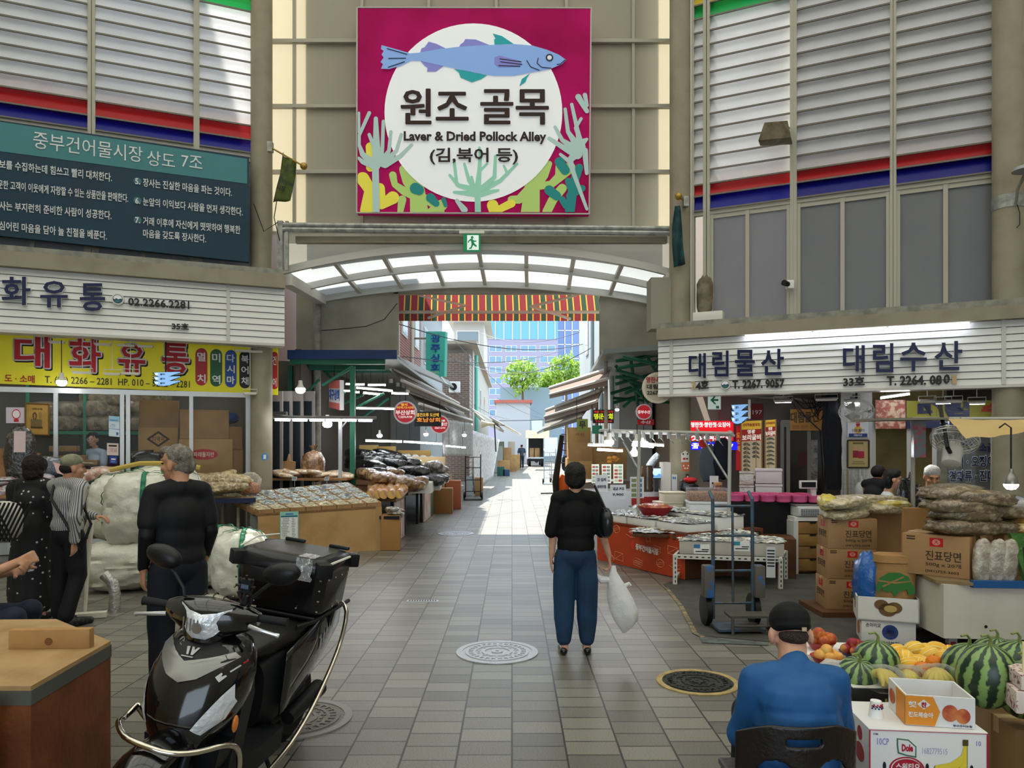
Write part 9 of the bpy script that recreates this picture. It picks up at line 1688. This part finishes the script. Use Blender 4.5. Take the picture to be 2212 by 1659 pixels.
for q in (-1,1): g.cap(b,[(q*.09,0,.88),(q*.105,.02,.5),(q*.105,-.01,.12)],[.10,.088,.075])
g.put(b,'trousers',mat('#10151f',.75),.012,5,(7,.007))
b=MB(); g.el(b,g.hf(0,-.02,.052),(.086,.102,.085)); g.el(b,g.hf(0,-.055,-.005),(.078,.06,.07)); g.el(b,g.hf(0,.045,.09),(.066,.05,.035)); g.put(b,'hair',mat('#6f675c',.7,bump=(120,1),var=(30,'#9c958a',.4,.65)),.008,3,(40,.006)); g.eyes()
for q in (-1,1): b=MB(); g.cap(b,[(q*.105,-.05,.045),(q*.11,.05,.04),(q*.12,.15,.03)],[.042,.045,.036]); g.put(b,'shoe',black,.01,4)
# --- man in striped shirt and olive cap ---------------------------------------------
def stripes(c1,c2,scale):
 m=bpy.data.materials.new('m_stripe'); m.use_nodes=True; nt=m.node_tree; N=nt.nodes; L=nt.links; tc=N.new('ShaderNodeTexCoord'); wv=N.new('ShaderNodeTexWave'); wv.inputs['Scale'].default_value=scale; wv.inputs['Distortion'].default_value=.6; wv.inputs['Detail'].default_value=1; cr_=N.new('ShaderNodeValToRGB'); cr_.color_ramp.elements[0].position=.25; cr_.color_ramp.elements[0].color=lin(c1); cr_.color_ramp.elements[1].position=.4; cr_.color_ramp.elements[1].color=lin(c2); L.new(tc.outputs['Object'],wv.inputs[0]); L.new(wv.outputs[0],cr_.inputs[0]); L.new(cr_.outputs[0],N['Principled BSDF'].inputs['Base Color']); N['Principled BSDF'].inputs['Roughness'].default_value=.7; return m
g=Fig('person in a striped shirt and olive cap looking at the goods behind the sacks',(-4.17,6.95,0),-.35)
b=MB(); g.head(b,(.02,.04,1.475),-.5,.02,1.02); g.neck(b,(0,0,1.32),.055); torso(g,b,(0,0,.88),(0,.02,1.17),((-.17,0,1.31),(.17,.02,1.31)),.9,.1)
AL=[(-.175,0,1.29),(-.215,-.07,1.05),(-.12,-.13,.80)]; AL=[(.185,-.02,1.29),(.20,-.09,1.04),(.15,-.05,.80)]; AR_=[(.0,.15,1.2),(.2,.2,1.05),(.34,.2,.98)]; AR_=[(-.18,.02,1.29),(-.16,.14,1.05),(.0,.30,1.0)]
for P in (AL,AR_): g.cap(b,P,[.05,.042,.028])
g.hand(b,AL[2],(0,.05,-1),(1,-.3,0),.4,-1); g.hand(b,AR_[2],(1,.3,-.1),(0,0,1),.5,1)
for q,kx in ((-1,0),(1,.12)): g.cap(b,[(q*.085,0,.86),(q*.09,kx*.3,.47),(q*.09,-.02-kx*.6,.09)],[.07,.05,.038])
g.put(b,'body',SK,.009,4)
b=MB(); torso(g,b,(0,0,.95),(0,.01,1.18),((-.175,0,1.315),(.175,.0,1.315)),1.02,.12)
g.el(b,(0,0,.93),(.16,.12,.1))
for P in (AL,AR_): g.cap(b,[P[0],P[1],V(P[2])*.93+V(P[1])*.07],[.066,.058,.046])
g.put(b,'striped_shirt',stripes('#3d4150','#a9a7a0',17),.012,6,(9,.007))
b=MB(); g.el(b,(0,0,.86),(.165,.125,.12))
for q,kx in ((-1,0),(1,.12)): g.cap(b,[(q*.085,0,.84),(q*.09,kx*.3,.47),(q*.09,-.02-kx*.6,.12)],[.098,.082,.066])
g.put(b,'trousers',mat('#0b0b10',.75),.012,5,(7,.006))
b=MB(); g.el(b,g.hf(0,-.012,.062),(.088,.106,.075)); g.el(b,g.hf(0,.11,.045),(.07,.075,.012),g.hQ.to_4x4()); g.put(b,'cap',mat('#6f6e58',.8,var=(20,'#8a8972',.4,.7)),.008,3)
b=MB(); g.el(b,g.hf(0,-.04,-.0),(.079,.075,.06)); g.put(b,'hair',mat('#1a1512',.7),.009,3); g.eyes()
b=MB(black); b.tube([g.w(p) for p in ((-.12,.05,1.37),(.0,.125,1.2),(.18,.1,.95),(.2,-.02,.70),(.15,-.12,.95),(-.05,-.13,1.2),(-.12,-.03,1.37))],.012,6); b.build('crossbody_strap',g.t)
for q in (-1,1): b=MB(); g.cap(b,[(q*.09,-.05,.045),(q*.10,.05,.04),(q*.11,.15,.03)],[.042,.044,.035]); g.put(b,'shoe',mat('#14151a',.5,var=(30,'#3a3d42',.5,.6)),.01,3)
# --- woman in dotted dress ------------------------------------------------------------
def dots():
 m=bpy.data.materials.new('m_dots'); m.use_nodes=True; nt=m.node_tree; N=nt.nodes; L=nt.links; tc=N.new('ShaderNodeTexCoord'); v=N.new('ShaderNodeTexVoronoi'); v.inputs['Scale'].default_value=17; lt=N.new('ShaderNodeMath'); lt.operation='LESS_THAN'; lt.inputs[1].default_value=.17; mx=N.new('ShaderNodeMix'); mx.data_type='RGBA'; mx.inputs[6].default_value=lin('#08080a'); mx.inputs[7].default_value=lin('#b9b6a8'); L.new(tc.outputs['Object'],v.inputs[0]); L.new(v.outputs[0],lt.inputs[0]); L.new(lt.outputs[0],mx.inputs[0]); L.new(mx.outputs[2],N['Principled BSDF'].inputs['Base Color']); N['Principled BSDF'].inputs['Roughness'].default_value=.8; return m
g=Fig('person with dark curly hair in a black dotted dress beside the capped man',(-4.62,7.15,0),.1)
b=MB(); g.head(b,(0,.03,1.465),.1,.05,.97); g.neck(b,(0,0,1.32),.05); torso(g,b,(0,0,.88),(0,0,1.16),((-.165,0,1.30),(.165,0,1.30)),.9,.1)
AL=[(-.175,0,1.28),(-.20,.04,1.05),(-.12,.2,.92)]; AR_=[(.175,0,1.28),(.21,.0,1.05),(.17,.14,.90)]
for P in (AL,AR_): g.cap(b,P,[.05,.042,.028])
g.hand(b,AL[2],(.5,.6,-.2),(-.6,0,.7),.4,1); g.hand(b,AR_[2],(-.2,.6,-.5),(.8,0,.3),.4,-1)
for q in (-1,1): g.cap(b,[(q*.085,0,.86),(q*.085,0,.46),(q*.085,-.02,.06)],[.07,.05,.038])
g.put(b,'body',SKP,.010,4); b=MB(); torso(g,b,(0,0,.95),(0,0,1.16),((-.17,0,1.305),(.17,0,1.305)),1.05,.125)
g.cap(b,[(0,0,.95),(-.02,0,.6),(-.02,0,.22)],[.17,.19,.2])
for P in (AL,AR_): g.cap(b,[P[0],P[1],V(P[1])*.5+V(P[2])*.5],[.068,.062,.058])
g.put(b,'dotted_dress',dots(),.014,6,(8,.008)); b=MB(); g.el(b,g.hf(0,-.02,.03),(.105,.12,.11)); g.el(b,g.hf(0,-.05,-.05),(.095,.08,.08)); g.put(b,'hair',mat('#1f0f0d',.7,bump=(70,1)),.010,3,(34,.012))
for q in (-1,1): b=MB(); g.cap(b,[(q*.085,-.04,.04),(q*.09,.12,.03)],[.038,.032]); g.put(b,'shoe',black,.01,3)
b=MB(mat('#b5b3ab',.6)); c=W(6,1125,6.7); lump(b,c,(.17,.1,.18),amp=.05,seed=3,n=18); b.use(black)
for k in range(-4,5):
 for q in (-1,1): b.tube([c+V((-.17+.04*k+.17,-.103,-.17)),c+V((-.17+.04*k+.17+q*.17,-.103,.17))],.009,4)
b.tube([c+V((.1,0,.17)),c+V((.08,.05,.36)),c+V((-.05,0,.36)),c+V((-.08,0,.17))],.01,6); solo(b,'lattice_bag','black and white lattice patterned shopping bag at the frame edge beside the dotted dress','bag')
# --- seated person at the frame edge with a paper cup ----------------------------------
g=Fig('person in navy clothes seated behind the wooden chest, holding a paper cup',(-3.64,4.75,0),-1.35)
b=MB(); g.head(b,(0,.1,1.28),0,.1); g.neck(b,(0,.04,1.12),.055); torso(g,b,(0,-.03,.55),(0,.02,.88),((-.18,.03,1.04),(.18,.03,1.04)),.9,.09)
AL=[(-.19,.03,1.02),(-.23,.12,.80),(-.10,.36,.86)]; AR_=[(.19,.03,1.02),(.20,.18,.82),(-.03,.42,.93)]
for P in (AL,AR_): g.cap(b,P,[.053,.044,.03])
g.hand(b,AR_[2],(-.75,.55,.2),(.45,.7,.35),.75,1,1.1); g.hand(b,AL[2],(.4,.8,.1),(-.6,.2,-.6),.7,-1,1.1)
for q in (-1,1): g.cap(b,[(q*.1,-.02,.53),(q*.13,.42,.57),(q*.13,.44,.09)],[.08,.06,.042])
g.put(b,'body',SK,.007,4); b=MB(); torso(g,b,(0,-.03,.58),(0,.02,.88),((-.185,.03,1.05),(.185,.03,1.05)),1.1,.13)
for P in (AL,AR_): g.cap(b,[P[0],V(P[0])*.35+V(P[1])*.65],[.068,.064])
g.put(b,'shirt',mat('#131b30',.75),.012,6,(8,.006)); b=MB(); g.el(b,(0,-.02,.54),(.17,.13,.1))
for q in (-1,1): g.cap(b,[(q*.1,-.02,.54),(q*.13,.44,.585),(q*.13,.45,.13)],[.1,.082,.068])
g.put(b,'trousers',mat('#131a2e',.75),.012,5,(8,.007)); b=MB(); g.el(b,g.hf(0,-.02,.05),(.086,.102,.085)); g.put(b,'hair',mat('#15110f',.7),.01,3); g.eyes()
for q in (-1,1): b=MB(); g.cap(b,[(q*.13,.41,.045),(q*.13,.58,.03)],[.042,.035]); g.put(b,'shoe',black,.01,3)
hc=g.w(V(AR_[2])+V((-.075,.03,-.035))); b=MB(bone); b.lathe([(.024,-.04),(.034,.035),(.035,.038),(.031,.036),(.02,-.03)],hc,18); b.use(mat('#8a4f3a'))
for k in range(10): a=2*PI*k/10; b.box(hc+V((math.cos(a)*.0295,math.sin(a)*.0295,.004*(k%3))),(.008,.008,.008),a)
solo(b,'paper_cup','small printed paper cup in the hands of the seated person at the frame edge','cup')
b=MB(wood_d); b.box(g.w((0,-.03,.22)),(.4,.36,.43),.2,bev=.01); solo(b,'stool','low wooden block seat behind the chest','stool')
# --- seated man in blue with black cap ------------------------------------------------
g=Fig('person in a blue jacket and black cap seated on the dark plastic chair',(1.225,3.2,0),-.05)
b=MB(); g.head(b,(.02,.14,.855),.0,.35,1.0); g.neck(b,(0,.03,.70),.062); torso(g,b,(0,-.02,.36),(0,-.0,.55),((-.15,.0,.65),(.15,.0,.65)),.9,.09)
AL=[(-.17,0,.65),(-.215,.06,.42),(-.12,.32,.38)]; AR_=[(.17,0,.65),(.215,.08,.42),(.14,.34,.38)]
for P in (AL,AR_): g.cap(b,P,[.055,.046,.03])
g.hand(b,AL[2],(.5,.6,-.1),(-.4,0,.8),.5,1); g.hand(b,AR_[2],(-.5,.6,-.1),(.4,0,.8),.5,-1)
for q in (-1,1): g.el(b,g.hf(q*.086,-.01,-.022),(.014,.026,.038),g.hQ.to_4x4())
for q in (-1,1): g.cap(b,[(q*.09,-.02,.34),(q*.1,.4,.38),(q*.11,.42,.08)],[.085,.06,.042])
g.put(b,'body',SKP,.008,4); b=MB(); g.el(b,(0,-.05,.38),(.19,.15,.14)); g.el(b,(0,-.045,.50),(.185,.15,.18)); g.el(b,(0,-.03,.61),(.185,.14,.13)); g.cap(b,[(-.16,.0,.672),(0,-.0,.69),(.16,.0,.672)],[.075,.085,.075]); g.cap(b,[(0,.01,.71),(.005,.035,.735)],[.078,.07])
for P in (AL,AR_): g.cap(b,P,[.07,.066,.055])
g.put(b,'blue_jacket',mat('#1c5288',.65,var=(3,'#194a7c',.4,.7)),.010,4,(9,.012))
b=MB(); g.el(b,(0,-.03,.36),(.19,.15,.1))
for q in (-1,1): g.cap(b,[(q*.09,-.02,.36),(q*.10,.4,.40),(q*.11,.42,.12)],[.1,.08,.066])
g.put(b,'trousers',mat('#1a1c22',.75),.012,5)
b=MB(); g.el(b,g.hf(0,-.012,.05),(.09,.108,.085),g.hQ.to_4x4()); g.el(b,g.hf(0,-.02,.02),(.088,.10,.035),g.hQ.to_4x4()); g.el(b,g.hf(0,.12,.03),(.075,.08,.012),g.hQ.to_4x4()); g.put(b,'cap',mat('#08080a',.8,spec=.3),.007,3)
b=MB(); g.el(b,g.hf(0,-.048,-.022),(.066,.066,.04)); g.put(b,'hair',mat('#2b2420',.8,bump=(150,1),var=(200,'#5a463a',.45,.7)),.007,3)
b=MB(mat('#b9a684',.4)); b.box(g.w(g.hf(.03,-.108,.0)),(.02,.006,.016)); b.build('cap_buckle',g.t)
for q in (-1,1): b=MB(); g.cap(b,[(q*.11,.40,.045),(q*.12,.56,.03)],[.042,.035]); g.put(b,'shoe',black,.01,3)
# the plastic chair
t=thing('plastic_chair','low dark brown plastic chair with oval cut-outs in its back','chair',(1.18,3.05,0)); pc_=mat('#17110f',.35,coat=.2,bump=(50,.15)); cx_,cy_=1.155,2.92
def ch(x,z,d=0): k=(x/.25); return V((cx_+x,cy_+d+.10*k*k*-1*-1-.04*(z-.3),z))
def slotted(x,z):
 e=lambda a,c,r1,r2:((x-a)/r1)**2+((z-c)/r2)**2<1
 return not(e(-.11,.37,.075,.075) or e(.12,.37,.075,.075) or (abs(x)<.055 and abs(z-.52)<.017) or ((abs(x)-.055)**2+(z-.52)**2<.017**2 and abs(x)>=.055))
b=MB(pc_); NX,NZ=64,52; idx={}; vs=[]; fs=[]
def top(x): return .585-.55*max(0,abs(x)-.12)**1.5*2.0
def vid(i,j):
 if (i,j) not in idx: x=-.25+.5*i/NX; z=.26+(top(x)-.26)*j/NZ; idx[i,j]=len(vs); vs.append(ch(x,z))
 return idx[i,j]
for i in range(NX):
 for j in range(NZ):
  x=-.25+.5*(i+.5)/NX; z=.26+(top(x)-.26)*(j+.5)/NZ
  if slotted(x,z): fs.append((vid(i,j),vid(i+1,j),vid(i+1,j+1),vid(i,j+1)))
b.add(vs,fs,True); o=b.build('backrest',t); m_=o.modifiers.new('s','SOLIDIFY'); m_.thickness=.018; o.modifiers.new('q','SMOOTH').iterations=3
b=MB(pc_); b.box((cx_,cy_+.24,.265),(.44,.42,.03),bev=.012); b.build('seat',t)
for sx in (-.19,.19):
 for sy in (.05,.42): b=MB(pc_); b.tube([V((cx_+sx,cy_+sy,.26)),V((cx_+sx*1.12,cy_+sy+(-.03 if sy<.2 else .02),0))],[.022,.018],8); b.build('leg',t)
# --- people in the shops ----------------------------------------------------------------
def sitter(label,loc,yaw,zs,shirt,hairm,hyaw=0,hpitch=0,sc=.95,long=0,skin=SKP,lap=1,glasses=0):
 g=Fig(label,loc,yaw); h=zs; b=MB(); g.head(b,(0,.06,h+.80),hyaw,hpitch,sc); g.neck(b,(0,.0,h+.63),.048); torso(g,b,(0,-.02,h+.1),(0,0,h+.42),((-.165,.0,h+.57),(.165,.0,h+.57)),.92,.1)
 AL=[(-.175,0,h+.55),(-.21,.06,h+.32),(-.05,.24,h+.27)]; AR_=[(.175,0,h+.55),(.21,.06,h+.32),(.06,.24,h+.30)]
 for P in (AL,AR_): g.cap(b,P,[.05,.042,.028])
 g.hand(b,AL[2],(1,.3,0),(0,.3,1),.4,1); g.hand(b,AR_[2],(-1,.3,0),(0,.3,1),.4,-1)
 for q in (-1,1): g.cap(b,[(q*.09,-.02,h+.08),(q*.11,.4,h+.08),(q*.11,.4,.08)],[.078,.058,.04])
 g.put(b,'body',skin,.009,4); b=MB(); torso(g,b,(0,-.02,h+.12),(0,0,h+.42),((-.17,.0,h+.575),(.17,.0,h+.575)),1.05,.12)
 for P in (AL,AR_): g.cap(b,[P[0],V(P[0])*.25+V(P[1])*.75],[.066,.062])
 g.put(b,'shirt',shirt,.013,6,(8,.006)); b=MB(); g.el(b,(0,-.02,h+.08),(.165,.13,.1))
 for q in (-1,1): g.cap(b,[(q*.09,-.02,h+.08),(q*.11,.41,h+.09),(q*.11,.41,.12)],[.095,.078,.062])
 g.put(b,'trousers',mat('#1b1d24',.8),.014,4); b=MB(); g.el(b,g.hf(0,-.022,.05),(.087*sc,.103*sc,.088*sc))
 if long: g.el(b,g.hf(0,-.055,-.03),(.088*sc,.062*sc,.11*sc)); g.el(b,g.hf(0,-.01,.09),(.072*sc,.09*sc,.05*sc))
 g.put(b,'hair',hairm,.010,3,(30,.006)); g.eyes()
 if glasses:
  b=MB(bone);
  for q in (-1,1): b.tube([g.w(g.hf(q*(.032+.024*math.cos(a)),.094,.012+.02*math.sin(a))) for a in [2*PI*i/14 for i in range(14)]],.0025,5,closed=True); b.tube([g.w(g.hf(q*.056,.09,.015)),g.w(g.hf(q*.085,-.01,.015))],.0025,5)
  b.build('glasses',g.t)
 b=MB(wood_d); b.box(g.w((0,-.05,(h-.02)/2)),(.38,.36,h-.02),yaw); solo(b,'stool',['low block seat under the person behind the left shop glass','low block seat under the tied haired woman in white','low block seat under the white haired man'][0 if glasses else 1 if long else 2],'stool'); return g
p=LP.hit(207,1010,-1.95); sitter('person in a pale blue top with glasses sitting behind the left shop glass',(p.x,p.y-.0,0),PI-.25,.98,mat('#a9bcd4',.7),mat('#0d0b0b',.5),.25,.05,.98,1,SKP,1,1)
g=sitter('person with tied black hair in a white tee sitting beyond the noodle cartons',(W(1917,0,8.9).x,8.9,0),-2.0,.48,mat('#c9ccd2',.7),mat('#0c0b0b',.5),.2,.12,.95,1)
g=sitter('person with white hair in a grey polo looking down behind the white cart',(W(2008,0,8.75).x,8.75,0),PI-.1,.52,mat('#5d5a54',.75),mat('#a9a8a6',.7,bump=(100,.8)),-.1,.42,1.0,0,SK)
p=W(2020,1076,8.4); b=MB(mat('#aeb6cf',.4)); b.box(p,(.18,.02,.11),.1,bev=.005); solo(b,'phone_tablet','pale phone case held by the white haired man','phone')
g=Fig('person with dark hair in the shadowed doorway behind the woman in white',(W(1893,0,10.0).x,10.0,0),-1.2); b=MB(); g.head(b,(0,.05,1.29),0,.1,.95); g.neck(b,(0,0,1.2)); torso(g,b,(0,0,.7),(0,0,1.02),((-.17,0,1.15),(.17,0,1.15)),1.0,.12); g.cap(b,[(-.17,0,1.12),(-.2,.05,.9),(-.05,.2,.85)],[.05,.042,.03]); g.cap(b,[(.17,0,1.12),(.2,.05,.9),(.05,.2,.85)],[.05,.042,.03]); g.cap(b,[(-.08,0,.7),(-.09,.3,.62),(-.09,.3,.05)],[.08,.06,.05]); g.cap(b,[(.08,0,.7),(.09,.3,.62),(.09,.3,.05)],[.08,.06,.05]); g.put(b,'body',SK,.012,4); b=MB(); torso(g,b,(0,0,.72),(0,0,1.02),((-.175,0,1.155),(.175,0,1.155)),1.1,.14); g.put(b,'dark_shirt',mat('#15161c',.8),.015,5); b=MB(); g.el(b,g.hf(0,-.02,.04),(.09,.106,.095)); g.put(b,'hair',mat('#0d0b0b',.6),.012,3)
# --- walkers far down the alley ---------------------------------------------------------
def walker(px,py,yaw,label,top,legs,hairm,dress=0,step=.16):
 g=Fig(label,G(px,py),yaw); b=MB(); g.head(b,(0,.02,1.57),0,0,1); g.neck(b,(0,0,1.42)); torso(g,b,(0,0,.92),(0,0,1.24),((-.18,0,1.38),(.18,0,1.38)))
 for q in (-1,1): g.cap(b,[(q*.19,0,1.36),(q*.24,-q*.03,1.1),(q*.24,q*.08,.88)] if not dress else [(q*.19,0,1.36),(q*.22,.05,1.12),(-q*.08,.17,1.13)],[.055,.045,.03]); g.cap(b,[(q*.09,0,.9),(q*.09,q*step*.6,.48),(q*.09,q*step,.07)],[.08,.058,.045]); g.cap(b,[(q*.09,q*step-.03,.04),(q*.09,q*step+.14,.03)],[.035,.03])
 g.put(b,'body',SK,.018,3); b=MB(); torso(g,b,(0,0,.95),(0,0,1.24),((-.18,0,1.39),(.18,0,1.39)),1.1,.125)
 for q in (-1,1): g.cap(b,[(q*.19,0,1.36),(q*.235,-q*.02,1.15)],.07)
 if dress: g.cap(b,[(0,0,.95),(0,0,.3)],[.17,.2])
 g.put(b,'top',top,.02,4)
 if not dress:
  b=MB(); g.el(b,(0,0,.9),(.17,.13,.12))
  for q in (-1,1): g.cap(b,[(q*.09,0,.88),(q*.095,q*step*.6,.5),(q*.095,q*step,.12)],[.1,.08,.066])
  g.put(b,'trousers',legs,.02,4)
 b=MB(); g.el(b,g.hf(0,-.02,.045),(.088,.104,.09)); g.put(b,'hair',hairm,.018,3)
walker(1127,1013,.1,'far walker in a slate blue tee and dark trousers going down the alley',mat('#3f4a5c',.8),mat('#1d2a3c',.8),mat('#0f0d0d',.7))
walker(1159,1002,PI,'far person in a long navy dress standing by the open truck',mat('#1f2446',.8),None,mat('#2a2220',.7),1,.02)
